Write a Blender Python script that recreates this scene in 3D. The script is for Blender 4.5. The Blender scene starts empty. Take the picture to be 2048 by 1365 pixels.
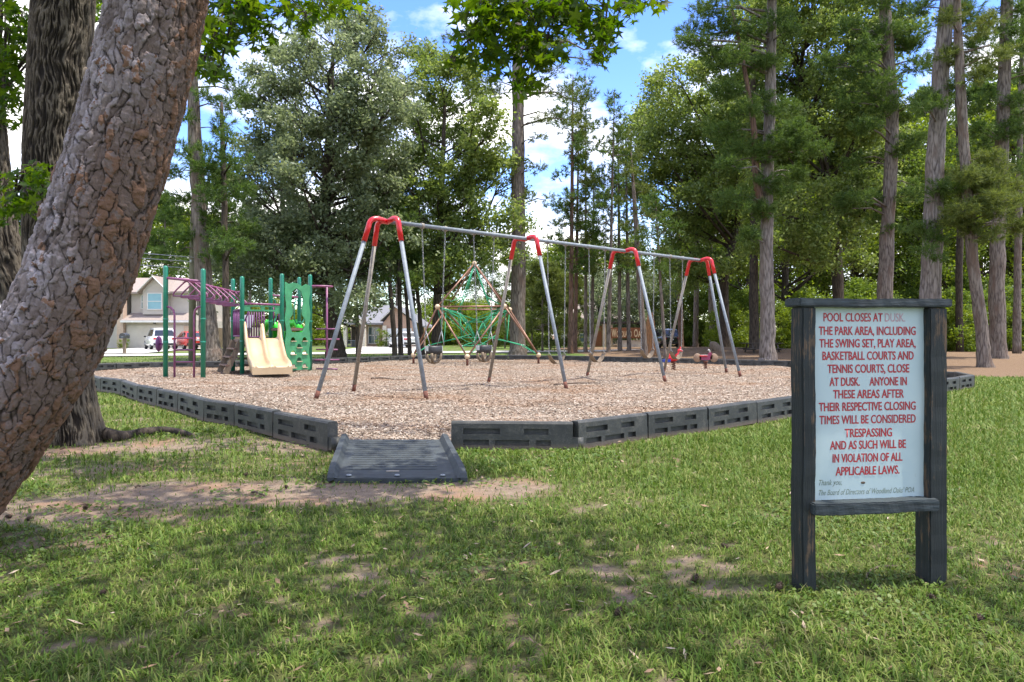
import bpy, bmesh, math, random
import numpy as np
from mathutils import Vector, Matrix

# ------------------------------------------------------------------ camera, sky, sun
SC = bpy.context.scene
COL = SC.collection
F, CX, HY, CH = 1400.0, 1024.0, 670.0, 1.22      # focal length (px of a 2048 wide frame), centre, horizon row, eye height
cam_d = bpy.data.cameras.new('camera')
cam = bpy.data.objects.new('camera', cam_d); COL.objects.link(cam)
cam.location = (0, 0, CH); cam.rotation_euler = (math.radians(90), 0, 0)
cam_d.sensor_width = 36.0; cam_d.lens = 36.0 * F / 2048.0
cam_d.shift_y = (HY - 682.5) / 2048.0
cam_d.clip_start = 0.05; cam_d.clip_end = 2000
SC.camera = cam

SUN_EL, SUN_AZ = 72.0, -9.0                      # azimuth from +X towards +Y
wd = bpy.data.worlds.new('World'); SC.world = wd; wd.use_nodes = True
nt = wd.node_tree; nt.nodes.clear()
def wn(t, **kw):
    n = nt.nodes.new(t)
    for k, v in kw.items(): setattr(n, k, v)
    return n
sky = wn('ShaderNodeTexSky', sky_type='NISHITA', sun_disc=False)
sky.sun_elevation = math.radians(SUN_EL); sky.sun_rotation = math.radians(90 - SUN_AZ)
sky.air_density = 1.0; sky.dust_density = 0.3; sky.ozone_density = 2.0
hs = wn('ShaderNodeHueSaturation'); hs.inputs['Saturation'].default_value = 1.3; hs.inputs['Hue'].default_value = 0.522
nt.links.new(sky.outputs[0], hs.inputs['Color'])
bg1 = wn('ShaderNodeBackground'); bg1.inputs[1].default_value = 0.125
nt.links.new(hs.outputs[0], bg1.inputs[0])
bg2 = wn('ShaderNodeBackground'); bg2.inputs[0].default_value = (1.0, 0.985, 0.96, 1); bg2.inputs[1].default_value = 0.62
tc = wn('ShaderNodeTexCoord'); mp = wn('ShaderNodeMapping')
mp.inputs['Scale'].default_value = (1.0, 1.0, 2.0); mp.inputs['Location'].default_value = (0.35, 0.2, 0.1)
nz = wn('ShaderNodeTexNoise'); nz.inputs['Scale'].default_value = 3.4; nz.inputs['Detail'].default_value = 9; nz.inputs['Roughness'].default_value = 0.55
cr = wn('ShaderNodeValToRGB'); cr.color_ramp.elements[0].position = 0.43; cr.color_ramp.elements[1].position = 0.58
mx = wn('ShaderNodeMixShader'); wo = wn('ShaderNodeOutputWorld')
nt.links.new(tc.outputs['Generated'], mp.inputs[0]); nt.links.new(mp.outputs[0], nz.inputs[0])
nt.links.new(nz.outputs[0], cr.inputs[0]); nt.links.new(cr.outputs[0], mx.inputs[0])
nt.links.new(bg1.outputs[0], mx.inputs[1]); nt.links.new(bg2.outputs[0], mx.inputs[2]); nt.links.new(mx.outputs[0], wo.inputs[0])

sl = bpy.data.lights.new('sun', 'SUN'); sl.energy = 2.1; sl.angle = math.radians(0.53); sl.color = (1.0, 0.95, 0.85)
so = bpy.data.objects.new('sun', sl); COL.objects.link(so)
e, a = math.radians(SUN_EL), math.radians(SUN_AZ)
SUNV = Vector((math.cos(e) * math.cos(a), math.cos(e) * math.sin(a), math.sin(e)))
so.rotation_euler = SUNV.to_track_quat('Z', 'Y').to_euler(); so.location = SUNV * 60
SC.view_settings.view_transform = 'Standard'; SC.view_settings.look = 'None'
SC.view_settings.exposure = 1.93; SC.view_settings.gamma = 1.0
cy = SC.cycles
cy.max_bounces = 6; cy.diffuse_bounces = 4; cy.glossy_bounces = 2; cy.transmission_bounces = 3; cy.transparent_max_bounces = 4
cy.use_denoising = True
cy.caustics_reflective = False; cy.caustics_refractive = False
cy.sample_clamp_indirect = 6.0

# ------------------------------------------------------------------ helpers
RNG = np.random.default_rng(7)
random.seed(7)
def W(px, py, Z): return ((px - CX) * Z / F, Z, CH + (HY - py) * Z / F)
def G(px, py, h=0.0):
    Z = (CH - h) * F / (py - HY); return ((px - CX) * Z / F, Z, h)
def lin(hexs):
    v = [int(hexs[i:i + 2], 16) / 255 for i in (0, 2, 4)]
    return tuple(x / 12.92 if x <= 0.04045 else ((x + 0.055) / 1.055) ** 2.4 for x in v) + (1,)
ROOTLOC = {}
def link(o): COL.objects.link(o); return o
def tag(o, label=None, cat=None, group=None, kind=None):
    if label: o['label'] = label
    if cat: o['category'] = cat
    if group: o['group'] = group
    if kind: o['kind'] = kind
    return o
def thing(name, label, cat, loc=(0, 0, 0), rz=0, group=None):
    o = link(bpy.data.objects.new(name, None)); o.location = loc; o.rotation_euler = (0, 0, rz)
    o.empty_display_size = 0.2
    return tag(o, label, cat, group)
def shift_of(parent):
    p = parent
    while p.parent: p = p.parent
    return p
def mk_mesh(name, verts, loops, sizes, smooth=False, mats=(), mat_idx=None):
    me = bpy.data.meshes.new(name)
    verts = np.asarray(verts, np.float32).reshape(-1, 3)
    loops = np.asarray(loops, np.int32).ravel(); sizes = np.asarray(sizes, np.int32).ravel()
    me.vertices.add(len(verts)); me.vertices.foreach_set('co', verts.ravel())
    me.loops.add(len(loops)); me.loops.foreach_set('vertex_index', loops)
    me.polygons.add(len(sizes))
    st = np.concatenate(([0], np.cumsum(sizes)[:-1])).astype(np.int32)
    me.polygons.foreach_set('loop_start', st); me.polygons.foreach_set('loop_total', sizes)
    if smooth is not False:
        me.polygons.foreach_set('use_smooth', np.ones(len(sizes), bool) if smooth is True else np.asarray(smooth, bool))
    for m in mats: me.materials.append(m)
    if mat_idx is not None: me.polygons.foreach_set('material_index', np.asarray(mat_idx, np.int32))
    me.update(calc_edges=True)
    return me
def add_obj(name, me, parent=None, world=True, loc=None):
    """parent: a thing's Empty or a part; vertices are given in world space when world is True (things without rotation)"""
    o = bpy.data.objects.new(name, me); link(o)
    if parent is not None:
        if world:
            r = shift_of(parent); me.transform(Matrix.Translation(-Vector(r.location)))
        o.parent = parent
    elif loc is not None:
        me.transform(Matrix.Translation(-Vector(loc))); o.location = loc
    return o

class MB:
    """collects shapes and links them as ONE mesh object"""
    def __init__(s): s.v = []; s.f = []; s.sm = []
    def face(s, idx, smooth=False): s.f.append(tuple(idx)); s.sm.append(smooth)
    def add(s, verts, faces, smooth=False):
        b = len(s.v); s.v += [tuple(x) for x in verts]
        for f in faces: s.face([b + i for i in f], smooth)
        return b
    def box(s, x0, x1, y0, y1, z0, z1, bev=0.0):
        if bev <= 0:
            s.add([(x0, y0, z0), (x1, y0, z0), (x1, y1, z0), (x0, y1, z0), (x0, y0, z1), (x1, y0, z1), (x1, y1, z1), (x0, y1, z1)],
                  [(0, 3, 2, 1), (4, 5, 6, 7), (0, 1, 5, 4), (1, 2, 6, 5), (2, 3, 7, 6), (3, 0, 4, 7)])
        else:
            bm = bmesh.new(); bmesh.ops.create_cube(bm, size=1)
            for v in bm.verts:
                v.co = ((x0 + x1) / 2 + v.co.x * (x1 - x0), (y0 + y1) / 2 + v.co.y * (y1 - y0), (z0 + z1) / 2 + v.co.z * (z1 - z0))
            bmesh.ops.bevel(bm, geom=bm.edges[:], offset=bev, segments=2, affect='EDGES', profile=0.7)
            s.add([v.co[:] for v in bm.verts], [[v.index for v in f.verts] for f in bm.faces]) if not bm.verts.index_update() else None
            bm.free()
        return s
    def obox(s, c, ux, uy, uz):
        """box from centre and three half vectors"""
        c, ux, uy, uz = map(Vector, (c, ux, uy, uz)); P = []
        for k in (-1, 1):
            for i, j in ((-1, -1), (1, -1), (1, 1), (-1, 1)): P.append(c + ux * i + uy * j + uz * k)
        s.add(P, [(0, 3, 2, 1), (4, 5, 6, 7), (0, 1, 5, 4), (1, 2, 6, 5), (2, 3, 7, 6), (3, 0, 4, 7)]); return s
    def beam(s, p, q, w, h, up=(0, 0, 1)):
        p, q = Vector(p), Vector(q); d = (q - p); L = d.length; d.normalize()
        sd = d.cross(Vector(up));
        if sd.length < 1e-4: sd = d.cross(Vector((0, 1, 0)))
        sd.normalize(); u = sd.cross(d)
        return s.obox((p + q) / 2, d * L / 2, sd * w / 2, u * h / 2)
    def tube(s, path, r, n=8, cap=True, closed=False):
        P = [Vector(p) for p in path]; m = len(P)
        R = list(r) if hasattr(r, '__len__') else [r] * m
        T = []
        for i in range(m):
            if closed: t = P[(i + 1) % m] - P[i - 1]
            else: t = P[min(i + 1, m - 1)] - P[max(i - 1, 0)]
            T.append(t.normalized() if t.length > 1e-9 else Vector((0, 0, 1)))
        nrm = T[0].orthogonal().normalized(); b = len(s.v)
        for i in range(m):
            nrm = nrm - T[i] * nrm.dot(T[i]);
            nrm = nrm.normalized() if nrm.length > 1e-6 else T[i].orthogonal().normalized()
            bn = T[i].cross(nrm)
            for k in range(n):
                a = 2 * math.pi * k / n
                s.v.append(tuple(P[i] + (nrm * math.cos(a) + bn * math.sin(a)) * R[i]))
        for i in range(m if closed else m - 1):
            j = (i + 1) % m
            for k in range(n):
                k2 = (k + 1) % n
                s.face((b + i * n + k, b + i * n + k2, b + j * n + k2, b + j * n + k), True)
        if cap and not closed:
            s.face([b + k for k in range(n)][::-1]); s.face([b + (m - 1) * n + k for k in range(n)])
        return s
    def lathe(s, c, prof, n=16, axis='z'):
        b = len(s.v); c = Vector(c)
        for r, z in prof:
            for k in range(n):
                a = 2 * math.pi * k / n; x, y = r * math.cos(a), r * math.sin(a)
                s.v.append(tuple(c + (Vector((x, y, z)) if axis == 'z' else Vector((x, z, y)) if axis == 'y' else Vector((z, x, y)))))
        for i in range(len(prof) - 1):
            for k in range(n):
                k2 = (k + 1) % n
                q = (b + i * n + k, b + i * n + k2, b + (i + 1) * n + k2, b + (i + 1) * n + k)
                s.face(q if axis != 'y' else q[::-1], True)
        s.face([b + k for k in range(n)][::-1]); s.face([b + (len(prof) - 1) * n + k for k in range(n)])
        return s
    def ball(s, c, r, n=12, sq=(1, 1, 1)):
        m = n // 2; b = len(s.v)
        for i in range(1, m):
            t = math.pi * i / m
            for k in range(n):
                a = 2 * math.pi * k / n
                s.v.append((c[0] + r * sq[0] * math.sin(t) * math.cos(a), c[1] + r * sq[1] * math.sin(t) * math.sin(a), c[2] + r * sq[2] * math.cos(t)))
        s.v.append((c[0], c[1], c[2] + r * sq[2])); s.v.append((c[0], c[1], c[2] - r * sq[2])); top = len(s.v) - 2
        for i in range(m - 2):
            for k in range(n):
                k2 = (k + 1) % n
                s.face((b + i * n + k, b + (i + 1) * n + k, b + (i + 1) * n + k2, b + i * n + k2), True)
        for k in range(n):
            k2 = (k + 1) % n
            s.face((top, b + k, b + k2), True); s.face((top + 1, b + (m - 2) * n + k2, b + (m - 2) * n + k), True)
        return s
    def prism(s, poly, d0, d1, fn):
        """poly in 2D, extruded from d0 to d1; fn(u, v, d) -> xyz"""
        n = len(poly); b = s.add([fn(u, v, d0) for u, v in poly] + [fn(u, v, d1) for u, v in poly], [])
        s.face([b + i for i in range(n)][::-1]); s.face([b + n + i for i in range(n)])
        for i in range(n):
            j = (i + 1) % n; s.face((b + i, b + j, b + n + j, b + n + i))
        return s
    def quad(s, a, b, c, d): s.add([a, b, c, d], [(0, 1, 2, 3)]); return s
    def build(s, name, m, parent=None, world=True, loc=None):
        lo = [i for f in s.f for i in f]
        me = mk_mesh(name, s.v, lo, [len(f) for f in s.f], smooth=s.sm, mats=[m])
        return add_obj(name, me, parent, world, loc)

def smooth_path(P, k=6):
    """Catmull-Rom through points (any dimension)"""
    P = [np.array(p, float) for p in P]; out = []
    Q = [2 * P[0] - P[1]] + P + [2 * P[-1] - P[-2]]
    for i in range(1, len(Q) - 2):
        for j in range(k):
            t = j / k
            out.append(0.5 * (2 * Q[i] + (Q[i + 1] - Q[i - 1]) * t + (2 * Q[i - 1] - 5 * Q[i] + 4 * Q[i + 1] - Q[i + 2]) * t * t + (3 * Q[i] - Q[i - 1] - 3 * Q[i + 1] + Q[i + 2]) * t ** 3))
    out.append(P[-1]); return out
def vnoise(x, y, seed=0):
    xi = np.floor(x).astype(np.int64); yi = np.floor(y).astype(np.int64); fx = x - xi; fy = y - yi
    fx = fx * fx * (3 - 2 * fx); fy = fy * fy * (3 - 2 * fy)
    def h(a, b):
        n = (a * 374761393 + b * 668265263 + seed * 1442695041) & 0x7fffffff
        n = ((n ^ (n >> 13)) * 1274126177) & 0x7fffffff
        n = n ^ (n >> 16)
        return (n & 0xffff) / 65535.0
    return (h(xi, yi) * (1 - fx) + h(xi + 1, yi) * fx) * (1 - fy) + (h(xi, yi + 1) * (1 - fx) + h(xi + 1, yi + 1) * fx) * fy
def fbm(x, y, o=4, seed=0):
    s = 0; a = 0.5; t = 0
    for i in range(o):
        s = s + a * vnoise(x * 2 ** i, y * 2 ** i, seed + i * 17); t += a; a *= 0.5
    return s / t
def inpoly(x, y, poly):
    x = np.asarray(x); y = np.asarray(y); r = np.zeros(x.shape, bool); n = len(poly)
    for i in range(n):
        x0, y0 = poly[i][:2]; x1, y1 = poly[(i + 1) % n][:2]
        if y0 == y1: continue
        c = ((y0 > y) != (y1 > y)) & (x < (x1 - x0) * (y - y0) / (y1 - y0) + x0)
        r ^= c
    return r
def copy_tree(o, parent=None):
    c = o.copy(); link(c); c.parent = parent
    for ch in list(o.children): copy_tree(ch, c)
    return c

# ------------------------------------------------------------------ materials
def newmat(name):
    m = bpy.data.materials.new(name); m.use_nodes = True; t = m.node_tree; t.nodes.clear()
    out = t.nodes.new('ShaderNodeOutputMaterial'); p = t.nodes.new('ShaderNodeBsdfPrincipled')
    t.links.new(p.outputs[0], out.inputs[0]); return m, t, p, out
def nd(t, typ, ins=None, **kw):
    n = t.nodes.new(typ)
    for k, v in kw.items(): setattr(n, k, v)
    for k, v in (ins or {}).items():
        if isinstance(v, bpy.types.NodeSocket): t.links.new(v, n.inputs[k])
        else: n.inputs[k].default_value = v
    return n
def ramp(t, fac, stops):
    r = nd(t, 'ShaderNodeValToRGB', {0: fac}); el = r.color_ramp.elements
    while len(el) < len(stops): el.new(0.5)
    for e_, (p, c) in zip(el, stops): e_.position = p; e_.color = c if len(c) == 4 else tuple(c) + (1,)
    return r.outputs[0]
def mixc(t, f, a, b):
    n = t.nodes.new('ShaderNodeMix'); n.data_type = 'RGBA'
    for i, v in ((0, f), (6, a), (7, b)):
        if isinstance(v, bpy.types.NodeSocket): t.links.new(v, n.inputs[i])
        else: n.inputs[i].default_value = v
    return n.outputs[2]
def coords(t, scale=(1, 1, 1), kind='Object'):
    c = nd(t, 'ShaderNodeTexCoord'); return nd(t, 'ShaderNodeMapping', {0: c.outputs[kind], 'Scale': scale}).outputs[0]
def worldpos(t, scale=(1, 1, 1)):
    g = nd(t, 'ShaderNodeNewGeometry'); return nd(t, 'ShaderNodeMapping', {0: g.outputs['Position'], 'Scale': scale}).outputs[0]
def noise(t, vec, scale, detail=5, rough=0.6):
    return nd(t, 'ShaderNodeTexNoise', {'Vector': vec, 'Scale': scale, 'Detail': detail, 'Roughness': rough}).outputs[0]
def dk(c, k): return tuple(x * k for x in c[:3]) + (1,)
def pmat(name, col, col2=None, rough=0.6, scale=8, bump=0.15, metal=0.0, spec=0.5, stretch=(1, 1, 1), lo=0.35, hi=0.65, coat=0.0, bscale=None, bdist=0.02):
    m, t, p, out = newmat(name); v = coords(t, stretch)
    col2 = col2 or dk(col, 0.72)
    n = noise(t, v, scale); c = ramp(t, n, [(lo, col2), (hi, col)])
    t.links.new(c, p.inputs['Base Color'])
    p.inputs['Roughness'].default_value = rough; p.inputs['Metallic'].default_value = metal
    p.inputs['Specular IOR Level'].default_value = spec; p.inputs['Coat Weight'].default_value = coat
    if bump > 0:
        b = nd(t, 'ShaderNodeBump', {'Strength': bump, 'Distance': bdist, 'Height': noise(t, v, bscale or scale * 4)})
        t.links.new(b.outputs[0], p.inputs['Normal'])
    return m
def leafmat(name, stops, rough=0.45, trans=0.3, spec=0.5, sat=1.0, gscale=0.35):
    m, t, p, out = newmat(name)
    g = nd(t, 'ShaderNodeNewGeometry'); n = noise(t, worldpos(t), gscale, 2)
    f = nd(t, 'ShaderNodeMath', {0: g.outputs['Random Per Island'], 1: 0.62}, operation='MULTIPLY')
    f2 = nd(t, 'ShaderNodeMath', {0: n, 1: 0.55, 2: f.outputs[0]}, operation='MULTIPLY_ADD')
    f3 = nd(t, 'ShaderNodeMath', {0: f2.outputs[0], 1: 0.09}, operation='SUBTRACT')
    c = ramp(t, f3.outputs[0], stops); t.links.new(c, p.inputs['Base Color'])
    p.inputs['Roughness'].default_value = rough; p.inputs['Specular IOR Level'].default_value = spec
    tr = nd(t, 'ShaderNodeBsdfTranslucent'); br = nd(t, 'ShaderNodeHueSaturation', {'Color': c, 'Value': 1.7, 'Saturation': 1.1, 'Hue': 0.485})
    t.links.new(br.outputs[0], tr.inputs[0])
    mx_ = nd(t, 'ShaderNodeMixShader', {0: trans, 1: p.outputs[0], 2: tr.outputs[0]}); t.links.new(mx_.outputs[0], out.inputs[0])
    return m
M = {}
M['leaf_silver'] = leafmat('silvery_green_leaf', [(0.1, (.075, .105, .045, 1)), (.5, (.14, .18, .085, 1)), (.9, (.25, .29, .16, 1))], rough=.42, trans=.45, spec=.5)
M['leaf_green'] = leafmat('fresh_green_leaf', [(0.1, (.065, .105, .013, 1)), (.5, (.125, .185, .022, 1)), (.9, (.21, .275, .04, 1))], rough=.5, trans=.5, spec=.3)
M['leaf_olive'] = leafmat('olive_green_leaf', [(0.1, (.075, .12, .024, 1)), (.5, (.14, .20, .044, 1)), (.9, (.24, .29, .09, 1))], rough=.45, trans=.48, spec=.45)
M['leaf_dark'] = leafmat('dark_green_leaf', [(0.1, (.035, .065, .016, 1)), (.5, (.065, .11, .026, 1)), (.9, (.115, .165, .045, 1))], rough=.5, trans=.45, spec=.3)
M['leaf_bright'] = leafmat('bright_understory_leaf', [(0.1, (.055, .10, .016, 1)), (.5, (.105, .165, .026, 1)), (.9, (.19, .25, .045, 1))], rough=.5, trans=.48, spec=.3, gscale=.2)
M['leaf_star'] = leafmat('star_shaped_leaf', [(0.1, (.022, .055, .006, 1)), (.5, (.042, .088, .009, 1)), (.9, (.080, .125, .014, 1))], rough=.5, trans=.62, spec=.25)
M['needle'] = leafmat('pine_needle', [(0.1, (.034, .070, .014, 1)), (.5, (.068, .122, .025, 1)), (.9, (.13, .19, .045, 1))], rough=.55, trans=.38, spec=.25, gscale=.8)
M['needle_pale'] = leafmat('pale_pine_needle', [(0.1, (.05, .075, .018, 1)), (.5, (.10, .135, .03, 1)), (.9, (.175, .21, .05, 1))], rough=.55, trans=.38, spec=.25, gscale=.8)

def barkmat(name, c_hi, c_lo, c_patch, sx=9, sz=1.6, bump=1.0, moss=None):
    m, t, p, out = newmat(name); v = coords(t, (sx, sx, sz))
    vo = nd(t, 'ShaderNodeTexVoronoi', {'Vector': v, 'Scale': 1.0}, feature='DISTANCE_TO_EDGE').outputs['Distance']
    n = noise(t, v, 2.2, 6); s = nd(t, 'ShaderNodeMath', {0: vo, 1: n}, operation='ADD')
    c = ramp(t, s.outputs[0], [(.38, c_lo), (.75, c_hi)])
    pz = ramp(t, noise(t, coords(t, (2, 2, .6)), 1.3, 3), [(.5, (0, 0, 0)), (.68, (1, 1, 1))])
    c2 = mixc(t, pz, c, mixc(t, n, c_patch, dk(c_patch, .5)))
    t.links.new(c2, p.inputs['Base Color']); p.inputs['Roughness'].default_value = .9; p.inputs['Specular IOR Level'].default_value = .2
    b = nd(t, 'ShaderNodeBump', {'Strength': bump, 'Distance': .04, 'Height': s.outputs[0]}); t.links.new(b.outputs[0], p.inputs['Normal'])
    return m
M['bark_pine'] = barkmat('pine_bark', (.215, .18, .15, 1), (.06, .046, .038, 1), (.17, .118, .09, 1))
M['bark_pine_grey'] = barkmat('grey_pine_bark', (.24, .21, .185, 1), (.07, .058, .05, 1), (.185, .145, .12, 1))
M['bark_dark'] = barkmat('dark_bark', (.085, .066, .05, 1), (.022, .017, .013, 1), (.06, .05, .04, 1))
M['bark_red'] = barkmat('reddish_bark', (.19, .12, .09, 1), (.05, .032, .025, 1), (.20, .10, .06, 1))

def bigbark(name, stops, patch, side, fine=60, fis=(.0, .10), fcol=(.045, .03, .024, 1)):
    """bark of a trunk whose plates are modelled: cell and crack come from the mesh"""
    m, t, p, out = newmat(name)
    cell = nd(t, 'ShaderNodeAttribute', attribute_name='cell').outputs['Fac']
    crack = nd(t, 'ShaderNodeAttribute', attribute_name='crack').outputs['Fac']
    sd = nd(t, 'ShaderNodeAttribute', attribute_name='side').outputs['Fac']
    v = coords(t); n = noise(t, v, 22, 7, .7); n2 = noise(t, v, 13, 5, .75)
    f = nd(t, 'ShaderNodeMath', {0: n, 1: .45, 2: nd(t, 'ShaderNodeMath', {0: cell, 1: .55}, operation='MULTIPLY').outputs[0]}, operation='MULTIPLY_ADD')
    c = ramp(t, f.outputs[0], stops)
    f2 = nd(t, 'ShaderNodeMath', {0: nd(t, 'ShaderNodeMath', {0: n2, 1: 1.0}, operation='MULTIPLY').outputs[0], 1: nd(t, 'ShaderNodeMath', {0: cell, 1: .55}, operation='MULTIPLY').outputs[0]}, operation='ADD')
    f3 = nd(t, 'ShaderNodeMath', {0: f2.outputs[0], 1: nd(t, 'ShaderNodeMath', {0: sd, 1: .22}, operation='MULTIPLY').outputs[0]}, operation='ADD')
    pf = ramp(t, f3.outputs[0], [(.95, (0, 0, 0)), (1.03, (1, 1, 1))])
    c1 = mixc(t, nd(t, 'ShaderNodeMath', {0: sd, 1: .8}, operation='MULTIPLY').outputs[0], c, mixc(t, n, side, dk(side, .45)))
    c2 = mixc(t, pf, c1, mixc(t, n, dk(patch, .6), patch))
    c3 = mixc(t, ramp(t, crack, [(fis[0], (1, 1, 1)), (fis[1], (0, 0, 0))]), c2, fcol)
    t.links.new(c3, p.inputs['Base Color']); p.inputs['Roughness'].default_value = .85; p.inputs['Specular IOR Level'].default_value = .25
    b = nd(t, 'ShaderNodeBump', {'Strength': .8, 'Distance': .008, 'Height': noise(t, v, fine, 6, .7)}); t.links.new(b.outputs[0], p.inputs['Normal'])
    return m
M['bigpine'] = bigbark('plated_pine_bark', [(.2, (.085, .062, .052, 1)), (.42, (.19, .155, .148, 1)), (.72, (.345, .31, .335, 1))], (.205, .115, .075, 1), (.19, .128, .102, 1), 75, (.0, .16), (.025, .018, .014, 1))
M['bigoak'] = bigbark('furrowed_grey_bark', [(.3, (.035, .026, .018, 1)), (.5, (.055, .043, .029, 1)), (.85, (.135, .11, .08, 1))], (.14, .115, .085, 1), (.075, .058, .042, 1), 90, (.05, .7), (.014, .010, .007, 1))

M['green_post'] = pmat('green_painted_steel', (.004, .19, .11, 1), (.004, .15, .09, 1), rough=.35, scale=5, bump=.03, coat=.2)
M['green_panel'] = pmat('green_plastic_panel', (.05, .27, .115, 1), (.035, .20, .085, 1), rough=.5, scale=5, bump=.05)
M['purple'] = pmat('purple_coated_steel', (.28, .085, .17, 1), (.16, .05, .12, 1), rough=.45, scale=6, bump=.05)
M['plum'] = pmat('plum_plastic', (.14, .03, .13, 1), (.09, .02, .085, 1), rough=.5, scale=5, bump=.05)
M['lime'] = pmat('lime_plastic', (.03, .62, .02, 1), (.02, .45, .015, 1), rough=.4, scale=5, bump=.03)
M['tan_slide'] = pmat('tan_plastic', (.49, .36, .215, 1), (.40, .285, .16, 1), rough=.4, scale=3, bump=.05, lo=.2)
M['red'] = pmat('red_coated_steel', (.62, .008, .014, 1), (.48, .005, .012, 1), rough=.3, scale=5, bump=.03, coat=.3)
M['galv'] = pmat('galvanised_steel', (.22, .25, .275, 1), (.16, .18, .20, 1), rough=.62, scale=14, bump=.05, metal=.1)
M['galv_tan'] = pmat('weathered_steel', (.27, .24, .20, 1), (.18, .155, .125, 1), rough=.6, scale=10, bump=.06, metal=.15)
M['rust'] = pmat('rusty_steel', (.17, .055, .03, 1), (.08, .03, .02, 1), rough=.8, scale=20, bump=.3)
M['chain'] = pmat('chain_steel', (.36, .36, .36, 1), (.2, .2, .2, 1), rough=.45, scale=40, bump=0, metal=.6)
M['black_plastic_'] = pmat('black_recycled_plastic', (.034, .036, .034, 1), (.017, .018, .018, 1), rough=.65, scale=6, bump=.25, bscale=60, lo=.3, hi=.75)
def borderplastic():
    m, t, p, out = newmat('dusty_black_plastic'); wp = worldpos(t); z = nd(t, 'ShaderNodeSeparateXYZ', {0: wp}).outputs[2]
    n = noise(t, wp, 5, 6, .7); n2 = noise(t, wp, 45, 5, .7)
    c = ramp(t, n, [(.3, (.020, .022, .022, 1)), (.7, (.044, .046, .043, 1))])
    dust = ramp(t, nd(t, 'ShaderNodeMath', {0: n2, 1: .6, 2: nd(t, 'ShaderNodeMath', {0: n, 1: .6}, operation='MULTIPLY').outputs[0]}, operation='MULTIPLY_ADD').outputs[0], [(.60, (0, 0, 0)), (.78, (1, 1, 1))])
    c = mixc(t, nd(t, 'ShaderNodeMath', {0: dust, 1: .45}, operation='MULTIPLY').outputs[0], c, (.15, .135, .115, 1))
    soil = ramp(t, nd(t, 'ShaderNodeMath', {0: n2, 1: .09, 2: z}, operation='MULTIPLY_ADD').outputs[0], [(.055, (1, 1, 1)), (.12, (0, 0, 0))])
    c = mixc(t, nd(t, 'ShaderNodeMath', {0: soil, 1: .7}, operation='MULTIPLY').outputs[0], c, (.17, .12, .085, 1))
    t.links.new(c, p.inputs['Base Color']); p.inputs['Roughness'].default_value = .6
    b = nd(t, 'ShaderNodeBump', {'Strength': .3, 'Distance': .01, 'Height': n2}); t.links.new(b.outputs[0], p.inputs['Normal']); return m
M['black_plastic'] = borderplastic()
M['rubber'] = pmat('dark_rubber', (.040, .050, .054, 1), (.024, .030, .033, 1), rough=.75, scale=9, bump=.3, bscale=90, bdist=.004)
M['seat_black'] = pmat('black_rubber_seat', (.03, .03, .032, 1), rough=.5, scale=10, bump=.1)
M['seat_tan'] = pmat('weathered_belt', (.22, .16, .10, 1), (.10, .075, .05, 1), rough=.65, scale=10, bump=.1)
M['copper'] = pmat('copper_coated_steel', (.27, .14, .09, 1), (.17, .085, .055, 1), rough=.4, scale=6, bump=.03, metal=.3)
M['cream_ball'] = pmat('cream_plastic', (.55, .42, .28, 1), (.45, .33, .2, 1), rough=.5, scale=6, bump=.03)
M['rope'] = pmat('green_rope', (.02, .30, .14, 1), (.015, .22, .10, 1), rough=.7, scale=40, bump=.3)
M['clamp'] = pmat('grey_clamp', (.5, .52, .5, 1), rough=.5, scale=20, bump=.05)
def paintedwood(name, paint, wood, amount=.60):
    m, t, p, out = newmat(name); v = coords(t, (1, 1, 1))
    gr = noise(t, coords(t, (60, 60, 2.2)), 1.0, 6, .7); big = noise(t, coords(t, (5, 5, 2.0)), 1.5, 5, .7)
    s = nd(t, 'ShaderNodeMath', {0: gr, 1: .5, 2: nd(t, 'ShaderNodeMath', {0: big, 1: .65}, operation='MULTIPLY').outputs[0]}, operation='MULTIPLY_ADD')
    f = ramp(t, s.outputs[0], [(amount, (0, 0, 0)), (amount + .06, (1, 1, 1))])
    pc = ramp(t, gr, [(.3, dk(paint, .35)), (.7, paint)])
    wc = ramp(t, gr, [(.3, dk(wood, .4)), (.7, wood)])
    t.links.new(mixc(t, f, pc, wc), p.inputs['Base Color']); p.inputs['Roughness'].default_value = .7
    b = nd(t, 'ShaderNodeBump', {'Strength': .9, 'Distance': .006, 'Height': gr}); t.links.new(b.outputs[0], p.inputs['Normal'])
    return m
M['sign_wood'] = paintedwood('weathered_dark_painted_wood', (.012, .019, .020, 1), (.14, .085, .045, 1), .612)
M['sign_wood_h'] = pmat('dark_painted_rail', (.036, .05, .056, 1), (.014, .019, .022, 1), rough=.7, scale=3, stretch=(2, 30, 30), bump=.6, bscale=3, bdist=.006)
def boardmat():
    m, t, p, out = newmat('pale_sign_board'); v = coords(t)
    c = ramp(t, noise(t, v, 3, 5), [(.3, (.37, .475, .485, 1)), (.7, (.44, .53, .53, 1))])
    st = ramp(t, noise(t, coords(t, (9, 9, 5)), 1.6, 6, .7), [(.66, (0, 0, 0)), (.74, (1, 1, 1))])
    c = mixc(t, nd(t, 'ShaderNodeMath', {0: st, 1: .35}, operation='MULTIPLY').outputs[0], c, (.25, .24, .17, 1))
    t.links.new(c, p.inputs['Base Color']); p.inputs['Roughness'].default_value = .45; return m
M['board'] = boardmat()
M['ink_red'] = pmat('red_lettering', (.40, .02, .03, 1), (.30, .025, .03, 1), rough=.5, scale=60, bump=0)
M['ink_faded'] = pmat('faded_red_lettering', (.47, .33, .36, 1), (.42, .22, .25, 1), rough=.5, scale=60, bump=0)
M['ink_dark'] = pmat('grey_green_lettering', (.11, .15, .11, 1), (.2, .25, .2, 1), rough=.5, scale=60, bump=0)
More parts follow.
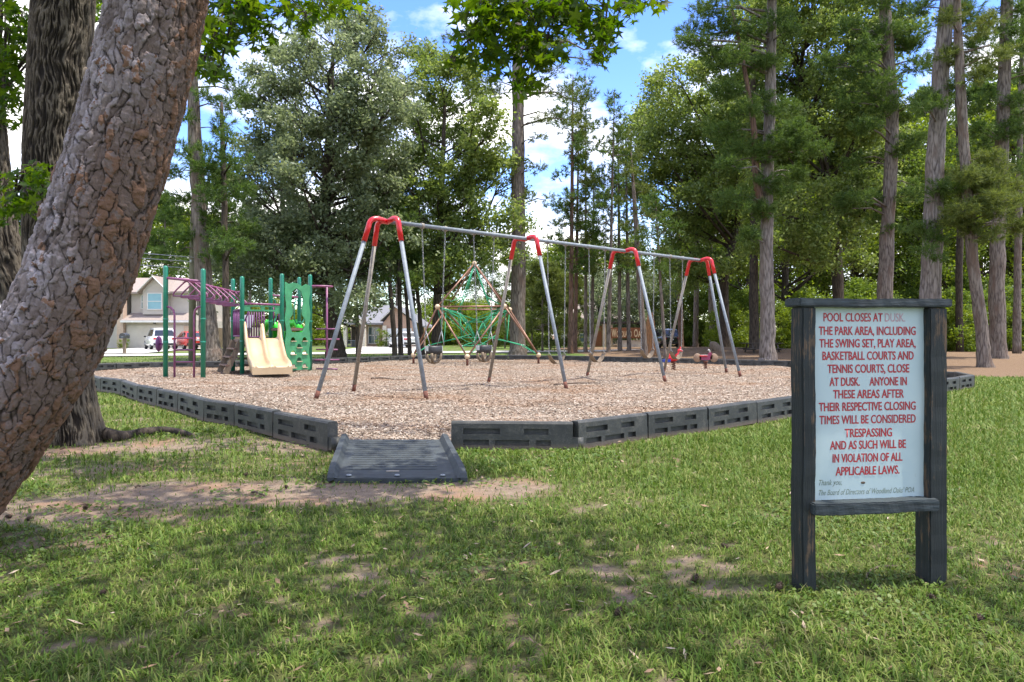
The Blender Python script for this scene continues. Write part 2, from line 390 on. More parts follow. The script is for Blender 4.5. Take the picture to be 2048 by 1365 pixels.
M['siding'] = pmat('beige_siding', (.47, .425, .37, 1), (.43, .385, .335, 1), rough=.7, scale=2, bump=.1)
M['trim_white'] = pmat('white_trim', (.72, .70, .66, 1), (.62, .6, .56, 1), rough=.6, scale=3, bump=.03)
M['garage_beige'] = pmat('beige_garage_door', (.52, .47, .40, 1), (.47, .42, .36, 1), rough=.6, scale=2, bump=.03)
M['garage_white'] = pmat('white_garage_door', (.76, .77, .77, 1), (.7, .71, .71, 1), rough=.6, scale=2, bump=.03)
M['roof_tan'] = pmat('tan_shingles', (.30, .245, .21, 1), (.23, .185, .16, 1), rough=.9, scale=6, stretch=(1, 1, 4), bump=.4, bscale=8)
M['roof_grey'] = pmat('grey_shingles', (.20, .20, .22, 1), (.145, .145, .16, 1), rough=.9, scale=6, stretch=(1, 1, 4), bump=.4, bscale=8)
def brickmat(name, a, b, mortar):
    m, t, p, out = newmat(name); g = nd(t, 'ShaderNodeNewGeometry'); sx = nd(t, 'ShaderNodeSeparateXYZ', {0: g.outputs['Position']})
    ad = nd(t, 'ShaderNodeMath', {0: sx.outputs[0], 1: sx.outputs[1]}, operation='ADD')
    v = nd(t, 'ShaderNodeCombineXYZ', {0: ad.outputs[0], 1: sx.outputs[2], 2: 0.0})
    br = nd(t, 'ShaderNodeTexBrick', {'Vector': v.outputs[0], 'Color1': a, 'Color2': b, 'Mortar': mortar, 'Scale': 4.0, 'Mortar Size': .02})
    t.links.new(mixc(t, nd(t, 'ShaderNodeMath', {0: noise(t, worldpos(t), 3), 1: .6}, operation='MULTIPLY').outputs[0], br.outputs[0], dk(a, 1.3)), p.inputs['Base Color'])
    p.inputs['Roughness'].default_value = .85; return m
M['brick'] = brickmat('tan_brick', (.46, .33, .24, 1), (.36, .24, .18, 1), (.52, .47, .41, 1))
M['brick_red'] = brickmat('red_brick', (.42, .26, .19, 1), (.33, .19, .14, 1), (.5, .43, .37, 1))
M['stone'] = pmat('pale_stone', (.70, .63, .53, 1), (.54, .48, .4, 1), rough=.85, scale=4, bump=.4)
M['glass'] = pmat('window_glass', (.10, .17, .19, 1), (.06, .10, .12, 1), rough=.06, scale=1.5, bump=0, spec=.9)
M['car_glass'] = pmat('dark_car_glass', (.02, .024, .028, 1), rough=.05, scale=2, bump=0, spec=.8)
M['blind'] = pmat('pale_window_blind', (.22, .42, .47, 1), (.18, .36, .42, 1), rough=.25, scale=1, bump=0)
def carpaint(name, c): return pmat(name, c, dk(c, .93), rough=.22, scale=1, bump=0, coat=.8)
M['car_white'] = carpaint('white_car_paint', (.74, .75, .76, 1)); M['car_red'] = carpaint('red_car_paint', (.48, .02, .018, 1)); M['car_black'] = carpaint('black_car_paint', (.012, .013, .016, 1))
M['tyre'] = pmat('tyre_rubber', (.02, .02, .02, 1), rough=.8, scale=20, bump=.2)
M['alloy'] = pmat('alloy_wheel', (.5, .5, .52, 1), rough=.3, scale=6, bump=0, metal=.8)
M['tail_red'] = pmat('tail_light_plastic', (.5, .02, .02, 1), rough=.15, scale=6, bump=0)
M['plate'] = pmat('number_plate', (.65, .68, .7, 1), rough=.4, scale=6, bump=0)
M['trim_black'] = pmat('black_car_trim', (.02, .02, .022, 1), rough=.5, scale=6, bump=0)
M['wood_old'] = pmat('old_wood', (.24, .185, .13, 1), (.14, .105, .075, 1), rough=.85, scale=4, stretch=(6, 6, 1), bump=.4)
M['wood_fence'] = pmat('fence_wood', (.32, .24, .15, 1), (.22, .16, .1, 1), rough=.85, scale=4, stretch=(8, 8, 1), bump=.3)
M['wood_orange'] = pmat('orange_brown_sign_wood', (.25, .095, .035, 1), (.17, .062, .024, 1), rough=.7, scale=4, stretch=(1, 1, 6), bump=.2)
M['letter_gold'] = pmat('pale_carved_letters', (.72, .58, .36, 1), (.62, .48, .28, 1), rough=.6, scale=9, bump=0)
M['beige_post'] = pmat('beige_stucco', (.47, .37, .25, 1), (.38, .29, .19, 1), rough=.85, scale=4, bump=.2)
M['dark_wood'] = pmat('dark_timber', (.055, .043, .032, 1), rough=.8, scale=6, bump=.3)
M['cone'] = pmat('pine_cone', (.085, .048, .028, 1), (.03, .018, .012, 1), rough=.85, scale=30, bump=.6)
M['stump'] = pmat('broken_orange_wood', (.40, .19, .07, 1), (.16, .08, .04, 1), rough=.9, scale=5, stretch=(6, 6, 1), bump=.6)
M['blue'] = pmat('blue_plastic', (.02, .05, .33, 1), rough=.4, scale=5, bump=.03)
M['pink'] = pmat('magenta_plastic', (.26, .03, .085, 1), rough=.45, scale=5, bump=.03)
M['white_pl'] = pmat('white_plastic', (.7, .69, .66, 1), rough=.45, scale=5, bump=.03)
M['brown_pl'] = pmat('tan_plastic_disc', (.28, .18, .11, 1), rough=.5, scale=5, bump=.05)
M['deck_brown'] = pmat('brown_coated_deck', (.16, .09, .07, 1), (.10, .06, .045, 1), rough=.6, scale=8, bump=.1)
M['pole_wood'] = pmat('green_grey_pole', (.20, .18, .12, 1), (.12, .125, .07, 1), rough=.9, scale=3, stretch=(5, 5, 1), bump=.5)
M['wire'] = pmat('grey_cable', (.35, .36, .38, 1), rough=.5, scale=6, bump=0)
M['twig'] = pmat('twig_and_shadow_line', (.10, .07, .05, 1), rough=.9, scale=30, bump=.3)  # also colours the tube that models the swing beam's shadow
M['mailbox'] = pmat('dark_mailbox', (.05, .052, .055, 1), rough=.4, scale=6, bump=.03)

# ------------------------------------------------------------------ the play bed outline (world x, y)
MZ = 0.10                                          # level of the wood chips
LEFT = [G(*p)[:2] for p in ((668, 905), (556, 875), (478, 853), (416, 842), (363, 824), (320, 814), (281, 803.6), (248, 791), (207, 783), (172, 774))]
LEFT += [(-11.05, 17.2), (-12.2, 18.1), (-13.15, 19.1), (-13.4, 20.3)]
BACK = [G(*p, MZ)[:2] for p in ((185, 741), (310, 736), (460, 734), (640, 728), (850, 719), (1080, 720), (1217, 723), (1330, 726), (1576, 733))]
RIGHT = [G(*p)[:2] for p in ((903, 900), (1150, 900), (1290, 878), (1410, 863), (1508, 847), (1592, 833.5))]
RCORN = G(1943, 777)[:2]
RAMP = [(-1.54, 5.83), (-0.37, 5.83), (-0.68, 7.32), (-1.78, 7.32)]
BED = LEFT + [(-13.2, 21.2)] + BACK[1:] + [(10.9, 17.2), RCORN] + RIGHT[::-1]

DIRT = [  # bare patches: x, y, rx, ry, strength (world)
    (-1.2, 5.45, 1.6, .42, 1.0), (-2.5, 5.35, 1.2, .35, .8), (-3.4, 4.9, .9, .40, 1.1), (-2.6, 4.65, .9, .16, .8), (-3.2, 4.1, .9, .3, .9), (-2.9, 6.4, 1.0, .35, .65), (-3.9, 6.2, .8, .5, .6), (-3.3, 7.7, 1.3, .7, .7), (-4.6, 7.6, 1.2, .7, .7), (-2.2, 7.4, .5, .6, .7),
    (-.35, 3.0, .45, .2, .55), (.05, 4.05, .5, .22, .5), (.9, 3.7, .6, .25, .45), (1.9, 3.5, .8, .35, .55), (1.55, 2.95, .5, .3, .55), (.75, 2.75, .45, .2, .5), (-.9, 3.6, .5, .18, .4), (-1.7, 2.9, .5, .22, .4), (2.3, 2.7, .5, .25, .45), (-.1, 5.6, .5, .35, .5)]
def grass_cover(x, y):
    """0 bare earth .. 1 full turf"""
    n = fbm(x * 1.1 + 5, y * 1.1, 4, 3); n2 = fbm(x * 4 + 9, y * 4, 3, 11); n3 = fbm(x * 13 + 2, y * 13, 2, 41)
    c = 0.95 - 0.0 * x
    c = c - np.clip((n - .54) * 1.6, 0, .22) - np.clip((n2 - .55) * 1.6, 0, .3) - np.clip((n3 - .52) * 2.4, 0, .45)
    for dx, dy, rx, ry, s in DIRT:
        d = np.sqrt(((x - dx) / rx) ** 2 + ((y - dy) / ry) ** 2) + (n2 - .5) * 1.3 + (n3 - .5) * 1.2
        c = c - s * (.56 if dy > 4.45 else .12) * np.clip(1.4 - d, 0, 1) * (.55 + .9 * n2)
    lushx = np.clip((x - .8) / 2.5, 0, 1) * np.clip((y - 3.6) / 1.5, 0, 1)
    c = c + lushx * .45
    # pine straw ground at the back right and worn earth just behind the bed
    strawn = fbm(x * .35, y * .35, 3, 21)
    st = np.clip((y - 19.5 - 3 * (strawn - .5)) / 1.5, 0, 1) * np.clip((x - 9 + 4 * (strawn - .5)) / 1.5, 0, 1)
    st = np.maximum(st, np.clip((y - 26.5) / 1.5, 0, 1) * np.clip((x - 3 + 4 * (strawn - .5)) / 2, 0, 1) * np.clip((70 - y) / 3, 0, 1))
    bk = np.clip(1 - np.abs(y - 28.5 - .12 * x - 3 * (strawn - .5)) / 2.2, 0, 1) * np.clip((-x - 2) / 2, 0, 1) * (n > .5)
    return np.clip(np.minimum(c, 1 - np.maximum(st, bk * .9)), 0, 1), st

# ground: one sheet to the horizon, fine near the camera
def ground_height(x, y):
    h = (fbm(x * .8, y * .8, 3, 31) - .5) * .05 * np.clip((y - 1) / 3, 0, 1)
    md = np.exp(-((x - 13) / 5.5) ** 2 - ((y - 46) / 6) ** 2) * .40 + np.exp(-((x - 21) / 6) ** 2 - ((y - 40) / 6) ** 2) * .35
    return h + md
def make_ground():
    gx = np.concatenate((np.sinh(np.linspace(-7.2, 0, 150)) * .7, np.sinh(np.linspace(0, 7.2, 150)) * .7))
    gx = np.concatenate(([-900, -600], np.arange(-340, -60, 20.), np.arange(-60, -22, 2.), np.arange(-22, -8, .35), np.arange(-8, 9, .09), np.arange(9, 26, .35), np.arange(26, 70, 2.), np.arange(70, 340, 20.), [600, 900]))
    gy = np.concatenate(([-300, -60, -12, -4, 0], np.arange(1.2, 9, .08), np.arange(9, 24, .25), np.arange(24, 60, .7), np.arange(60, 120, 4.), np.arange(120, 400, 30.), [700, 1500]))
    X, Y = np.meshgrid(gx, gy); nx, ny = len(gx), len(gy)
    Z = ground_height(X, Y)
    inside = inpoly(X, Y, BED); Z = np.where(inside, np.minimum(Z, -.0) - .0, Z)
    V = np.stack((X, Y, Z), -1).reshape(-1, 3)
    i = np.arange(nx - 1)[None, :] + np.arange(ny - 1)[:, None] * nx
    q = np.stack((i, i + 1, i + 1 + nx, i + nx), -1).reshape(-1, 4)
    m, t, p, out = newmat('lawn_and_earth')
    gcv = nd(t, 'ShaderNodeAttribute', attribute_name='cover').outputs['Fac']; stw = nd(t, 'ShaderNodeAttribute', attribute_name='straw').outputs['Fac']
    wp = worldpos(t); n1 = noise(t, wp, 1.3, 5); n2 = noise(t, wp, 14, 8, .75); n3 = noise(t, wp, 90, 5, .7)
    s = nd(t, 'ShaderNodeMath', {0: n2, 1: .5, 2: nd(t, 'ShaderNodeMath', {0: n3, 1: .5}, operation='MULTIPLY').outputs[0]}, operation='MULTIPLY_ADD').outputs[0]
    dirt = ramp(t, s, [(.36, (.12, .085, .058, 1)), (.5, (.22, .165, .12, 1)), (.66, (.32, .25, .19, 1))])
    dirt = mixc(t, ramp(t, n1, [(.5, (0, 0, 0)), (.66, (1, 1, 1))]), dirt, mixc(t, n2, (.20, .12, .075, 1), (.32, .20, .13, 1)))
    turf = ramp(t, s, [(.36, (.045, .05, .016, 1)), (.52, (.095, .105, .032, 1)), (.66, (.16, .15, .06, 1))])
    turf2 = ramp(t, s, [(.36, (.05, .075, .016, 1)), (.52, (.10, .145, .03, 1)), (.66, (.16, .20, .055, 1))])
    far = ramp(t, nd(t, 'ShaderNodeMath', {0: nd(t, 'ShaderNodeSeparateXYZ', {0: wp}).outputs[1], 1: .02}, operation='MULTIPLY').outputs[0], [(.2, (0, 0, 0)), (.5, (1, 1, 1))])
    turf = mixc(t, far, turf, turf2)
    straw = ramp(t, s, [(.36, (.09, .056, .033, 1)), (.5, (.165, .108, .065, 1)), (.66, (.25, .17, .105, 1))])
    cc = nd(t, 'ShaderNodeMath', {0: nd(t, 'ShaderNodeMath', {0: s, 1: .5}, operation='SUBTRACT').outputs[0], 1: 1.2, 2: gcv}, operation='MULTIPLY_ADD').outputs[0]
    c = mixc(t, ramp(t, cc, [(.25, (0, 0, 0)), (.6, (1, 1, 1))]), dirt, turf)
    sc_ = nd(t, 'ShaderNodeMath', {0: nd(t, 'ShaderNodeMath', {0: s, 1: .5}, operation='SUBTRACT').outputs[0], 1: 1.2, 2: stw}, operation='MULTIPLY_ADD').outputs[0]
    c = mixc(t, ramp(t, sc_, [(.35, (0, 0, 0)), (.65, (1, 1, 1))]), c, straw)
    t.links.new(c, p.inputs['Base Color']); p.inputs['Roughness'].default_value = .95; p.inputs['Specular IOR Level'].default_value = .15
    b = nd(t, 'ShaderNodeBump', {'Strength': .9, 'Distance': .03, 'Height': s}); t.links.new(b.outputs[0], p.inputs['Normal'])
    me = mk_mesh('ground', V, q, np.full(len(q), 4), smooth=True, mats=[m])
    cov, st = grass_cover(V[:, 0].astype(float), V[:, 1].astype(float))
    for nm, dat in (('cover', cov), ('straw', st)):
        at = me.attributes.new(nm, 'FLOAT', 'POINT'); at.data.foreach_set('value', dat.astype(np.float32))
    tag(add_obj('ground', me), 'lawn, bare earth and pine straw of the park ground', kind='structure')
make_ground()

HOLLOWS = [(-1.53, 13.83), (-.58, 14.70), (1.03, 16.15), (2.08, 17.08), (3.54, 18.35), (4.50, 19.17), (-6.1, 18.2)]
def mulch_h(x, y):
    h = (fbm(x * .7, y * .7, 3, 5) - .5) * .09 + (fbm(x * 2.3, y * 2.3, 2, 15) - .5) * .035
    for a, b in HOLLOWS: h = h - .06 * np.exp(-((x - a) ** 2 + (y - b) ** 2) / .30) + .03 * np.exp(-(np.hypot(x - a, y - b) - .95) ** 2 / .05)
    return h
def make_mulch():
    bm = bmesh.new(); vs = [bm.verts.new((x, y, 0)) for x, y in BED]; bm.faces.new(vs)
    for ax, lo, hi in ((0, -13.5, 11), (1, 6, 33)):
        k = lo
        while k < hi:
            no = (1, 0, 0) if ax == 0 else (0, 1, 0); co = (k, 0, 0) if ax == 0 else (0, k, 0)
            bmesh.ops.bisect_plane(bm, geom=bm.verts[:] + bm.edges[:] + bm.faces[:], plane_co=co, plane_no=no)
            k += .3
    for v in bm.verts: v.co.z = MZ
    me = bpy.data.meshes.new('wood_chip_bed'); bm.to_mesh(me); bm.free()
    n = len(me.vertices); co = np.zeros(n * 3, np.float32); me.vertices.foreach_get('co', co); co = co.reshape(-1, 3)
    co[:, 2] += mulch_h(co[:, 0], co[:, 1]); me.vertices.foreach_set('co', co.ravel())
    me.polygons.foreach_set('use_smooth', np.ones(len(me.polygons), bool))
    m, t, p, out = newmat('wood_chips'); wp = worldpos(t)
    vo = nd(t, 'ShaderNodeTexVoronoi', {'Vector': worldpos(t, (1.0, .8, 1)), 'Scale': 48.0, 'Randomness': 1.0})
    sep = nd(t, 'ShaderNodeSeparateColor', {0: vo.outputs['Color']})
    c = ramp(t, sep.outputs[0], [(.0, (.115, .08, .056, 1)), (.3, (.205, .148, .108, 1)), (.65, (.285, .222, .165, 1)), (1., (.36, .31, .25, 1))])
    n1 = noise(t, worldpos(t, (.6, 1, 1)), .55, 5, .65); n2 = noise(t, wp, 40, 5, .7)
    needles = mixc(t, n2, (.16, .07, .03, 1), (.33, .18, .09, 1))
    c = mixc(t, nd(t, 'ShaderNodeMath', {0: ramp(t, n1, [(.48, (0, 0, 0)), (.62, (1, 1, 1))]), 1: .5}, operation='MULTIPLY').outputs[0], c, needles)
    c = mixc(t, ramp(t, n2, [(.32, (1, 1, 1)), (.44, (0, 0, 0))]), c, (.07, .05, .04, 1))
    t.links.new(c, p.inputs['Base Color']); p.inputs['Roughness'].default_value = .95; p.inputs['Specular IOR Level'].default_value = .15
    hh = nd(t, 'ShaderNodeMath', {0: vo.outputs['Distance'], 1: n2}, operation='ADD')
    b = nd(t, 'ShaderNodeBump', {'Strength': .8, 'Distance': .03, 'Height': hh.outputs[0]}); t.links.new(b.outputs[0], p.inputs['Normal'])
    me.materials.append(m)
    o = add_obj('wood_chip_bed', me); tag(o, 'bed of tan wood chips under the play equipment', kind='structure')
make_mulch()

def make_chips():
    """loose chips lying on the bed"""
    P = []
    for y0, y1, dens in ((6.5, 9, 2200), (9, 12, 1300), (12, 16, 620), (16, 22, 300), (22, 33, 170)):
        n = int((y1 - y0) * 26 * dens); x = RNG.uniform(-13, 13, n); y = RNG.uniform(y0, y1, n)
        k = (np.abs(x) < .76 * y + 1.6) & inpoly(x, y, BED); P.append(np.stack((x[k], y[k]), -1))
    P = np.concatenate(P); n = len(P)
    z = MZ + mulch_h(P[:, 0], P[:, 1]) + RNG.uniform(.004, .02, n)
    far = np.clip(P[:, 1] / 9, 1, 3) ** .25; L = RNG.uniform(.008, .026, n) * far; w = RNG.uniform(.0035, .009, n) * far
    a = RNG.uniform(0, 2 * math.pi, n); tl = RNG.normal(0, .2, n); t2 = RNG.normal(0, .22, n)
    u = np.stack((np.cos(a) * np.cos(tl), np.sin(a) * np.cos(tl), np.sin(tl)), -1) * L[:, None]
    v = np.stack((-np.sin(a) * np.cos(t2), np.cos(a) * np.cos(t2), np.sin(t2)), -1) * w[:, None]
    c = np.stack((P[:, 0], P[:, 1], z), -1)
    V = np.stack((c - u - v * .7, c + u - v, c + u * .9 + v, c - u + v), 1)
    m, t, p, out = newmat('loose_wood_chip'); g = nd(t, 'ShaderNodeNewGeometry')
    col = ramp(t, g.outputs['Random Per Island'], [(0, (.10, .07, .05, 1)), (.2, (.25, .182, .138, 1)), (.55, (.35, .285, .22, 1)), (.85, (.45, .395, .325, 1)), (1, (.55, .505, .44, 1))])
    col = mixc(t, nd(t, 'ShaderNodeMath', {0: noise(t, worldpos(t), 120, 3), 1: .4}, operation='MULTIPLY').outputs[0], col, (.25, .16, .11, 1))
    col = mixc(t, nd(t, 'ShaderNodeMath', {0: ramp(t, noise(t, worldpos(t, (.6, 1, 1)), .55, 5, .65), [(.50, (0, 0, 0)), (.62, (1, 1, 1))]), 1: .4}, operation='MULTIPLY').outputs[0], col, mixc(t, g.outputs['Random Per Island'], (.14, .07, .035, 1), (.36, .22, .12, 1)))
    t.links.new(col, p.inputs['Base Color']); p.inputs['Roughness'].default_value = .9; p.inputs['Specular IOR Level'].default_value = .2
    me = mk_mesh('wood_chips', V, np.arange(n * 4), np.full(n, 4), mats=[m])
    tag(add_obj('loose_wood_chips', me), 'loose pale wood chips scattered over the play bed', kind='stuff')
make_chips()

def make_grass():
    zones = [(2.2, 3.3, 8200), (3.3, 4.6, 6000), (4.6, 6.5, 4000), (6.5, 9, 2500), (9, 13, 1200), (13, 19, 520), (19, 27, 220)]
    X, Y = [], []
    for y0, y1, d in zones:
        w = .76 * y1 + 2.0; n = int((y1 - y0) * 2 * w * d)
        x = RNG.uniform(-w, w, n); y = RNG.uniform(y0, y1, n)
        k = (np.abs(x) < .76 * y + 1.9); X.append(x[k]); Y.append(y[k])
    # thin far strip of turf behind the bed on the left
    n = 26000; X.append(RNG.uniform(-24, 3, n)); Y.append(RNG.uniform(24, 42, n))
    x = np.concatenate(X); y = np.concatenate(Y)
    cov, st = grass_cover(x, y); bed = [(px, py) for px, py in BED]
    k = (RNG.random(len(x)) < np.maximum(cov ** 1.3, .05)) & ~inpoly(x, y, bed) & ~inpoly(x, y, RAMP) & (st < .4)
    x, y, cov = x[k], y[k], cov[k]
    # gather blades into tufts: each point keeps company with a centre
    tu = RNG.random(len(x)) < .5; gx = .05 * np.clip(y / 5, 1, 3)
    cxr = np.floor(x / gx); cyr = np.floor(y / gx)
    hsh = (np.abs(np.sin(cxr * 12.9898 + cyr * 78.233) * 43758.5453) % 1); hs2 = (np.abs(np.sin(cxr * 39.346 + cyr * 11.135) * 24634.6345) % 1)
    tx = (cxr + .15 + .7 * hsh) * gx; ty = (cyr + .15 + .7 * hs2) * gx
    dx, dy = x - tx, y - ty
    x = np.where(tu, tx + dx * .35, x); y = np.where(tu, ty + dy * .35, y)
    n = len(x); sc = np.clip(y / 4.5, .8, 4) ** .75
    L = RNG.uniform(.026, .074, n) * (.65 + .55 * hsh) * (.6 + .5 * cov) * np.clip(sc, 1, 1.6); wd_ = RNG.uniform(.0019, .0042, n) * sc
    L *= (.72 + .6 * fbm(x * .9, y * .9, 2, 77))
    pv = [np.hypot(x - (a[0] + (b[0] - a[0]) * t), y - (a[1] + (b[1] - a[1]) * t)) for a, b in list(zip(LEFT, LEFT[1:])) + list(zip(RIGHT, RIGHT[1:])) for t in (.1, .3, .5, .7, .9)]
    L *= np.clip(np.min(pv, 0) / .35, .35, 1)
    a = np.where(tu, np.arctan2(dy, dx) + RNG.normal(0, .7, n), RNG.uniform(-math.pi, math.pi, n)); lean = np.clip(RNG.normal(.98, .36, n), .1, 1.5)
    z0 = ground_height(x, y) - .004
    d = np.stack((np.cos(a), np.sin(a), 0 * a), -1); s = np.stack((-np.sin(a), np.cos(a), 0 * a), -1) * wd_[:, None]
    up = np.array([0, 0, 1.0]); b = np.stack((x, y, z0), -1)
    m1 = b + (d * np.sin(lean * .6)[:, None] + up * np.cos(lean * .6)[:, None]) * (L * .55)[:, None]
    tip = m1 + (d * np.sin(np.minimum(lean * 1.35, 1.75))[:, None] + up * np.cos(np.minimum(lean * 1.35, 1.75))[:, None]) * (L * .5)[:, None]
    V = np.stack((b - s * .8, b + s * .8, m1 + s, m1 - s, tip), 1).reshape(-1, 3)
    o5 = np.arange(n)[:, None] * 5
    lo = np.concatenate((o5 + np.array([[0, 1, 2, 3]]), o5 + np.array([[3, 2, 4]])), 1).ravel()
    m, t, p, out = newmat('grass_blade'); g = nd(t, 'ShaderNodeNewGeometry'); wp = worldpos(t)
    pn = noise(t, wp, 1.1, 4); r = g.outputs['Random Per Island']
    f = nd(t, 'ShaderNodeMath', {0: pn, 1: .5, 2: nd(t, 'ShaderNodeMath', {0: r, 1: .62}, operation='MULTIPLY').outputs[0]}, operation='MULTIPLY_ADD').outputs[0]
    c = ramp(t, f, [(.18, (.050, .098, .010, 1)), (.42, (.090, .158, .018, 1)), (.64, (.138, .205, .030, 1)), (.82, (.22, .25, .06, 1)), (.95, (.34, .29, .15, 1))])
    t.links.new(c, p.inputs['Base Color']); p.inputs['Roughness'].default_value = .55; p.inputs['Specular IOR Level'].default_value = .22
    tr = nd(t, 'ShaderNodeBsdfTranslucent', {0: c}); ms = nd(t, 'ShaderNodeMixShader', {0: .3, 1: p.outputs[0], 2: tr.outputs[0]}); t.links.new(ms.outputs[0], out.inputs[0])
    me = mk_mesh('grass_blades', V, lo, np.tile([4, 3], n), mats=[m])
    tag(add_obj('lawn_grass', me), 'short green lawn grass growing in tufts', kind='stuff')
    print('blades', n)
make_grass()

def make_litter():
    """dry leaves and needles lying in the turf"""
    n = 1500; y = RNG.uniform(2.3, 9, n); x = RNG.uniform(-1, 1, n) * (.76 * y + .2)
    k = ~inpoly(x, y, BED) & ~inpoly(x, y, RAMP) & ((x < 1.5) | (RNG.random(n) < .5)); x, y = x[k], y[k]; n = len(x)
    L = RNG.uniform(.008, .034, n); w = L * RNG.uniform(.08, .4, n); a = RNG.uniform(0, 6.28, n); tl = RNG.normal(0, .3, n)
    z = ground_height(x, y) + RNG.uniform(.008, .035, n)
    u = np.stack((np.cos(a), np.sin(a), np.sin(tl)), -1) * L[:, None]; v = np.stack((-np.sin(a), np.cos(a), RNG.normal(0, .3, n)), -1) * w[:, None]
    c = np.stack((x, y, z), -1); V = np.stack((c - u, c - v, c + u, c + v), 1)
    m, t, p, out = newmat('dry_leaf'); g = nd(t, 'ShaderNodeNewGeometry')
    t.links.new(mixc(t, noise(t, worldpos(t), 60), ramp(t, g.outputs['Random Per Island'], [(0, (.08, .05, .03, 1)), (.4, (.24, .15, .09, 1)), (.75, (.40, .30, .2, 1)), (1, (.55, .48, .4, 1))]), (.2, .12, .07, 1)), p.inputs['Base Color'])
    p.inputs['Roughness'].default_value = .85
    tag(add_obj('leaf_litter', mk_mesh('leaf_litter', V, np.arange(n * 4), np.full(n, 4), mats=[m])), 'dry brown leaf litter in the turf', kind='stuff')
make_litter()

def make_weeds():
    """low round leaved weeds and spilled chips creeping through the turf"""
    n = 60000; y = RNG.uniform(2.3, 9.5, n); x = RNG.uniform(-1, 1, n) * (.76 * y + .2)
    w_ = fbm(x * 1.3 + 30, y * 1.3, 3, 61) + np.exp(-((x - .1) / .9) ** 2 - ((y - 6.7) / .7) ** 2) * .25 + np.exp(-((x - 1.9) / .8) ** 2 - ((y - 3.1) / .5) ** 2) * .12
    k = ~inpoly(x, y, BED) & ~inpoly(x, y, RAMP) & (RNG.random(n) < np.clip((w_ - .58) * 6, 0, 1)); x, y = x[k], y[k]; n = len(x)
    L = RNG.uniform(.006, .014, n) * np.clip(y / 4, .9, 1.8); a = RNG.uniform(0, 6.28, n); z = ground_height(x, y) + RNG.uniform(.008, .03, n)
    u = np.stack((np.cos(a), np.sin(a), RNG.normal(0, .35, n)), -1) * L[:, None]; v = np.stack((-np.sin(a), np.cos(a), RNG.normal(0, .35, n)), -1) * (L * .75)[:, None]
    c = np.stack((x, y, z), -1); V = np.stack((c - u, c - v * .9 - u * .3, c - v * .8 + u * .5, c + u, c + v * .8 + u * .5, c + v * .9 - u * .3), 1)
    m = leafmat('weed_leaf', [(0.1, (.045, .085, .012, 1)), (.5, (.085, .145, .02, 1)), (.9, (.16, .21, .045, 1))], rough=.5, trans=.3, spec=.3, gscale=2)
    tag(add_obj('ground_weeds', mk_mesh('ground_weeds', V, np.arange(n * 6), np.full(n, 6), mats=[m])), 'low round leaved weeds creeping through the lawn', kind='stuff')
make_weeds()
def make_needle_litter():
    n = 16000; y = RNG.uniform(6.8, 24, n) ; x = RNG.uniform(-1, 1, n) * (.76 * y); w_ = fbm(x * .9 + 4, y * .9, 3, 71)
    k = inpoly(x, y, BED) & (RNG.random(n) < np.clip((w_ - .50) * 6, 0.03, 1)); x, y = x[k], y[k]; n = len(x)
    L = RNG.uniform(.05, .11, n); a = RNG.uniform(0, 6.28, n); z = MZ + mulch_h(x, y) + RNG.uniform(.02, .035, n); w = .0022 * np.clip(y / 6, 1, 3)
    u = np.stack((np.cos(a), np.sin(a), RNG.normal(0, .08, n)), -1) * L[:, None]; v = np.stack((-np.sin(a), np.cos(a), 0 * a), -1) * w[:, None]; c = np.stack((x, y, z), -1)
    V = np.stack((c - u, c + v * .6 + np.array([0, 0, .006]), c + u, c - v + np.array([0, 0, .006])), 1)
    m, t, p, out = newmat('dry_pine_needle'); g = nd(t, 'ShaderNodeNewGeometry'); t.links.new(mixc(t, noise(t, worldpos(t), 30), ramp(t, g.outputs['Random Per Island'], [(0, (.12, .05, .02, 1)), (1, (.38, .20, .09, 1))]), (.25, .13, .06, 1)), p.inputs['Base Color']); p.inputs['Roughness'].default_value = .8
    tag(add_obj('needle_litter', mk_mesh('needle_litter', V, np.arange(n * 4), np.full(n, 4), mats=[m])), 'orange dry pine needles strewn on the wood chips', kind='stuff')
make_needle_litter()

